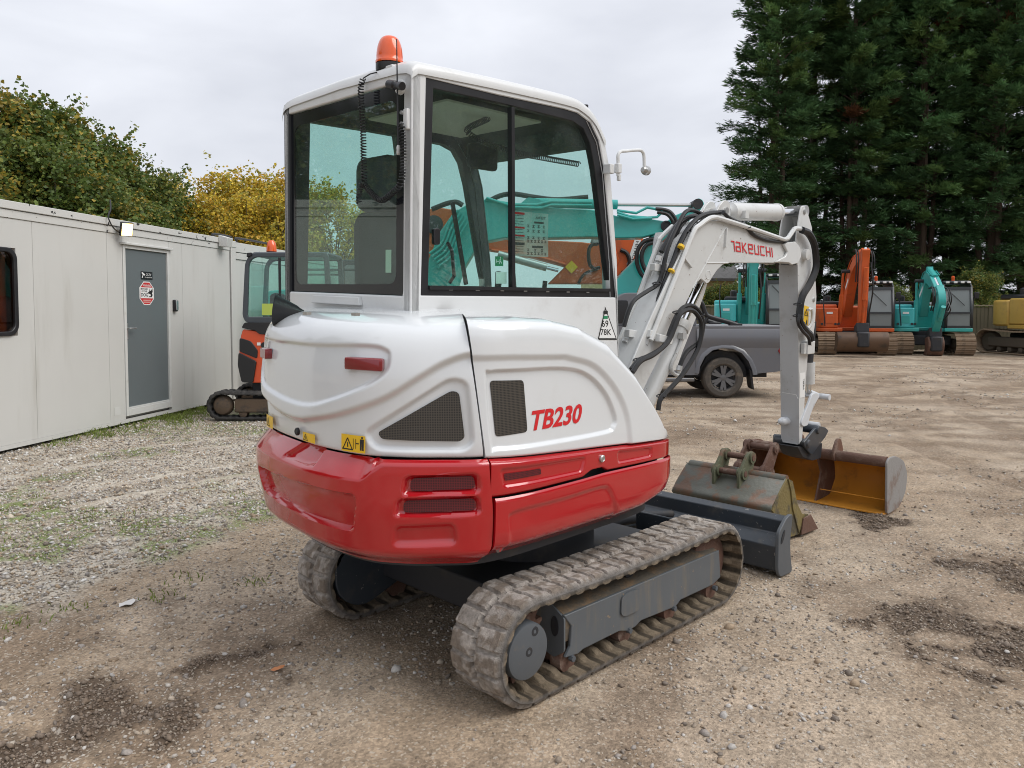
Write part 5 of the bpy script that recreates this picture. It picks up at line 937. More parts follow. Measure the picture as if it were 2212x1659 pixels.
text('WARNING', 'sign_lettering', lambda u, v: t2(.003)(.22+.56*u, .79+.09*v), WPRINT, door, bold=.01)
for tx, xa, w, ya, hh in (('BEWARE', .09, .46, .65, .07), ('OF THE', .13, .38, .55, .07), ('DOG', .09, .48, .36, .15)): text(tx, 'sign_lettering', lambda u, v: t2(.0045)(xa+w*u, ya+hh*v), INK, door, bold=.012)
flat([(.66, .74), (.70, .60), (.80, .64), (.88, .74), (.90, .58), (.84, .50), (.90, .44), (.82, .34), (.60, .34), (.66, .38), (.74, .38), (.78, .44), (.70, .48), (.58, .50), (.56, .54), (.66, .58)], t2(.0045), 'dog_silhouette', INK, door)
for ya in (.18, .10): flat([(.24, ya), (.76, ya), (.76, ya+.045), (.24, ya+.045)], t2(.003), 'sign_small_print', mat('sign_pink', (.68, .35, .32), .5), door)
bx, bz = CL(zH(1115, 1030)); b = MB(); b.bb(bx-.035, bx+.035, -.05, -.0005, bz-.09, bz+.09); kb = b.build('key_box', BLACK, CB_, bevel=.012); b = MB(); b.bb(bx-.02, bx+.038, -.058, -.050, bz-.07, bz+.08); b.build('key_box_lid', STEEL, kb, bevel=.008)
# window with rubber seal
wo = rrect(wl[0], wl[1], wz[0], wz[1], .13, 5); wi = rrect(wl[0]+.05, wl[1]-.05, wz[0]+.05, wz[1]-.05, .10, 5)
b = MB(); b.ring(wo, wi, 1, -.025, .03); ww = b.build('cabin_window', BLACK, CB_, bevel=.008); b = MB(); b.prism(wi, 1, .005, .012); b.build('window_pane', glass('bronze_glass', (.62, .44, .26)), ww, smooth=0)
b = MB(); b.bb(wl[0], wl[1], .14, .15, wz[0]-.02, wz[1]+.02); b.build('reflection_panel', mat('tan_reflection', (.50, .30, .10), .8, dirt=(.10, .07, .05), dscale=2.5, dthr=(.45, .6)), CB_)  # tan panel added behind the glass to stand in for an orange reflection
# flood light
fx, fz = k1(735, 285); FL = empty('flood_light', (0, 0, 0)); FL.parent = None; FL.location = CB_.location; FL.rotation_euler = (0, 0, CRZ); tag(FL, 'lit square flood light on the cabin wall above the door corner', 'lamp')
R_ = Matrix.Rotation(math.radians(16), 3, 'X'); R_ = Matrix.Rotation(math.radians(-34), 3, 'Z') @ R_; b = MB(); b.box((fx, -.14, fz), (.16, .06, .19), R_); b.build('lamp_housing', DARK, FL, bevel=.01); b = MB(); b.box(Vector((fx, -.14, fz))+R_ @ Vector((0, -.034, 0)), (.135, .008, .165), R_); b.build('lamp_lens', emit('lit_led', (1, .70, .26), 2.9), FL)
b = MB(); b.tube(catmull([(fx-.20, -.04, fz+.22), (fx-.26, -.07, fz+.12), (fx-.18, -.08, fz+.0), (fx-.06, -.08, fz-.05)], 5), .009, 6); b.tube(catmull([(fx-.12, .0, fz+.38), (fx-.2, -.06, fz+.24), (fx-.24, -.06, fz+.16)], 5), .009, 6); b.build('lamp_cable', RUBBER, FL); b = MB(); b.bb(fx-.06, fx+.06, -.11, -.031, fz-.01, fz+.02); b.build('lamp_bracket', STEEL, FL)
lx, lz = k1(1378, 360); b = MB(); b.prism([(-.03, lz+.10), (-.03, lz-.09), (-.17, lz-.10), (-.20, lz+.05)], 0, lx-.08, lx+.10); o = b.build('end_wall_lamp', CONT, None, bevel=.006); o.location = CB_.location; o.rotation_euler = (0, 0, CRZ); tag(o, 'unlit pale grey lamp box on the roof rail at the end of the cabin', 'lamp')
# small plate and stain rings on wall
px_, pz_ = k1(738, 1425); b = MB(); b.bb(px_-.06, px_+.06, -.003, .0, pz_-.06, pz_+.05); b.build('wall_plate', ALU, CB_)
# store container beyond
C2_ = empty('store_container', CB_.location, CRZ, 'grey steel store container standing end to end with the cabin', 'container'); xs, xf_ = xe+.03, xe+5.6
zc1 = k1(1475, 365)[1]
b = MB(); b.bb(xs, xs+.16, -.02, .14, .04, zc1); b.build('corner_post', CONT, C2_, bevel=.008); b = MB(); b.bb(xs-.005, xs+.165, -.03, .15, zc1-.10, zc1+.01); b.build('corner_casting', CONTF, C2_, bevel=.008)
for k in range(5): b = MB(); b.bb(xs+.17+k*1.08, xs+.17+(k+1)*1.08-.012, .03, .08, .14, zc1-.30); b.build('wall_panel', CONT, C2_)
b = MB(); b.bb(xs+.165, xf_, .0, .14, zc1-.17, zc1); b.build('roof_rail', CONTF, C2_, bevel=.006); b = MB(); b.bb(xs+.165, xf_, .01, .1, zc1-.295, zc1-.18); b.build('roof_rail', CONT, C2_, bevel=.006); b = MB(); b.bb(xs+.165, xf_, -.01, .12, .03, .135); b.build('base_rail', CONT, C2_)
b = MB(); b.bb(xs, xf_, .145, 2.4, zc1-.06, zc1-.01); b.build('roof', CONT, C2_); b = MB(); b.bb(xs, xf_, 2.3, 2.4, .05, zc1-.07); b.build('back_wall', CONT, C2_)
# guard rails on the roof
GRl = tag(empty('roof_guard_rail', CB_.location, CRZ), 'dark tubular guard rail standing on the store container roof', 'rail')
for a, c in ((k1(1500, 330)[0], k1(1612, 330)[0]), (k1(1640, 330)[0], k1(1640, 330)[0]+1.3)):
    zz = k1(1560, 322)[1]; b = MB(); b.tube(catmull([(a, .5, zc1-.012), (a, .5, zz-.05), (a+.05, .5, zz), (c-.05, .5, zz), (c, .5, zz-.05), (c, .5, zc1-.012)], 4), .022, 8); b.build('rail_hoop', BLACK, GRl)
# ================================================================== loose buckets lying in front of the blade
def loose_bucket(name, px, y0, y1, mshell, mside, mear, label, earpos, tube_i):
    poly = [tuple(H(z8(*p), 1, y0, False)[[0, 2]]) for p in px]; mz = min(p[1] for p in poly); poly = [(x, z-mz-.002) for x, z in poly]
    bx_ = poly[0][0]; R_ = empty(name, (bx_, (y0+y1)/2, 0), 0, label, 'bucket'); q = [(x-bx_, z) for x, z in poly]; h = (y1-y0)/2
    return R_, q, h
pxs = [(1100, 672), (1135, 690), (1150, 760), (1175, 880), (1215, 965), (1275, 966), (1335, 1085), (1195, 1138), (1112, 1166), (1040, 1060), (975, 940), (1010, 850), (1055, 755)]
y0, y1 = -.475, .33
GB, q, h = loose_bucket('digging_bucket', pxs, y0, y1, PEWTER, MOSS, PEWTER, 'grey green mossy digging bucket with two pinned ears, lying behind the blade', None, 0)
back = catmull([q[0], q[12], q[11], q[10], q[9], q[8]], 5); b = MB(); b.grid([[(x, y, z) for x, z in back] for y in (-h+.01, 0, h-.01)]); o = b.build('bucket_shell', PEWTER, GB, smooth=40); md = o.modifiers.new('t', 'SOLIDIFY'); md.thickness = .014
for y, m_ in ((-h, MOSS), (h-.016, PEWTER)):
    b = MB(); b.prism(q, 1, y, y+.016); b.build('bucket_cheek', m_, GB, bevel=.003)
    b = MB(); st3 = [q[0], q[1], q[2], q[3], q[4], (q[4][0]+.02, q[4][1]-.04), (q[7][0]-.01, q[7][1]+.012), (q[3][0]-.07, q[3][1]-.02), (q[2][0]-.05, q[2][1])]; b.prism(st3, 1, y-.010 if y < 0 else y+.016, y if y < 0 else y+.026); b.build('cheek_strap', m_, GB, bevel=.002)
    b = MB(); b.prism([q[5], q[6], q[7], (q[4][0]+.0, q[4][1]-.03)], 1, y-.022 if y < 0 else y+.027, y-.011 if y < 0 else y+.038); b.build('side_cutter', RUST, GB, bevel=.002)
tb = ((q[0][0]+q[1][0])/2-.01, q[0][1]-.02); b = MB(); b.cyl((tb[0], -h+.017, tb[1]), (tb[0], h-.017, tb[1]), .040, 18); b.build('bucket_tube', PEWTER, GB)
b = MB(); b.prism([(q[6][0], q[6][1]+.0), (q[6][0]+.02, q[6][1]+.012), (q[8][0]+.04, .022), (q[8][0], .004)], 1, -h+.02, h-.02); b.build('cutting_lip', RUST, GB)
# ears on the back
def ears(root, ys_, pts, pins, m_ear, m_pin, pr=.022):
    for y in ys_:
        b = MB(); b.prism(rpoly(pts, .03), 1, y-.011, y+.011); b.build('bucket_ear', m_ear, root, bevel=.003)
    for (px_, pz_) in pins:
        b = MB(); b.cyl((px_, ys_[0]-.03, pz_), (px_, ys_[1]+.03, pz_), pr, 14); b.build('ear_pin', m_pin, root)
        for y in ys_: b = MB(); b.cyl((px_, y-.026, pz_), (px_, y+.026, pz_), .042, 16); b.build('pin_boss', m_ear, root)
yc = float(H(z8(640, 640), 0, GB.location[0]-.03, False)[1])-GB.location[1]
ex, ez = tb
ears(GB, (yc-.10, yc+.10), [(ex-.15, ez-.24), (ex-.155, ez+.02), (ex-.03, ez+.155), (ex+.05, ez+.17), (ex+.08, ez+.12), (ex+.03, ez-.02), (ex-.04, ez-.10), (ex-.10, ez-.22)], [(ex-.095, ez+.02), (ex+.02, ez+.12)], mat('mossy_ear', (.10, .105, .06), .75, dirt=(.16, .08, .05), dthr=(.5, .65, .9), bump=.4, var=.3), RUST)
# second, narrow rusty bucket behind it
RBX = empty('trenching_bucket', (2.62, .02, 0), 0, 'narrow rusty trenching bucket with upright pinned ears, between the two wider buckets', 'bucket')
prof2 = catmull([(-.02, .34), (-.14, .22), (-.15, .08), (-.05, .006), (.16, .004)], 5); b = MB(); b.grid([[(x, y, z) for x, z in prof2] for y in (-.14, .14)]); o = b.build('bucket_shell', RUST, RBX); md = o.modifiers.new('t', 'SOLIDIFY'); md.thickness = .012
for y in (-.15, .138): b = MB(); b.prism(prof2+[(.10, .14), (.05, .34)], 1, y, y+.012); b.build('bucket_cheek', RUST, RBX)
b = MB(); b.cyl((.0, -.135, .345), (.0, .135, .345), .04, 16); b.build('bucket_tube', RUST, RBX)
for dy in (.07,):
    ears(RBX, (-.10, .12), [(-.10, .26), (-.12, .38), (.06, .56), (.13, .58), (.15, .50), (.06, .36), (.0, .28)], [(-.06, .37), (.09, .53)], RUST, RUST, .024)
# ================================================================== side-on things: local X = right, Y = away, Z = up
RZI = YAW-math.pi/2; RV = np.array([_r[0], _r[1], 0]); FH = np.array([math.cos(YAW), math.sin(YAW), 0])
def sideon(p, depth=None, base=None):
    o = GR(p) if depth is None else AT(p, depth); o = np.array([o[0], o[1], 0.]); hit_ = imgplane(o, FH)
    def pl(q, dy=0.):
        w = imgplane(o+FH*dy, FH)(q)-o; return (float(w @ RV), float(w[2]))
    return o, pl
# ---- orange and black mini digger by the containers
KO = mat('orange_cover', (.62, .075, .018), .35, dirt=(.4, .08, .04), dthr=(.55, .8, .5), coat=.4); KG = mat('slate_cab_frame', (.055, .065, .075), .4, dirt=(.13, .12, .11), dthr=(.55, .8, .5)); MUDST = mat('muddy_steel', (.11, .075, .05), .85, dirt=(.05, .045, .04), dthr=(.45, .65), bump=.4)
ko, kp = sideon(zD(300, 1575)); KB = empty('parked_mini_digger', ko, RZI, 'orange and black mini digger with slate grey cab parked by the containers', 'excavator')
D_ = lambda x, y: kp(zD(x, y))
hgt = D_(200, 1332)[1]; xa = D_(45, 1450)[0]; rr_ = hgt/2
for y in (.0, 1.15):
    t = belt('rubber_track', y, y+.30, KB, xa+rr_, xa+rr_+1.45, rr_, rr_, n=180, pitch=.1, lug=.02, clean=True, seed=int(y*3+2))
    b = MB(); b.lathe((xa+rr_, y+.02, rr_), (0, 1, 0), [(.06, 0), (.12, .02), (rr_-.08, .05), (rr_-.07, .10)], 24); b.build('sprocket', MUDST, t); b = MB(); b.bb(xa+rr_+.18, xa+rr_+1.3, y+.03, y+.2, rr_-.10, rr_+.10); b.build('track_frame', MUDST, t, bevel=.02)
    for k in range(3): b = MB(); b.lathe((xa+rr_+.3+.4*k, y+.04, .11), (0, 1, 0), [(.02, 0), (.06, .01), (.06, .12)], 14); b.build('track_roller', MUDST, t)
def slab(name, f, P, y0, y1, m, par, r=.02, bevel=.01):
    b = MB(); b.prism(rpoly([f(*p) for p in P], r, 3), 1, y0, y1); return b.build(name, m, par, bevel=bevel)
b = MB(); b.bb(xa+.6, xa+1.6, .25, 1.2, rr_*1.2, D_(400, 1275)[1]); b.build('slew_base', DARK, KB)
slab('rear_cover', D_, [(318, 840), (300, 900), (288, 1010), (300, 1240), (400, 1275), (900, 1275), (900, 880), (520, 890), (440, 860)], .12, 1.25, KO, KB, .03)
slab('corner_weight', D_, [(288, 1028), (432, 1100), (405, 1272), (312, 1266), (282, 1130)], .09, .5, BLACK, KB, .03)
slab('cover_grille', D_, [(293, 910), (385, 938), (440, 1010), (436, 1078), (292, 1020)], .105, .2, BLACK, KB, .03)
slab('cab_plinth', D_, [(310, 832), (332, 788), (900, 780), (900, 892), (520, 886), (450, 880), (420, 850)], .10, 1.22, BLACK, KB, .03)
OK_ = rpoly([D_(*p) for p in [(335, 790), (305, 735), (325, 315), (345, 262), (395, 222), (1000, 222), (1040, 790)]], .05, 3); IK = rpoly([D_(*p) for p in [(352, 742), (345, 730), (357, 320), (372, 282), (410, 258), (965, 258), (985, 742)]], .04, 3)
b = MB(); b.ring(OK_, IK, 1, .16, .22); kc = b.build('cab_frame', KG, KB, bevel=.01); b = MB(); b.ring(OK_, IK, 1, 1.05, 1.10); b.build('cab_frame_far', KG, KB)
zt_ = D_(600, 222)[1]; b = MB(); b.bb(D_(375, 0)[0], D_(1000, 0)[0], .18, 1.08, zt_-.05, zt_+.012); b.build('cab_roof', KG, KB, bevel=.03)
for yy in (.185, 1.07): b = MB(); b.prism(IK, 1, yy, yy+.005); b.build('cab_glass', CABGLASS, kc, smooth=0)
b = MB(); b.bb(D_(590, 0)[0], D_(606, 0)[0], .17, .21, D_(0, 742)[1], D_(0, 262)[1]); b.build('door_edge', BLACK, kc); b = MB(); b.bb(D_(330, 0)[0], D_(355, 0)[0], .23, 1.04, D_(0, 740)[1], D_(0, 300)[1]); b.build('rear_glass', CABGLASS, kc)
slab('seat_back', D_, [(465, 640), (470, 560), (510, 543), (550, 552), (580, 600), (585, 780), (465, 780)], .5, .75, SEATM, KB, .03); slab('yellow_card', D_, [(462, 635), (580, 635), (580, 728), (462, 728)], .175, .179, LIME, KB, .001, None)
bx, bz = D_(492, 215); b = MB(); b.lathe((bx, .45, bz-.005), (0, 0, 1), [(.075, 0), (.075, .03)], 18); b.build('beacon_base', BLACK, KB); b = MB(); b.lathe((bx, .45, bz+.025), (0, 0, 1), [(.075, 0), (.072, .06), (.06, .13), (.035, .165), (.0, .17)], 20); b.build('beacon_lens', AMBER, KB)
slab('work_lamp', D_, [(348, 260), (350, 225), (385, 222), (385, 245)], .12, .18, BLACK, KB, .005, .003)
slab('number_plate', D_, [(475, 1145), (560, 1145), (560, 1200), (475, 1200)], .112, .118, WPRINT, KB, .002, None); a_, c_ = D_(482, 1195), D_(520, 1158); text('93', 'plate_digits', lambda u, v: Vector((a_[0]+(c_[0]-a_[0])*u, .110, a_[1]+(c_[1]-a_[1])*v)), INK, KB, bold=.01)
slab('white_label', D_, [(434, 948), (462, 948), (462, 972), (434, 972)], .112, .118, WPRINT, KB, .001, None); b = MB(); q_ = D_(490, 970); b.cyl((q_[0], .108, q_[1]), (q_[0], .13, q_[1]), .045, 14); b.build('filler_hole', BLACK, KB)
# ---- grey pickup truck
PG = mat('pickup_paint', (.125, .128, .142), .35, dirt=(.17, .145, .115), dscale=3, dthr=(.5, .85, .6), coat=.5, var=.08); TYRE = mat('dusty_tyre', (.075, .065, .055), .9, dirt=(.16, .13, .10), dthr=(.45, .7), bump=.4, bscale=80); RIM = mat('alloy_dark', (.14, .14, .145), .4, metal=.5, dirt=(.16, .13, .10), dthr=(.5, .8))
po, pp = sideon(zG(802, 1640)); PK = empty('pickup_truck', po, RZI, 'dark grey pickup truck with black roll bar behind the raised boom', 'truck')
G_ = lambda x, y: pp(zG(x, y)); wr = G_(802, 1170)[1]/2; wx = G_(802, 0)[0]; WB = 3.09; X0 = wx-WB
arch = [G_(*p) for p in [(490, 1355), (505, 1270), (560, 1160), (650, 1085), (760, 1060), (880, 1068), (985, 1120), (1060, 1210), (1100, 1300), (1115, 1370)]]
farch = [(x-WB, z) for x, z in arch]
tail = G_(1530, 0)[0]; bot = G_(0, 1360)[1]; zbed = G_(0, 815)[1]; zsh = zbed-.03
side = [(tail-.03, zbed), (tail, zbed-.25), (tail+.01, bot+.15), (tail-.12, bot+.05), (arch[-1][0], bot)]+arch[::-1]+[(arch[0][0]-.02, bot-.02), (farch[-1][0]+.02, bot-.02)]+farch[::-1]+[(X0-.85, bot+.12), (X0-.90, bot+.45), (X0-.80, zbed-.10), (X0+.55, zbed+.02)]
rows = []
b = MB(); b.prism(side, 1, .0, 1.80); body = b.build('body_shell', PG, PK, smooth=30, bevel=.035)
fl = [(x+(.0), z) for x, z in arch]; ou = [(wx+(x-wx)*1.16, wr+(z-wr)*1.13) for x, z in arch]
for dx in (0, -WB):
    b = MB(); b.grid([[(x+dx, -.0, z) for x, z in ou], [(x+dx, -.03, z) for x, z in [((a[0]+c[0])/2, (a[1]+c[1])/2) for a, c in zip(fl, ou)]], [(x+dx, -.028, z) for x, z in fl], [(x+dx, .06, z) for x, z in fl]]); b.build('wheel_arch', PG, PK, smooth=60)
    for y, sg_ in ((.02, 1), (1.54, -1)):
        b = MB(); b.lathe((wx+dx, y, wr), (0, 1, 0), [(wr*.60, .24), (wr*.60, .03), (wr*.70, .0), (wr*.90, .0), (wr*.985, .03), (wr, .07), (wr, .19), (wr*.985, .22), (wr*.9, .245), (wr*.60, .24)], 40, caps=False); w_ = b.build('wheel', TYRE, PK)
        b = MB(); b.lathe((wx+dx, y+.02 if sg_ > 0 else y+.22, wr), (0, sg_, 0), [(wr*.64, .02), (wr*.63, .0), (wr*.60, .012), (wr*.57, .05), (wr*.55, .12)], 36, caps=False); b.lathe((wx+dx, y+.03 if sg_ > 0 else y+.21, wr), (0, sg_, 0), [(wr*.10, -.012), (wr*.17, -.005), (wr*.19, .03)], 20)
        for k in range(6):
            for s_ in (-.14, .14):
                an = 2*math.pi*k/6+math.pi/6; an2 = an+s_*1.15; p = Vector((wx+dx+wr*.13*math.cos(an+s_*.8), y+.045 if sg_ > 0 else y+.195, wr+wr*.13*math.sin(an+s_*.8))); q_ = Vector((wx+dx+wr*.60*math.cos(an2), y+.038 if sg_ > 0 else y+.202, wr+wr*.60*math.sin(an2))); b.beam(p, q_, .05, .045, up=(0, 1, 0))
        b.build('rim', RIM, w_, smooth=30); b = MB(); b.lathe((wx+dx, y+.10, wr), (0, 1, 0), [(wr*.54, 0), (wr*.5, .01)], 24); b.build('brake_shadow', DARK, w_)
        for k in range(6): b = MB(); an = 2*math.pi*k/6; c = Vector((wx+dx+.065*math.cos(an), y+.02 if sg_ > 0 else y+.22, wr+.065*math.sin(an))); b.cyl(c, c+Vector((0, .03*sg_, 0)), .011, 6); b.build('wheel_nut', DARK, w_)
xg0, xg1 = G_(475, 0)[0], tail-.02
b = MB(); b.prism([(.004, zbed-.03), (-.012, zbed-.06), (-.030, zbed-.17), (-.034, zbed-.22), (-.024, zbed-.30), (.004, zbed-.40)], 0, xg0, xg1); b.build('bed_shoulder', PG, PK, smooth=60, bevel=.006)
b = MB(); b.prism([G_(*p) for p in [(560, 1290), (640, 1130), (800, 1090), (960, 1130), (1060, 1260), (1110, 1400), (500, 1400)]], 1, .25, 1.5); b.build('wheel_well', DARK, PK)
cabp = [(G_(500, 0)[0], zbed+.0), (G_(470, 0)[0]-.02, zbed+.50), (G_(470, 0)[0]-.25, zbed+.62), (G_(470, 0)[0]-1.3, zbed+.62), (X0+1.05, zbed+.48), (X0+.55, zbed+.02)]
cabo = rpoly(cabp, .08, 4); b = MB(); b.prism(cabo, 1, .10, 1.70); b.build('cab', PG, PK, smooth=30, bevel=.03)
for (xa_, xb_) in ((.10, 1.0), (1.06, 1.95)):
    xx = G_(470, 0)[0]-.12; b = MB(); b.prism(rpoly([(xx-xa_, zbed+.06), (xx-xa_-.05, zbed+.48), (xx-xb_+.2*(xa_ > 1), zbed+.48), (xx-xb_-.1*(xa_ > 1), zbed+.06)], .04), 1, .088, .105); b.build('side_window', GLOSSB, PK)
for x_, zz in ((G_(472, 0)[0], 0), (G_(472, 0)[0]-1.05, 0)): b = MB(); b.bb(x_-.003, x_+.003, -.003, .004, bot+.02, zbed-.03); b.build('door_gap', DARK, PK)
BB = lambda px, r, dy: MB().tube(catmull([(G_(*p)[0], dy, G_(*p)[1]) for p in px], 5), r, 12)
for dy in (.16, 1.62):
    rb_ = BB([(535, 520), (560, 560), (590, 650), (630, 695), (760, 735), (900, 775), (1010, 815)], .045, dy).build('roll_bar', BLACK, PK)
    BB([(560, 815), (590, 760), (625, 700)], .035, dy).build('roll_bar_strut', BLACK, rb_); a0, a1 = G_(880, 0)[0], G_(1030, 0)[0]; b = MB(); b.bb(a0, a1, dy-.05, dy+.05, zbed, zbed+.055); b.build('roll_bar_foot', BLACK, rb_, bevel=.01); a0, a1 = G_(545, 0)[0], G_(600, 0)[0]; b = MB(); b.bb(a0, a1, dy-.05, dy+.05, zbed, zbed+.05); b.build('roll_bar_foot', BLACK, rb_, bevel=.01)
a0 = G_(538, 522); b = MB(); b.tube([(a0[0], .16, a0[1]), (a0[0], 1.62, a0[1])], .045, 12); b.build('roll_bar_hoop', BLACK, PK)
b = MB(); b.bb(G_(600, 0)[0], tail-.04, .02, 1.78, zbed-.008, zbed+.018); b.build('bed_cover', mat('bed_rail_grey', (.22, .22, .23), .5), PK, bevel=.006)
b = MB(); b.ring(rpoly([G_(*p) for p in [(562, 935), (705, 932), (710, 1040), (575, 1046)]], .03), rpoly([G_(*p) for p in [(568, 941), (699, 938), (704, 1034), (581, 1040)]], .03), 1, -.003, .004); b.build('fuel_flap_gap', DARK, PK)
slab('bed_badge', G_, [(732, 1008), (905, 1004), (880, 1050), (755, 1052)], -.012, .004, mat('badge_grey', (.40, .40, .39), .5), PK, .01, .003); slab('badge_slot', G_, [(760, 1025), (870, 1022), (862, 1036), (768, 1038)], -.0135, -.0125, PG, PK, .004, None)
slab('tail_light', G_, [(1402, 1090), (1440, 1035), (1480, 1030), (1530, 1030), (1530, 1135), (1425, 1130)], -.012, .3, RLAMP, PK, .02, .006)
slab('mud_flap', G_, [(1078, 1300), (1108, 1330), (1135, 1545), (1108, 1520)], .02, .28, BLACK, PK, .01, None)
b = MB(); b.bb(tail-.02, tail+.22, .05, 1.75, bot+.05, bot+.22); b.build('rear_bumper', PG, PK, bevel=.04); b = MB(); b.bb(farch[-1][0]+.08, arch[0][0]-.08, -.05, .10, bot-.14, bot-.07); b.build('side_step', RIM, PK, bevel=.02)
b = MB(); b.bb(X0-.7, tail-.2, .5, 1.3, bot-.1, bot+.1); b.build('chassis', DARK, PK)
# ================================================================== big excavators
def arm(pts, hs_, k=1):
    "outline of a curved arm from its centre line and depths"
    P = catmull(pts, 6); d = np.r_[0, np.cumsum([math.dist(P[i], P[i+1]) for i in range(len(P)-1)])]; d /= d[-1]; src = np.linspace(0, 1, len(hs_)); up, dn = [], []
    for i, p in enumerate(P):
        a = P[max(i-1, 0)]; c = P[min(i+1, len(P)-1)]; tx, tz = c[0]-a[0], c[1]-a[1]; l = math.hypot(tx, tz); hh = np.interp(d[i], src, hs_)/2; up.append((p[0]-tz/l*hh, p[1]+tx/l*hh)); dn.append((p[0]+tz/l*hh, p[1]-tx/l*hh))
    return up+dn[::-1]
SHOE = mat('clay_caked_steel', (.27, .195, .13), .9, dirt=(.10, .075, .055), dscale=3, dthr=(.5, .7, .8), bump=.5, var=.25); CLAYD = mat('clay_dark', (.10, .08, .06), .9, bump=.4); CABB = mat('dark_cab', (.03, .033, .036), .4); PANE = mat('painted_sky_pane', (.20, .225, .225), .12, var=.15, dscale=1.5)  # PANE is opaque: reflected sky is put into its grey base colour
shoe_me = None
def crawler(par, y, w, L_, hgt, flip=1):
    global shoe_me
    r = hgt/2; b = MB(); b.bb(-L_/2+r, L_/2-r, y-w*.28, y+w*.28, hgt*.28, hgt*.70); t = b.build('crawler', CLAYD, par, bevel=.05)
    for sx_ in (-1, 1): b = MB(); b.lathe((sx_*(L_/2-r), y-w*.2, r), (0, 1, 0), [(.08, -.02), (r*.75, 0), (r*.80, .03), (r*.80, w*.38), (r*.75, w*.4)], 24); b.build('track_wheel', CLAYD, t)
    for k in range(5): b = MB(); b.lathe((-L_/2+r+(k+1)*(L_-2*r)/6, y-w*.25, .16), (0, 1, 0), [(.03, 0), (.10, .02), (.10, w*.46), (.03, w*.48)], 14); b.build('track_roller', CLAYD, t)
    if shoe_me is None:
        m_ = MB(); m_.prism([(-.085, -.018), (.085, -.018), (.085, .004), (.075, .03), (.06, .03), (.05, .004), (.01, .004), (.0, .022), (-.012, .004), (-.07, .004), (-.085, .02)], 1, -.5, .5); o = m_.build('track_shoe', SHOE, None, smooth=0); shoe_me = o.data; bpy.data.objects.remove(o)
    per = 2*(L_-2*r)+2*math.pi*r; n = int(per/.178)
    for k in range(n):
        s = per*k/n; a = L_-2*r
        if s < a: x, z, an = -L_/2+r+s, 0, math.pi
        elif s < a+math.pi*r: q = (s-a)/r; x, z, an = L_/2-r+r*math.sin(q), r-r*math.cos(q), math.pi-q
        elif s < 2*a+math.pi*r: q = s-a-math.pi*r; x, z, an = L_/2-r-q, 2*r-.05*math.sin(math.pi*q/a), 0
        else: q = (s-2*a-math.pi*r)/r; x, z, an = -L_/2+r-r*math.sin(q), r+r*math.cos(q), -q
        o = bpy.data.objects.new('track_shoe', shoe_me); COL.objects.link(o); o.parent = t; o.location = (x, y, z); o.rotation_euler = (0, an, 0); o.scale = (1, w, 1)
        if s < a: o.location.z += .02
    return t
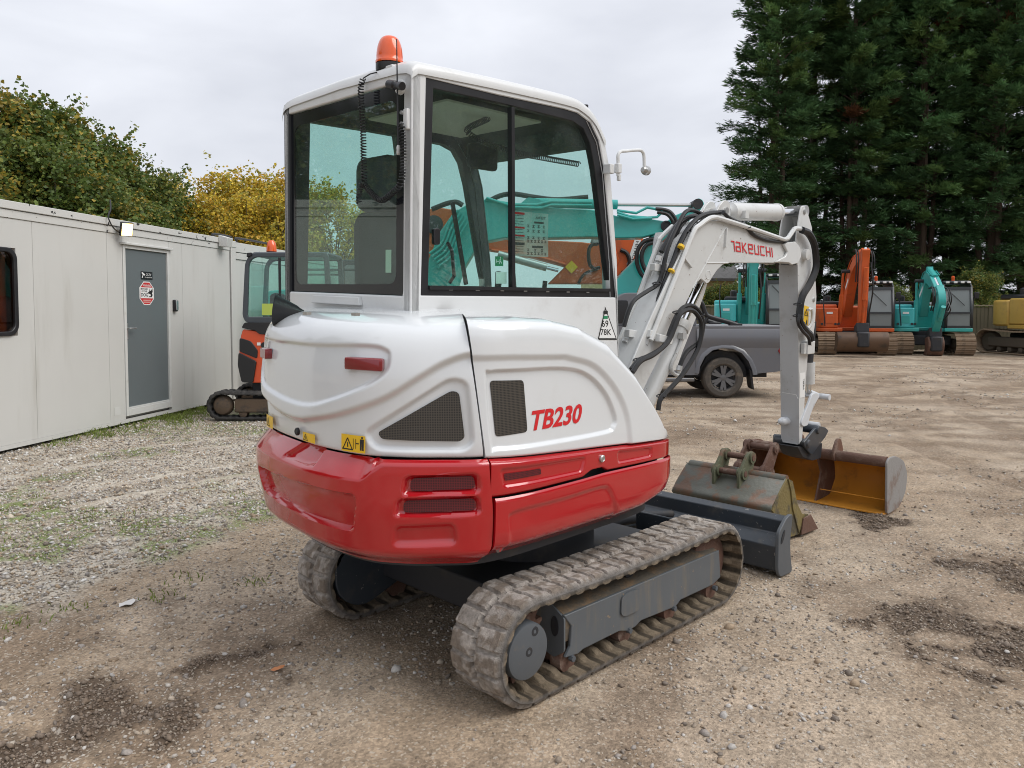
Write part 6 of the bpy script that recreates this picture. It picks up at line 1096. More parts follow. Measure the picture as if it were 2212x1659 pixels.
def big_excavator(name, label, loc, rz, paint, boomp, stickp, bk_w, scale=1, bucketm=None, hosey=True, group=None, yb=-.1, hidden=False, boomh=(.34, .42, .46, .38, .26), text_=None):
    E_ = empty(name, loc, rz, label, 'excavator', group, scale); E_.scale = (.90*scale, 1.02*scale, .90*scale)
    for y in (-.97, .97): crawler(E_, y, .62, 3.7, .86)
    b = MB(); b.bb(-.9, .9, -.75, .75, .35, .75); b.lathe((0, 0, .7), (0, 0, 1), [(.6, 0), (.6, .22)], 28); b.build('car_body', DARK, E_, bevel=.05)
    b = MB(); b.prism([(-.45, -1.22), (1.30, -1.22), (1.42, -1.0), (1.42, -.42), (.2, -.42), (.2, .28), (1.45, .28), (1.60, .45), (1.60, 1.2), (-.45, 1.22)], 2, .92, 1.06); b.build('deck', paint, E_, bevel=.02)
    cwp = [tuple(p) for p in catmull([(-.4, 1.23), (-1.0, 1.2), (-1.45, .9), (-1.62, .3), (-1.62, -.3), (-1.45, -.9), (-1.0, -1.2), (-.4, -1.23)], 4)]; b = MB(); b.prism(cwp, 2, 1.0, 1.95); b.build('counterweight', paint, E_, bevel=.08)
    b = MB(); b.prism(rpoly([(-.4, -1.22), (.55, -1.22), (.55, -.45), (-.4, -.45)], .06), 2, 1.065, 2.0); b.build('engine_cover', TEALL if paint is TEAL else paint, E_, bevel=.08)
    b = MB(); b.prism(rpoly([(.56, -1.22), (1.25, -1.20), (1.38, -1.05), (1.38, -.55), (.56, -.5)], .10), 2, 1.065, 1.86); tk = b.build('tank_cover', TEALL if paint is TEAL else paint, E_, bevel=.10)
    b = MB(); b.bb(1.375, 1.395, -.98, -.72, 1.25, 1.55); b.build('hatch', paint, tk, bevel=.01); b = MB()
    for yy in (-1.1, -.65, -.55): b.cyl((1.37, yy, 1.22), (1.40, yy, 1.22), .045, 12)
    b.build('hatch_hole', DARK, tk)
    b = MB(); b.bb(-1.2, -.1, -.9, .1, 1.95, 2.15); b.lathe((-.5, -.6, 2.1), (0, 0, 1), [(.12, 0), (.12, .25), (.08, .3)], 14); b.build('engine_bonnet', BLACK, E_, bevel=.06)
    # cab on the left side
    cp = [(.15, 1.07), (.15, 2.86), (1.25, 2.86), (1.45, 2.70), (1.62, 1.75), (1.62, 1.07)]; ci = [(.25, 1.85), (.27, 2.72), (1.20, 2.72), (1.35, 2.62), (1.50, 1.75), (1.48, 1.45)]
    for yy in (.32, 1.17): b = MB(); b.ring(rpoly(cp, .06, 3), rpoly(ci, .06, 3), 1, yy, yy+.05); cb = b.build('cab_side', CABB, E_, bevel=.01); b = MB(); b.prism(rpoly(ci, .06, 3), 1, yy+.02, yy+.03); b.build('side_pane', PANE, cb, smooth=0)
    b = MB(); b.bb(.15, 1.32, .33, 1.21, 2.80, 2.93); rf_ = b.build('cab_roof', CABB, E_, bevel=.05)
    fx = [(1.47, 2.68), (1.63, 1.75), (1.63, 1.07)]
    for ya, yb_ in ((.33, .42), (1.12, 1.21)): b = MB(); b.grid([[(x, y, z) for x, z in fx] for y in (ya, yb_)]); o = b.build('front_pillar', CABB, E_); md = o.modifiers.new('t', 'SOLIDIFY'); md.thickness = .05
    for zz0, zz1, xx0, xx1 in ((2.68, 2.56, 1.47, 1.49), (1.70, 1.63, 1.628, 1.635), (1.16, 1.07, 1.635, 1.635)): b = MB(); b.prism([(xx0-.06, zz0), (xx0+.012, zz0), (xx1+.012, zz1), (xx1-.06, zz1)], 1, .40, 1.14); b.build('windscreen_bar', CABB, E_)
    b = MB(); b.grid([[(x-.015, y, z) for x, z in ((1.487, 2.57), (1.628, 1.70))] for y in (.42, 1.12)]); b.build('windscreen', PANE, E_, smooth=0); b = MB(); b.grid([[(1.615, y, z) for z in (1.64, 1.16)] for y in (.42, 1.12)]); b.build('lower_screen', PANE, E_, smooth=0)
    b = MB(); b.bb(.45, .62, .5, 1.05, 1.5, 2.35); b.bb(.45, 1.0, .5, 1.05, 1.45, 1.6); b.build('seat', SEATM, E_, bevel=.06); b = MB(); b.bb(.16, .2, .38, 1.16, 1.07, 1.9); b.build('cab_back', CABB, E_)
    b = MB(); b.bb(1.5, 1.66, .33, 1.21, .93, 1.06); b.build('front_sill', paint, E_, bevel=.02)
    for yy in (.45, .70, .92, 1.12): b = MB(); b.box((1.40, yy, 2.86), (.06, .11, .07)); b.build('work_lamp', WPRINT, rf_, bevel=.01)
    b = MB(); b.lathe((.7, .8, 2.93), (0, 0, 1), [(.05, 0), (.05, .10), (.055, .11), (.05, .19), (.02, .21)], 14); b.build('beacon', AMBER, E_)
    b = MB(); b.tube([(1.40, -1.0, 1.15), (1.36, -1.05, 1.9), (1.30, -1.05, 2.35), (1.30, -1.02, 2.55)], .018, 6); b.build('mirror_stalk', BLACK, E_); b = MB(); b.tube([(1.40, 1.24, 1.1), (1.40, 1.28, 2.2), (1.2, 1.26, 2.5)], .015, 6); b.build('hand_rail', BLACK, E_); b = MB(); b.box((1.42, 1.36, 2.35), (.05, .16, .26)); b.build('wing_mirror', BLACK, E_, bevel=.02)
    # boom, stick
    bp = arm(boomp, boomh); b = MB(); b.prism(bp, 1, yb-.145, yb+.145); bo = b.build('boom', paint, E_, smooth=30, bevel=.02)
    sp_ = arm(stickp, (.30, .42, .34, .22)); b = MB(); b.prism(sp_, 1, yb-.12, yb+.12); sk = b.build('stick', paint, E_, smooth=30, bevel=.02)
    m2 = catmull(boomp, 6); mi = m2[len(m2)//2]
    for yy in (yb-.36, yb+.36): b = MB(); b.tube([(1.05, yy, 1.25), ((1.05*.45+mi[0]*.55), yy, (1.25*.45+mi[1]*.55))], .075, 14); b.tube([((1.05*.5+mi[0]*.5), yy, (1.25*.5+mi[1]*.5)), (mi[0], yy, mi[1])], .04, 10); b.build('boom_ram', paint, bo)
    b = MB(); b.cyl((mi[0], yb-.42, mi[1]), (mi[0], yb+.42, mi[1]), .07, 12); b.build('ram_pin', DARK, bo)
    T = stickp[1]; B0 = stickp[-1]
    k_ = len(bp)//2; ub = bp[int(k_*.62)]; tipb = stickp[0]
    b = MB(); b.tube([(ub[0], yb, ub[1]+.12), ((ub[0]*.45+tipb[0]*.55), yb, (ub[1]*.45+tipb[1]*.55)+.12)], .10, 14); b.build('stick_ram', paint, bo); b = MB(); b.tube([((ub[0]*.5+tipb[0]*.5), yb, (ub[1]*.5+tipb[1]*.5)+.12), (tipb[0], yb, tipb[1]+.02)], .045, 10); b.build('stick_ram_rod', CHROME, bo); b = MB(); b.prism([(ub[0]-.2, ub[1]-.1), (ub[0]-.08, ub[1]+.22), (ub[0]+.08, ub[1]+.22), (ub[0]+.2, ub[1]-.1)], 1, yb-.09, yb+.09); b.build('ram_bracket', paint, bo)
    # pipes over the boom and hose loops at the elbow
    top_ = bp[:k_]
    for j, yy in enumerate((yb-.16, yb-.10, yb+.10, yb+.16)): b = MB(); b.tube([(x, yy, z+.05) for x, z in top_[2:-3:2]], .018, 6); b.build('boom_pipe', paint, bo)
    tp = boomp[-1]; ms = stickp[len(stickp)//2]
    for j, yy in enumerate((yb-.25, yb-.19, yb+.19, yb+.25)): b = MB(); b.tube(catmull([(tp[0]-.5, yy, tp[1]+.25), (tp[0]+.05, yy*1.05, tp[1]+.28-.03*j), (tp[0]+.25, yy*1.1, tp[1]-.2), ((tp[0]*.4+ms[0]*.6)+.12, yy*1.05, tp[1]*.4+ms[1]*.6)], 6), .022, 6); b.build('boom_hose', RUBBER, bo)
    # bucket ram and bucket
    s1, s2_ = stickp[1], stickp[-1]; b = MB(); b.tube([(s1[0]+.33, yb, s1[1]-.2), (s1[0]*.45+s2_[0]*.55+.30, yb, s1[1]*.45+s2_[1]*.55)], .075, 12); b.tube([(s1[0]*.5+s2_[0]*.5+.3, yb, s1[1]*.5+s2_[1]*.5), (s2_[0]+.22, yb, s2_[1]+.28)], .04, 8); b.build('bucket_ram', paint, sk)
    b = MB(); b.prism([(s2_[0]-.14, s2_[1]-.12), (s2_[0]-.10, s2_[1]+.16), (s2_[0]+.26, s2_[1]+.30), (s2_[0]+.30, s2_[1]-.05), (s2_[0]+.1, s2_[1]-.2)], 1, yb-.2, yb+.2); b.build('hitch', DARK, sk, bevel=.02)
    bc_ = [(s2_[0]+.25, s2_[1]-.05), (s2_[0]+.42, s2_[1]-.25), (s2_[0]+.40, s2_[1]-.52), (s2_[0]+.2, max(.01, s2_[1]-.78)), (s2_[0]-.25, max(.0, s2_[1]-.80)), (s2_[0]-.05, s2_[1]-.5), (s2_[0]-.12, s2_[1]-.12)]
    zmin = min(p[1] for p in bc_); bc_ = [(x, z-zmin if zmin > 0 else z) for x, z in bc_] if 0 else bc_
    b = MB(); b.prism(catmull(bc_[:5], 4)+bc_[5:], 1, yb-bk_w/2, yb+bk_w/2); b.build('bucket', bucketm or RUST, sk, bevel=.02)
    b = MB(); b.bb(s2_[0]-.05, s2_[0]+.46, yb-.19, yb+.19, s2_[1]-.62, s2_[1]-.04); b.build('bucket_wear_plate', DARK, sk, bevel=.06)
    b = MB(); b.bb(1.384, 1.392, -.95, -.75, 1.62, 1.70); b.build('white_decal', WPRINT, tk); q_ = bp[int(k_*.35)]; b = MB(); b.prism([(q_[0]-.1, q_[1]-.34), (q_[0]+.34, q_[1]+.02), (q_[0]+.38, q_[1]-.10), (q_[0]-.03, q_[1]-.44)], 1, yb-.152, yb-.147); b.build('boom_decal', WPRINT, bo)
    b = MB(); b.tube([(1.50, .5, 2.5), (1.62, .95, 1.95)], .012, 5); b.build('wiper', BLACK, E_); b = MB(); b.tube(catmull([(s1[0]+.2, yb+.16, s1[1]), (s1[0]+.36, yb+.20, (s1[1]+s2_[1])/2+.3), (s2_[0]+.3, yb+.16, s2_[1]+.5)], 5), .022, 6); b.build('stick_hose', RUBBER, sk)
    return E_, bo, sk
TEAL = mat('teal_paint', (.035, .36, .33), .38, dirt=(.06, .20, .18), dscale=3, dthr=(.5, .8, .6), coat=.2, var=.1); TEALL = mat('teal_cover', (.06, .45, .46), .38, dirt=(.10, .30, .29), dthr=(.5, .8, .5), coat=.2); HORG = mat('orange_paint', (.58, .10, .018), .42, dirt=(.30, .07, .03), dscale=3, dthr=(.48, .75, .7), var=.12); YELM = mat('yellow_machine', (.50, .32, .07), .45, dirt=(.30, .20, .08), dthr=(.5, .8, .6)); BRNB = mat('brown_bucket', (.11, .062, .035), .6, dirt=(.05, .035, .025), dscale=2, dthr=(.5, .7), var=.3)
def facing(p, depth, turn): o = AT(p, depth); return (o[0], o[1], 0), math.atan2(CAM[1]-o[1], CAM[0]-o[0])+turn
l1, r1 = facing((1828, 770), 28.5, .22)
big_excavator('tracked_excavator', 'large orange excavator with raised boom and wide brown bucket below the conifers', l1, r1, HORG, [(.45, 1.55), (1.15, 2.9), (2.0, 3.55), (3.0, 3.75)], [(3.2, 4.05), (3.05, 3.55), (2.95, 2.2), (2.75, 1.0)], 1.6, 1.0, BRNB)
l2, r2 = facing((1990, 765), 28.5, .26)
big_excavator('tracked_excavator', 'large teal excavator with folded boom and small narrow bucket beside a wooden fence', l2, r2, TEAL, [(.45, 1.55), (.85, 2.6), (1.45, 3.05), (2.75, 2.35)], [(2.5, 2.65), (2.8, 2.1), (2.4, 1.35), (2.0, .80)], .5, 1.0)
l3, r3 = facing((1625, 770), 27.5, .04)
big_excavator('tracked_excavator', 'large teal excavator with upright boom standing beyond the pickup truck', l3, r3, TEAL, [(.45, 1.55), (1.15, 2.7), (2.0, 3.2), (2.9, 3.2)], [(3.0, 3.5), (2.9, 3.0), (2.85, 1.9), (2.65, .85)], .8, 1.08)
l4, r4 = facing((2268, 772), 27.5, .8)
big_excavator('tracked_excavator', 'large yellow excavator parked at the end of the machine row', l4, r4, YELM, [(.45, 1.55), (1.6, 3.2), (3.2, 3.9), (4.8, 3.2)], [(4.7, 3.6), (4.8, 3.1), (4.5, 1.9), (4.1, .8)], .9, 1.12)
# ---- two big machines parked close behind the mini excavator, booms seen over and through its cab
def near_machine(label, px_o, depth, paint, bpx, foot, spx):
    o = AT(px_o, depth); o = np.array([o[0], o[1], 0.]); hit_ = imgplane(o, FH)
    def pl(q): w = hit_(q)-o; return (float(w @ RV), float(w[2]))
    return o, pl
def traced(E_, poly, yb, hw, m, name, bevel=.02):
    b = MB(); b.prism(poly, 1, yb-hw, yb+hw); return b.build(name, m, E_, smooth=30, bevel=bevel)
for (nm, lab, px_o, dep, paint, kk) in (('long_reach_digger', 'big teal excavator parked close behind the cab with pipes along its cranked boom', (835, 800), 15.0, TEAL, 0), ('long_reach_digger', 'big orange excavator behind the teal one with maker name in black on its boom', (790, 800), 17.0, HORG, 1)):
    o, pl = near_machine(lab, px_o, dep, paint, None, None, None); E_ = empty(nm, o, RZI, lab, 'excavator')
    for y in (-1.1, 1.1): crawler(E_, y, .6, 4.0, .9)
    b = MB(); b.bb(-1.0, 1.0, -.8, .8, .4, 1.05); b.build('car_body', DARK, E_, bevel=.05)
    b = MB(); b.prism(rpoly([(-1.9, 1.0), (-1.95, 1.95), (-.8, 2.05), (.15, 2.0), (.25, 1.2), (1.6, 1.15), (1.6, 1.0)], .1), 1, -1.25, 1.25); b.build('house', paint, E_, bevel=.06)
    b = MB(); b.prism(rpoly([(-.62, 1.2), (-.62, 2.75), (.10, 2.75), (.28, 2.5), (.34, 1.2)], .08), 1, .36, 1.2); cb = b.build('cab', CABB, E_, bevel=.03); b = MB(); b.prism(rpoly([(-.52, 1.75), (-.52, 2.62), (.06, 2.62), (.20, 2.42), (.24, 1.75)], .06), 1, .345, .355); b.build('cab_pane', PANE, cb, smooth=0); b = MB(); b.tube([(-.3, -.9, 2.0), (-.3, -.9, 2.35), (-1.4, -.9, 2.35), (-1.4, -.9, 1.95)], .025, 6); b.build('hand_rail', BLACK, E_)
    
    P2 = lambda x, y: pl(z2(x, y)); P8 = lambda x, y: pl(c8(x, y)); PA = lambda x, y: pl(zA(x, y))
    if kk == 0:
        bp = [P2(*p) for p in [(165, 1450), (185, 1290), (250, 1130), (330, 1015), (420, 960), (520, 935), (600, 945), (760, 965), (1000, 990), (1160, 995)]]+[P8(*p) for p in [(120, 190), (300, 200), (450, 225), (492, 262), (470, 300), (300, 345), (130, 350)]]+[P2(*p) for p in [(1160, 1160), (900, 1165), (640, 1165), (540, 1185), (460, 1240), (400, 1340), (340, 1450), (320, 1560), (270, 1800), (40, 1800), (90, 1620)]]
        bo = traced(E_, bp, 0, .25, TEAL, 'boom')
        sp = [PA(*p) for p in [(1000, 250), (1020, 160), (1075, 105), (1130, 130), (1160, 190), (1100, 290), (900, 480), (640, 640), (400, 900), (250, 1300), (100, 1659), (-250, 1659), (-200, 1400), (-20, 1180), (180, 980), (350, 700), (520, 520), (730, 360)]]; sk = traced(E_, sp, .0, .17, TEAL, 'stick')
        cxy = [P2(820, 945), P2(1325, 955)]; b = MB(); b.tube([(cxy[0][0], 0, cxy[0][1]), (cxy[1][0], 0, cxy[1][1])], .095, 16); b.build('stick_ram', TEAL, bo); e_ = PA(1060, 195); b = MB(); b.tube([(cxy[1][0], 0, cxy[1][1]), (e_[0], 0, e_[1])], .035, 10); b.build('stick_ram_rod', STEEL, bo); b = MB(); b.cyl((e_[0], -.2, e_[1]), (e_[0], .2, e_[1]), .10, 16); b.build('ram_pin', DARK, bo)
        b = MB(); b.prism(rpoly([P2(*p) for p in [(710, 975), (780, 915), (860, 930), (850, 1000)]], .05), 1, -.12, .12); b.build('ram_bracket', TEAL, bo)
        for j, px in enumerate(([(520, 940), (620, 955), (700, 968), (830, 970), (920, 950), (1160, 955)], [(530, 930), (700, 985), (860, 990), (920, 972), (1160, 975)])):
            b = MB(); b.tube([(*[P2(*p)[0]], -.30-.03*j, P2(*p)[1]) for p in px], .028, 8); b.build('boom_pipe', TEAL, bo)
        for j, px in enumerate(([(110, 150), (250, 170), (330, 130), (390, 140)], [(110, 165), (200, 195), (330, 205), (400, 200), (440, 160)], [(110, 185), (220, 215), (360, 210)])):
            b = MB(); b.tube([(P8(*p)[0], -.29-.03*j, P8(*p)[1]) for p in px], .026, 8); b.build('boom_pipe', TEAL, bo)
        for px, yy, r in (([(390, 140), (450, 145), (500, 165), (535, 215), (540, 255)], -.3, .035), ([(400, 165), (470, 180), (510, 225), (515, 255)], -.33, .035), ([(400, 355), (320, 370), (265, 430), (255, 520), (280, 600), (320, 650)], -.28, .04), ([(420, 380), (330, 400), (290, 470), (300, 550), (350, 640)], -.31, .04)):
            b = MB(); b.tube(catmull([(P8(*p)[0], yy, P8(*p)[1]) for p in px], 5), r, 8); b.build('boom_hose', RUBBER, bo)
        for px in ([(190, 980), (280, 945), (340, 935), (380, 955)], [(520, 945), (600, 900), (690, 885), (820, 905), (960, 920), (1150, 905)]):
            b = MB(); b.tube(catmull([(P2(*p)[0], .1, P2(*p)[1]) for p in px], 5), .05, 8); b.build('boom_hose', RUBBER, bo)
        for j in range(5):
            b = MB(); b.tube(catmull([(P2(*p)[0]+.05*j, -.30-.02*j, P2(*p)[1]-.06*j) for p in [(190, 1260), (260, 1200), (310, 1080), (360, 1000)]], 5), .024, 8); b.build('boom_pipe', TEAL, bo)
        a0, a1 = P2(345, 1420), P2(380, 1320); b = MB(); b.tube([(a0[0]-.15, -.45, a0[1]-.5), (a0[0], -.45, a0[1]), (a1[0], -.45, a1[1])], .12, 14); b.build('boom_ram', TEAL, bo)
        q_ = P2(270, 1300); b = MB(); b.beam((q_[0]-.1, -.27, q_[1]-.15), (q_[0]+.12, -.27, q_[1]+.12), .05, .06); b.build('step', TEAL, bo)
        c_ = P8(468, 262); b = MB(); b.lathe((c_[0], -.25, c_[1]), (0, -1, 0), [(.10, 0), (.10, .04), (.07, .05), (.07, .03), (.02, .03)], 18); b.build('elbow_pin', DARK, bo)
    else:
        bp = [P2(*p) for p in [(-60, 1300), (0, 1100), (120, 1010), (230, 980), (360, 1000), (500, 1080), (620, 1165), (900, 1180), (1100, 1190), (1300, 1215), (1330, 1300), (1250, 1440), (900, 1440), (1005, 1335), (800, 1280), (560, 1240), (420, 1210), (330, 1220), (260, 1300), (190, 1500), (150, 1760), (-170, 1760), (-120, 1500)]]; bo = traced(E_, bp, 0, .27, HORG, 'boom')
        p2 = [P8(*p) for p in [(90, 350), (305, 335), (310, 400), (245, 510), (150, 610), (90, 640)]]; sk = traced(E_, p2, -.02, .22, HORG, 'stick_end')
        w8 = [P8(*p) for p in [(243, 362), (292, 362), (232, 500), (210, 560), (185, 540)]]; b = MB(); b.prism(w8, 1, -.2475, -.2425); lb = b.build('name_panel', WPRINT, sk, smooth=0)
        A_, B_, C_ = P8(254, 372), P8(222, 500), P8(276, 374); text('HITACHI', 'name_lettering', lambda u, v: Vector((A_[0]+(B_[0]-A_[0])*u*1.3+(C_[0]-A_[0])*v, -.250, A_[1]+(B_[1]-A_[1])*u*1.3+(C_[1]-A_[1])*v)), INK, sk, bold=.01)
        a0, a1 = P2(600, 1265), P2(890, 1345); b = MB(); b.tube([(a0[0], -.35, a0[1]), (a1[0], -.35, a1[1])], .085, 14); b.build('boom_ram', STEEL, bo); b = MB(); a2 = P2(960, 1362); b.tube([(a1[0], -.35, a1[1]), (a2[0], -.35, a2[1])], .04, 8); b.build('boom_ram_rod', CHROME, bo)
        for px in ([(560, 1240), (800, 1270), (1000, 1325)], [(1080, 1440), (1120, 1380), (1200, 1350)]): b = MB(); b.tube(catmull([(P2(*p)[0], -.29, P2(*p)[1]) for p in px], 5), .03, 8); b.build('boom_pipe', HORG if px[0][0] < 1000 else RUBBER, bo)
        c_ = P2(1040, 1340); b = MB(); b.prism([(c_[0]-.14, c_[1]), (c_[0], c_[1]-.14), (c_[0]+.14, c_[1]), (c_[0], c_[1]+.14)], 1, -.285, -.275); b.build('warning_sticker', YEL, bo)
        c_ = P2(215, 1085); b = MB(); b.lathe((c_[0], -.27, c_[1]), (0, -1, 0), [(.2, 0), (.2, .03), (.12, .05)], 18); b.build('boom_pin', DARK, bo)
        px = [(140, 435), (185, 460), (205, 520), (190, 580), (150, 605)]; b = MB(); b.tube(catmull([(P8(*p)[0], -.27, P8(*p)[1]) for p in px], 5), .045, 8); b.build('boom_hose', RUBBER, sk)
# ================================================================== fence and house
FEN = mat('old_timber', (.10, .085, .05), .85, dirt=(.05, .055, .03), dscale=4, dthr=(.45, .7), streak=True, var=.3)
fo = AT((1640, 700), 31.); FN = empty('timber_fence', (fo[0], fo[1], 0), RZI-.06, 'weathered vertical board fence behind the parked excavators', 'fence')
for k in range(92):
    x = -2.5+k*.15
    if k == 0: m0 = MB(); m0.bb(-.07, .07, -.01, .012, .0, 1.72); fb = m0.build('fence_board', FEN, FN); fb.location = (x, 0, 0)
    else: fb2 = fb.copy(); COL.objects.link(fb2); fb2.parent = FN; fb2.location = (x, random.uniform(-.008, .008), random.uniform(-.03, .02))
for k in range(7): b = MB(); b.bb(-2.5+k*2.1, -2.4+k*2.1, .014, .11, 0, 1.85); b.build('fence_post', FEN, FN)
b = MB(); b.bb(-2.6, 11.3, -.045, .06, 1.745, 1.80); b.build('fence_rail', mat('pale_rail', (.22, .19, .12), .8), FN)
ho = AT((1500, 700), 44.); HS_ = empty('house', (ho[0], ho[1], 0), RZI+.15, 'yellow rendered house with grey slate roof beyond the fence', 'house'); hq = imgplane(np.array([ho[0], ho[1], 0]), FH)
YW = mat('yellow_render', (.50, .40, .20), .85, dirt=(.36, .30, .18), dthr=(.5, .8, .5)); SL = mat('slate_roof', (.16, .155, .15), .8, dirt=(.10, .10, .09), dscale=5, dthr=(.5, .7), var=.2)
b = MB(); b.bb(-5, 2.55, 0, 7, 0, 3.35); b.build('wall', YW, HS_); b = MB(); b.prism([(-.35, 3.25), (3.5, 5.75), (7.35, 3.25), (7.35, 3.4), (3.5, 5.95), (-.35, 3.4)], 0, -5.2, 2.8); b.build('roof', SL, HS_); b = MB(); b.prism([(0, 3.3), (3.5, 5.6), (7, 3.3)], 0, 2.5, 2.6); b.build('gable', WPRINT, HS_)
for xx in (.2, -2.2): b = MB(); b.bb(xx-.5, xx+.5, -.06, .02, 1.2, 2.5); w_ = b.build('window', WPRINT, HS_); b = MB(); b.bb(xx-.42, xx+.42, -.075, -.062, 1.28, 2.42); b.build('pane', GLOSSB, w_)
b = MB(); b.bb(2.3, 2.56, -.05, .05, 0, 3.2); b.build('white_quoin', WPRINT, HS_); b = MB(); b.bb(-1.2, -.6, 3.2, 3.8, 5.3, 6.6); b.build('chimney', mat('brick_red', (.22, .10, .07), .9), HS_); b = MB(); b.bb(2.7, 6.5, 2, 7, 0, 2.6); b.build('white_extension', WPRINT, HS_)
# ================================================================== trees
BARK = mat('conifer_bark', (.085, .058, .040), .95, bump=.8, bscale=25, var=.3); BARK2 = mat('grey_bark', (.07, .062, .05), .95, bump=.6, bscale=30, var=.25)
CONM = vmat('conifer_spray', rough=.75, var=.2, scale=3, bump=0, spec=.15, trans=.12); LEAFM = vmat('broad_leaf', rough=.5, var=.15, scale=8, bump=0, spec=.35, trans=.3)
def conifer_mesh(seed, Hh=19., base=1.6):
    R = np.random.default_rng(seed); tris = []; cols = []
    nb = 380; limb = MB()
    for k in range(nb):
        t = (k+.5)/nb; z = base+(Hh-base)*t**.92+R.normal(0, .15)
        if R.uniform() < .14: continue
        mx = 3.0*(1-t)**.55*(.35+.65*min(1, t*4+.2))*R.uniform(.55, 1.12)+.25; az = k*2.39996+R.normal(0, .35); up_ = R.uniform(.05, .35)+.35*t
        if z < 6.5 and R.uniform() < .35: continue
        n = int(48+mx*62); u = R.uniform(.18, 1, n)**.75; wd = .34*mx*(.3+.9*np.sin(np.pi*np.clip(u, 0, 1)**.8))*.55
        lx = u*mx; lz = z+lx*up_-.10*lx**2+R.normal(0, .10, n); ly = R.normal(0, 1, n)*wd*.55
        c, s = math.cos(az), math.sin(az); X = lx*c-ly*s; Y = lx*s+ly*c
        # each spray: a narrow drooping blade with side fingers
        L_ = R.uniform(.17, .36, n); da = az+R.normal(0, .65, n); dz = R.uniform(-.35, .65, n); w = L_*R.uniform(.07, .14, n)
        tip = np.stack([X+L_*np.cos(da), Y+L_*np.sin(da), lz+L_*dz], -1); rootp = np.stack([X, Y, lz], -1); px = np.stack([-np.sin(da)*w, np.cos(da)*w, R.normal(0, .35, n)*w], -1); m_ = rootp*.55+tip*.45
        tris += [np.stack([rootp, m_+px, tip, m_-px], 1)]
        f1 = np.stack([X+L_*.8*np.cos(da+.6), Y+L_*.8*np.sin(da+.6), lz+L_*(dz-.15)], -1); f2 = np.stack([X+L_*.8*np.cos(da-.6), Y+L_*.8*np.sin(da-.6), lz+L_*(dz+.1)], -1)
        tris += [np.stack([rootp, rootp*.5+f1*.5+px*.6, f1, rootp*.5+f1*.5-px*.6], 1), np.stack([rootp, rootp*.5+f2*.5+px*.6, f2, rootp*.5+f2*.5-px*.6], 1)]
        tone = R.uniform(.6, 1.3)*(.88, 1.0, 1.18)[seed % 3]; base_c = np.array([.085, .165, .070])*tone+(np.array([.035, .035, .0]) if R.uniform() < .18 else 0)
        if R.uniform() < .012: base_c = np.array([.11, .05, .025])
        cc = base_c*R.uniform(.7, 1.35, (n, 1)); cols += [cc, cc, cc]
        if mx > .8 and k % 3 == 0: limb.tube([(0, 0, z-.2), (mx*.5*c, mx*.5*s, z+mx*.5*up_), (mx*.9*c, mx*.9*s, z+mx*.9*up_-.09*mx**2)], [.05, .03, .012], 5)
    V = np.concatenate(tris); n = len(V); return V.reshape(-1, 3), np.arange(4*n).reshape(-1, 4), np.repeat(np.concatenate(cols), 4, 0), limb
protoc = []
def conifer(p, depth, var, sc, rz, label):
    o = AT(p, depth); R_ = empty('conifer_tree', (o[0], o[1], 0), rz, label, 'tree', 'tall conifers behind the excavators', sc)
    if len(protoc) <= var:
        V, Fq, cl, limb = conifer_mesh(40+var); a = np_mesh('crown', V, Fq, CONM, None, cl, smooth=False); b = MB(); b.tube([(0, 0, -.1), (.05, 0, 3), (0, .06, 8), (.05, 0, 13), (0, 0, 18.6)], [.34, .27, .20, .12, .03], 9)
        for k in range(3): an = k*2.1+var; b.tube([(.15*math.cos(an), .15*math.sin(an), 1.0), (.55*math.cos(an), .55*math.sin(an), 5), (.75*math.cos(an), .75*math.sin(an), 11)], [.17, .12, .03], 7)
        b.v += [tuple(map(float, q)) for q in []]; b.add(limb.v, limb.f); t = b.build('trunk', BARK, None); protoc.append((a.data, t.data)); bpy.data.objects.remove(a); bpy.data.objects.remove(t)
    for nm, me in zip(('crown', 'trunk'), protoc[var]): o_ = bpy.data.objects.new(nm, me); COL.objects.link(o_); o_.parent = R_
CT = [(1668, 36, 0, 1.0, 'first tall dark conifer of the row, its ragged edge against open sky'), (1752, 39, 1, 1.05, None), (1835, 37, 2, 1.02, None), (1910, 40, 0, 1.1, None), (1985, 37, 1, 1.06, None), (2060, 39, 2, 1.08, None), (2135, 36, 0, 1.0, None), (2215, 38, 1, 1.08, None), (2300, 36, 2, 1.05, None)]
for i, (x, dp, v, sc, lb) in enumerate(CT): conifer((x, 700), dp, v, sc, i*1.7, lb or 'tall dark conifer in the dense row behind the parked excavators')
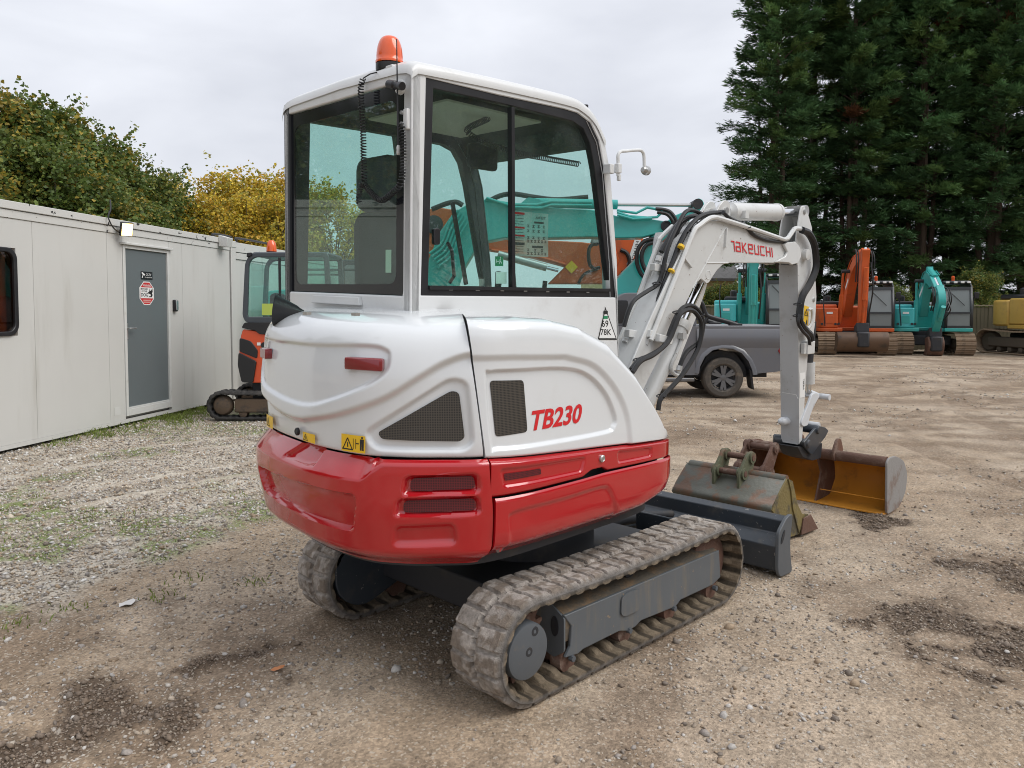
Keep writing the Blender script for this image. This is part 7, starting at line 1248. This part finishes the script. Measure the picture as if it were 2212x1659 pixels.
def leafy_mesh(seed, Hh, Rx, n, zlo, cols_, bare=0.):
    R = np.random.default_rng(seed); nc = 120
    cz = R.uniform(zlo, Hh, nc); rr = Rx*np.sqrt(np.clip(1-((cz-zlo-.25*(Hh-zlo))/((Hh-zlo)*.80))**2, .05, 1))*R.uniform(.35, 1., nc); az = R.uniform(0, 6.28, nc)
    C_ = np.stack([rr*np.cos(az), rr*np.sin(az), cz], -1); cr = R.uniform(.35, .75, nc)*Rx*.38
    k = R.integers(0, nc, n); d = R.normal(0, 1, (n, 3)); d /= np.linalg.norm(d, axis=1)[:, None]; P = C_[k]+d*(cr[k]*R.uniform(.55, 1.05, n)**.6)[:, None]
    ns_ = n//11; kk = R.integers(0, 150, ns_); sa_ = R.uniform(0, 6.28, 150); si = R.integers(0, nc, 150); so = C_[si]+np.stack([np.cos(sa_), np.sin(sa_), R.uniform(.2, 1.6, 150)], -1)*cr[si][:, None]*.55; sdv = np.stack([np.cos(sa_)*.7, np.sin(sa_)*.7, R.uniform(.3, 1.5, 150)], -1); P[:ns_] = so[kk]+sdv[kk]*(R.uniform(0, .62, ns_))[:, None]+R.normal(0, .05, (ns_, 3))
    a = R.uniform(0, 6.28, n); L_ = R.uniform(.08, .15, n); dz = R.uniform(-.9, .15, n); dirv = np.stack([np.cos(a), np.sin(a), dz], -1); dirv /= np.linalg.norm(dirv, axis=1)[:, None]
    sd_ = np.cross(dirv, R.normal(0, 1, (n, 3))); sd_ /= np.linalg.norm(sd_, axis=1)[:, None]; w = (L_*.42)[:, None]; nn = np.cross(dirv, sd_)*(L_*.18)[:, None]
    q = np.stack([P, P+dirv*(L_*.45)[:, None]+sd_*w+nn, P+dirv*L_[:, None], P+dirv*(L_*.45)[:, None]-sd_*w+nn], 1)
    pal = np.array(cols_); clump = R.integers(0, len(pal), nc); ci = np.where(R.uniform(0, 1, n) < .6, clump[k], R.integers(0, len(pal), n)); cl = pal[ci]*R.uniform(.65, 1.3, (n, 1))
    tw = MB(); tw.tube([(0, 0, -.1), (.05, .03, zlo*.5+.8), (0, .05, Hh*.55)], [.16, .12, .05], 8)
    for j in range(60): c = C_[j*2]; z0 = max(.8, c[2]*R.uniform(.35, .75)); tw.tube([(c[0]*.1, c[1]*.1, z0), (c[0]*.55, c[1]*.55, z0*.4+c[2]*.6), tuple(c), tuple(c*np.array([1.06, 1.06, 1])+np.array([0, 0, .35]))], [.035, .02, .010, .004], 5)
    return q.reshape(-1, 3), np.arange(4*n).reshape(-1, 4), np.repeat(cl, 4, 0), tw
LG = [(.11, .165, .035), (.14, .19, .04), (.09, .14, .035), (.19, .21, .045), (.12, .17, .045), (.33, .25, .04)]; LYy = [(.60, .44, .05), (.52, .40, .055), (.28, .28, .05), (.72, .54, .06), (.38, .34, .06), (.58, .36, .045)]
protol = {}
def leafy(name, loc, key, seed, Hh, Rx, n, zlo, pal, label, group, sc=1, rz=0):
    R_ = empty(name, loc, rz, label, 'tree', group, sc)
    if key not in protol:
        V, Fq, cl, tw = leafy_mesh(seed, Hh, Rx, n, zlo, pal); a = np_mesh('crown', V, Fq, LEAFM, None, cl, smooth=False); t = tw.build('trunk', BARK2, None); protol[key] = (a.data, t.data); bpy.data.objects.remove(a); bpy.data.objects.remove(t)
    for nm, me in zip(('crown', 'trunk'), protol[key]): o_ = bpy.data.objects.new(nm, me); COL.objects.link(o_); o_.parent = R_
for i, (x, dp, key, sc, lb) in enumerate([(-40, 14.0, 'g0', .76, 'tallest green lime tree over the far end of the cabin roof'), (75, 15.2, 'g1', .76, None), (190, 16.8, 'g0', .74, None), (300, 18.5, 'g1', .69, 'rounded green tree turning yellow above the cabin door'), (250, 15.6, 'g2', .56, None), (130, 13.6, 'g2', .60, None), (0, 13.2, 'g2', .62, None)]):
    o = AT((x, 700), dp); leafy('lime_tree', (o[0], o[1], 0), key, {'g0': 5, 'g1': 6, 'g2': 9}[key], 7.0, 2.5, 36000, 1.6, LG, lb or 'green leafy lime tree in the hedge behind the cabin', 'green trees behind the cabin', sc, i*1.3)
for i, (x, dp, key, sc, lb) in enumerate([(365, 21., 'y0', .70, None), (480, 22.5, 'y1', .76, None), (555, 22., 'y0', .74, None), (640, 23., 'y1', .76, None), (720, 22., 'y0', .70, None), (440, 19.5, 'y1', .62, None), (530, 19.5, 'y0', .62, None), (610, 19.5, 'y1', .62, None)]):
    o = AT((x, 700), dp); leafy('autumn_tree', (o[0], o[1], 0), key, {'y0': 15, 'y1': 16}[key], 7.0, 2.0, 15000, 1.2, LYy, lb or 'thin yellow autumn tree with bare twigs beyond the containers', 'yellow autumn trees', sc, i*2.1)
# hedge shrubs by the fence and house
for i, (x, dp, sc) in enumerate([(1545, 34., .40), (1600, 33., .42), (1930, 33, .40), (2110, 32., .48), (1640, 36, .5), (1480, 33, .4)]):
    o = AT((x, 700), dp); leafy('shrub', (o[0], o[1], -.3), 'g1', 6, 7, 2.3, 26000, 1.6, LG, 'dark green shrub growing by the timber fence', 'shrubs along the fence', sc, i)
# trees that the cab windows mirror, behind and beside the photographer
for i, (x, y, key, sc) in enumerate([(-9.5, 7.5, 'g0', 1.0), (-11, 10.5, 'g1', 1.1), (-8.0, 11.5, 'g1', .8), (-12.5, 6.0, 'g0', 1.15), (9.5, -11.5, 'g0', 1.1), (13.5, -12., 'g1', 1.2), (6.0, -13.5, 'g1', 1.1), (17.5, -11.5, 'g0', 1.2)]):
    leafy('hedgerow_tree', (x, y, 0), key, 5, 7, 2.3, 26000, 1.6, LG, 'green hedgerow tree at the open edge of the yard', 'hedgerow trees round the yard', sc, i*.9)
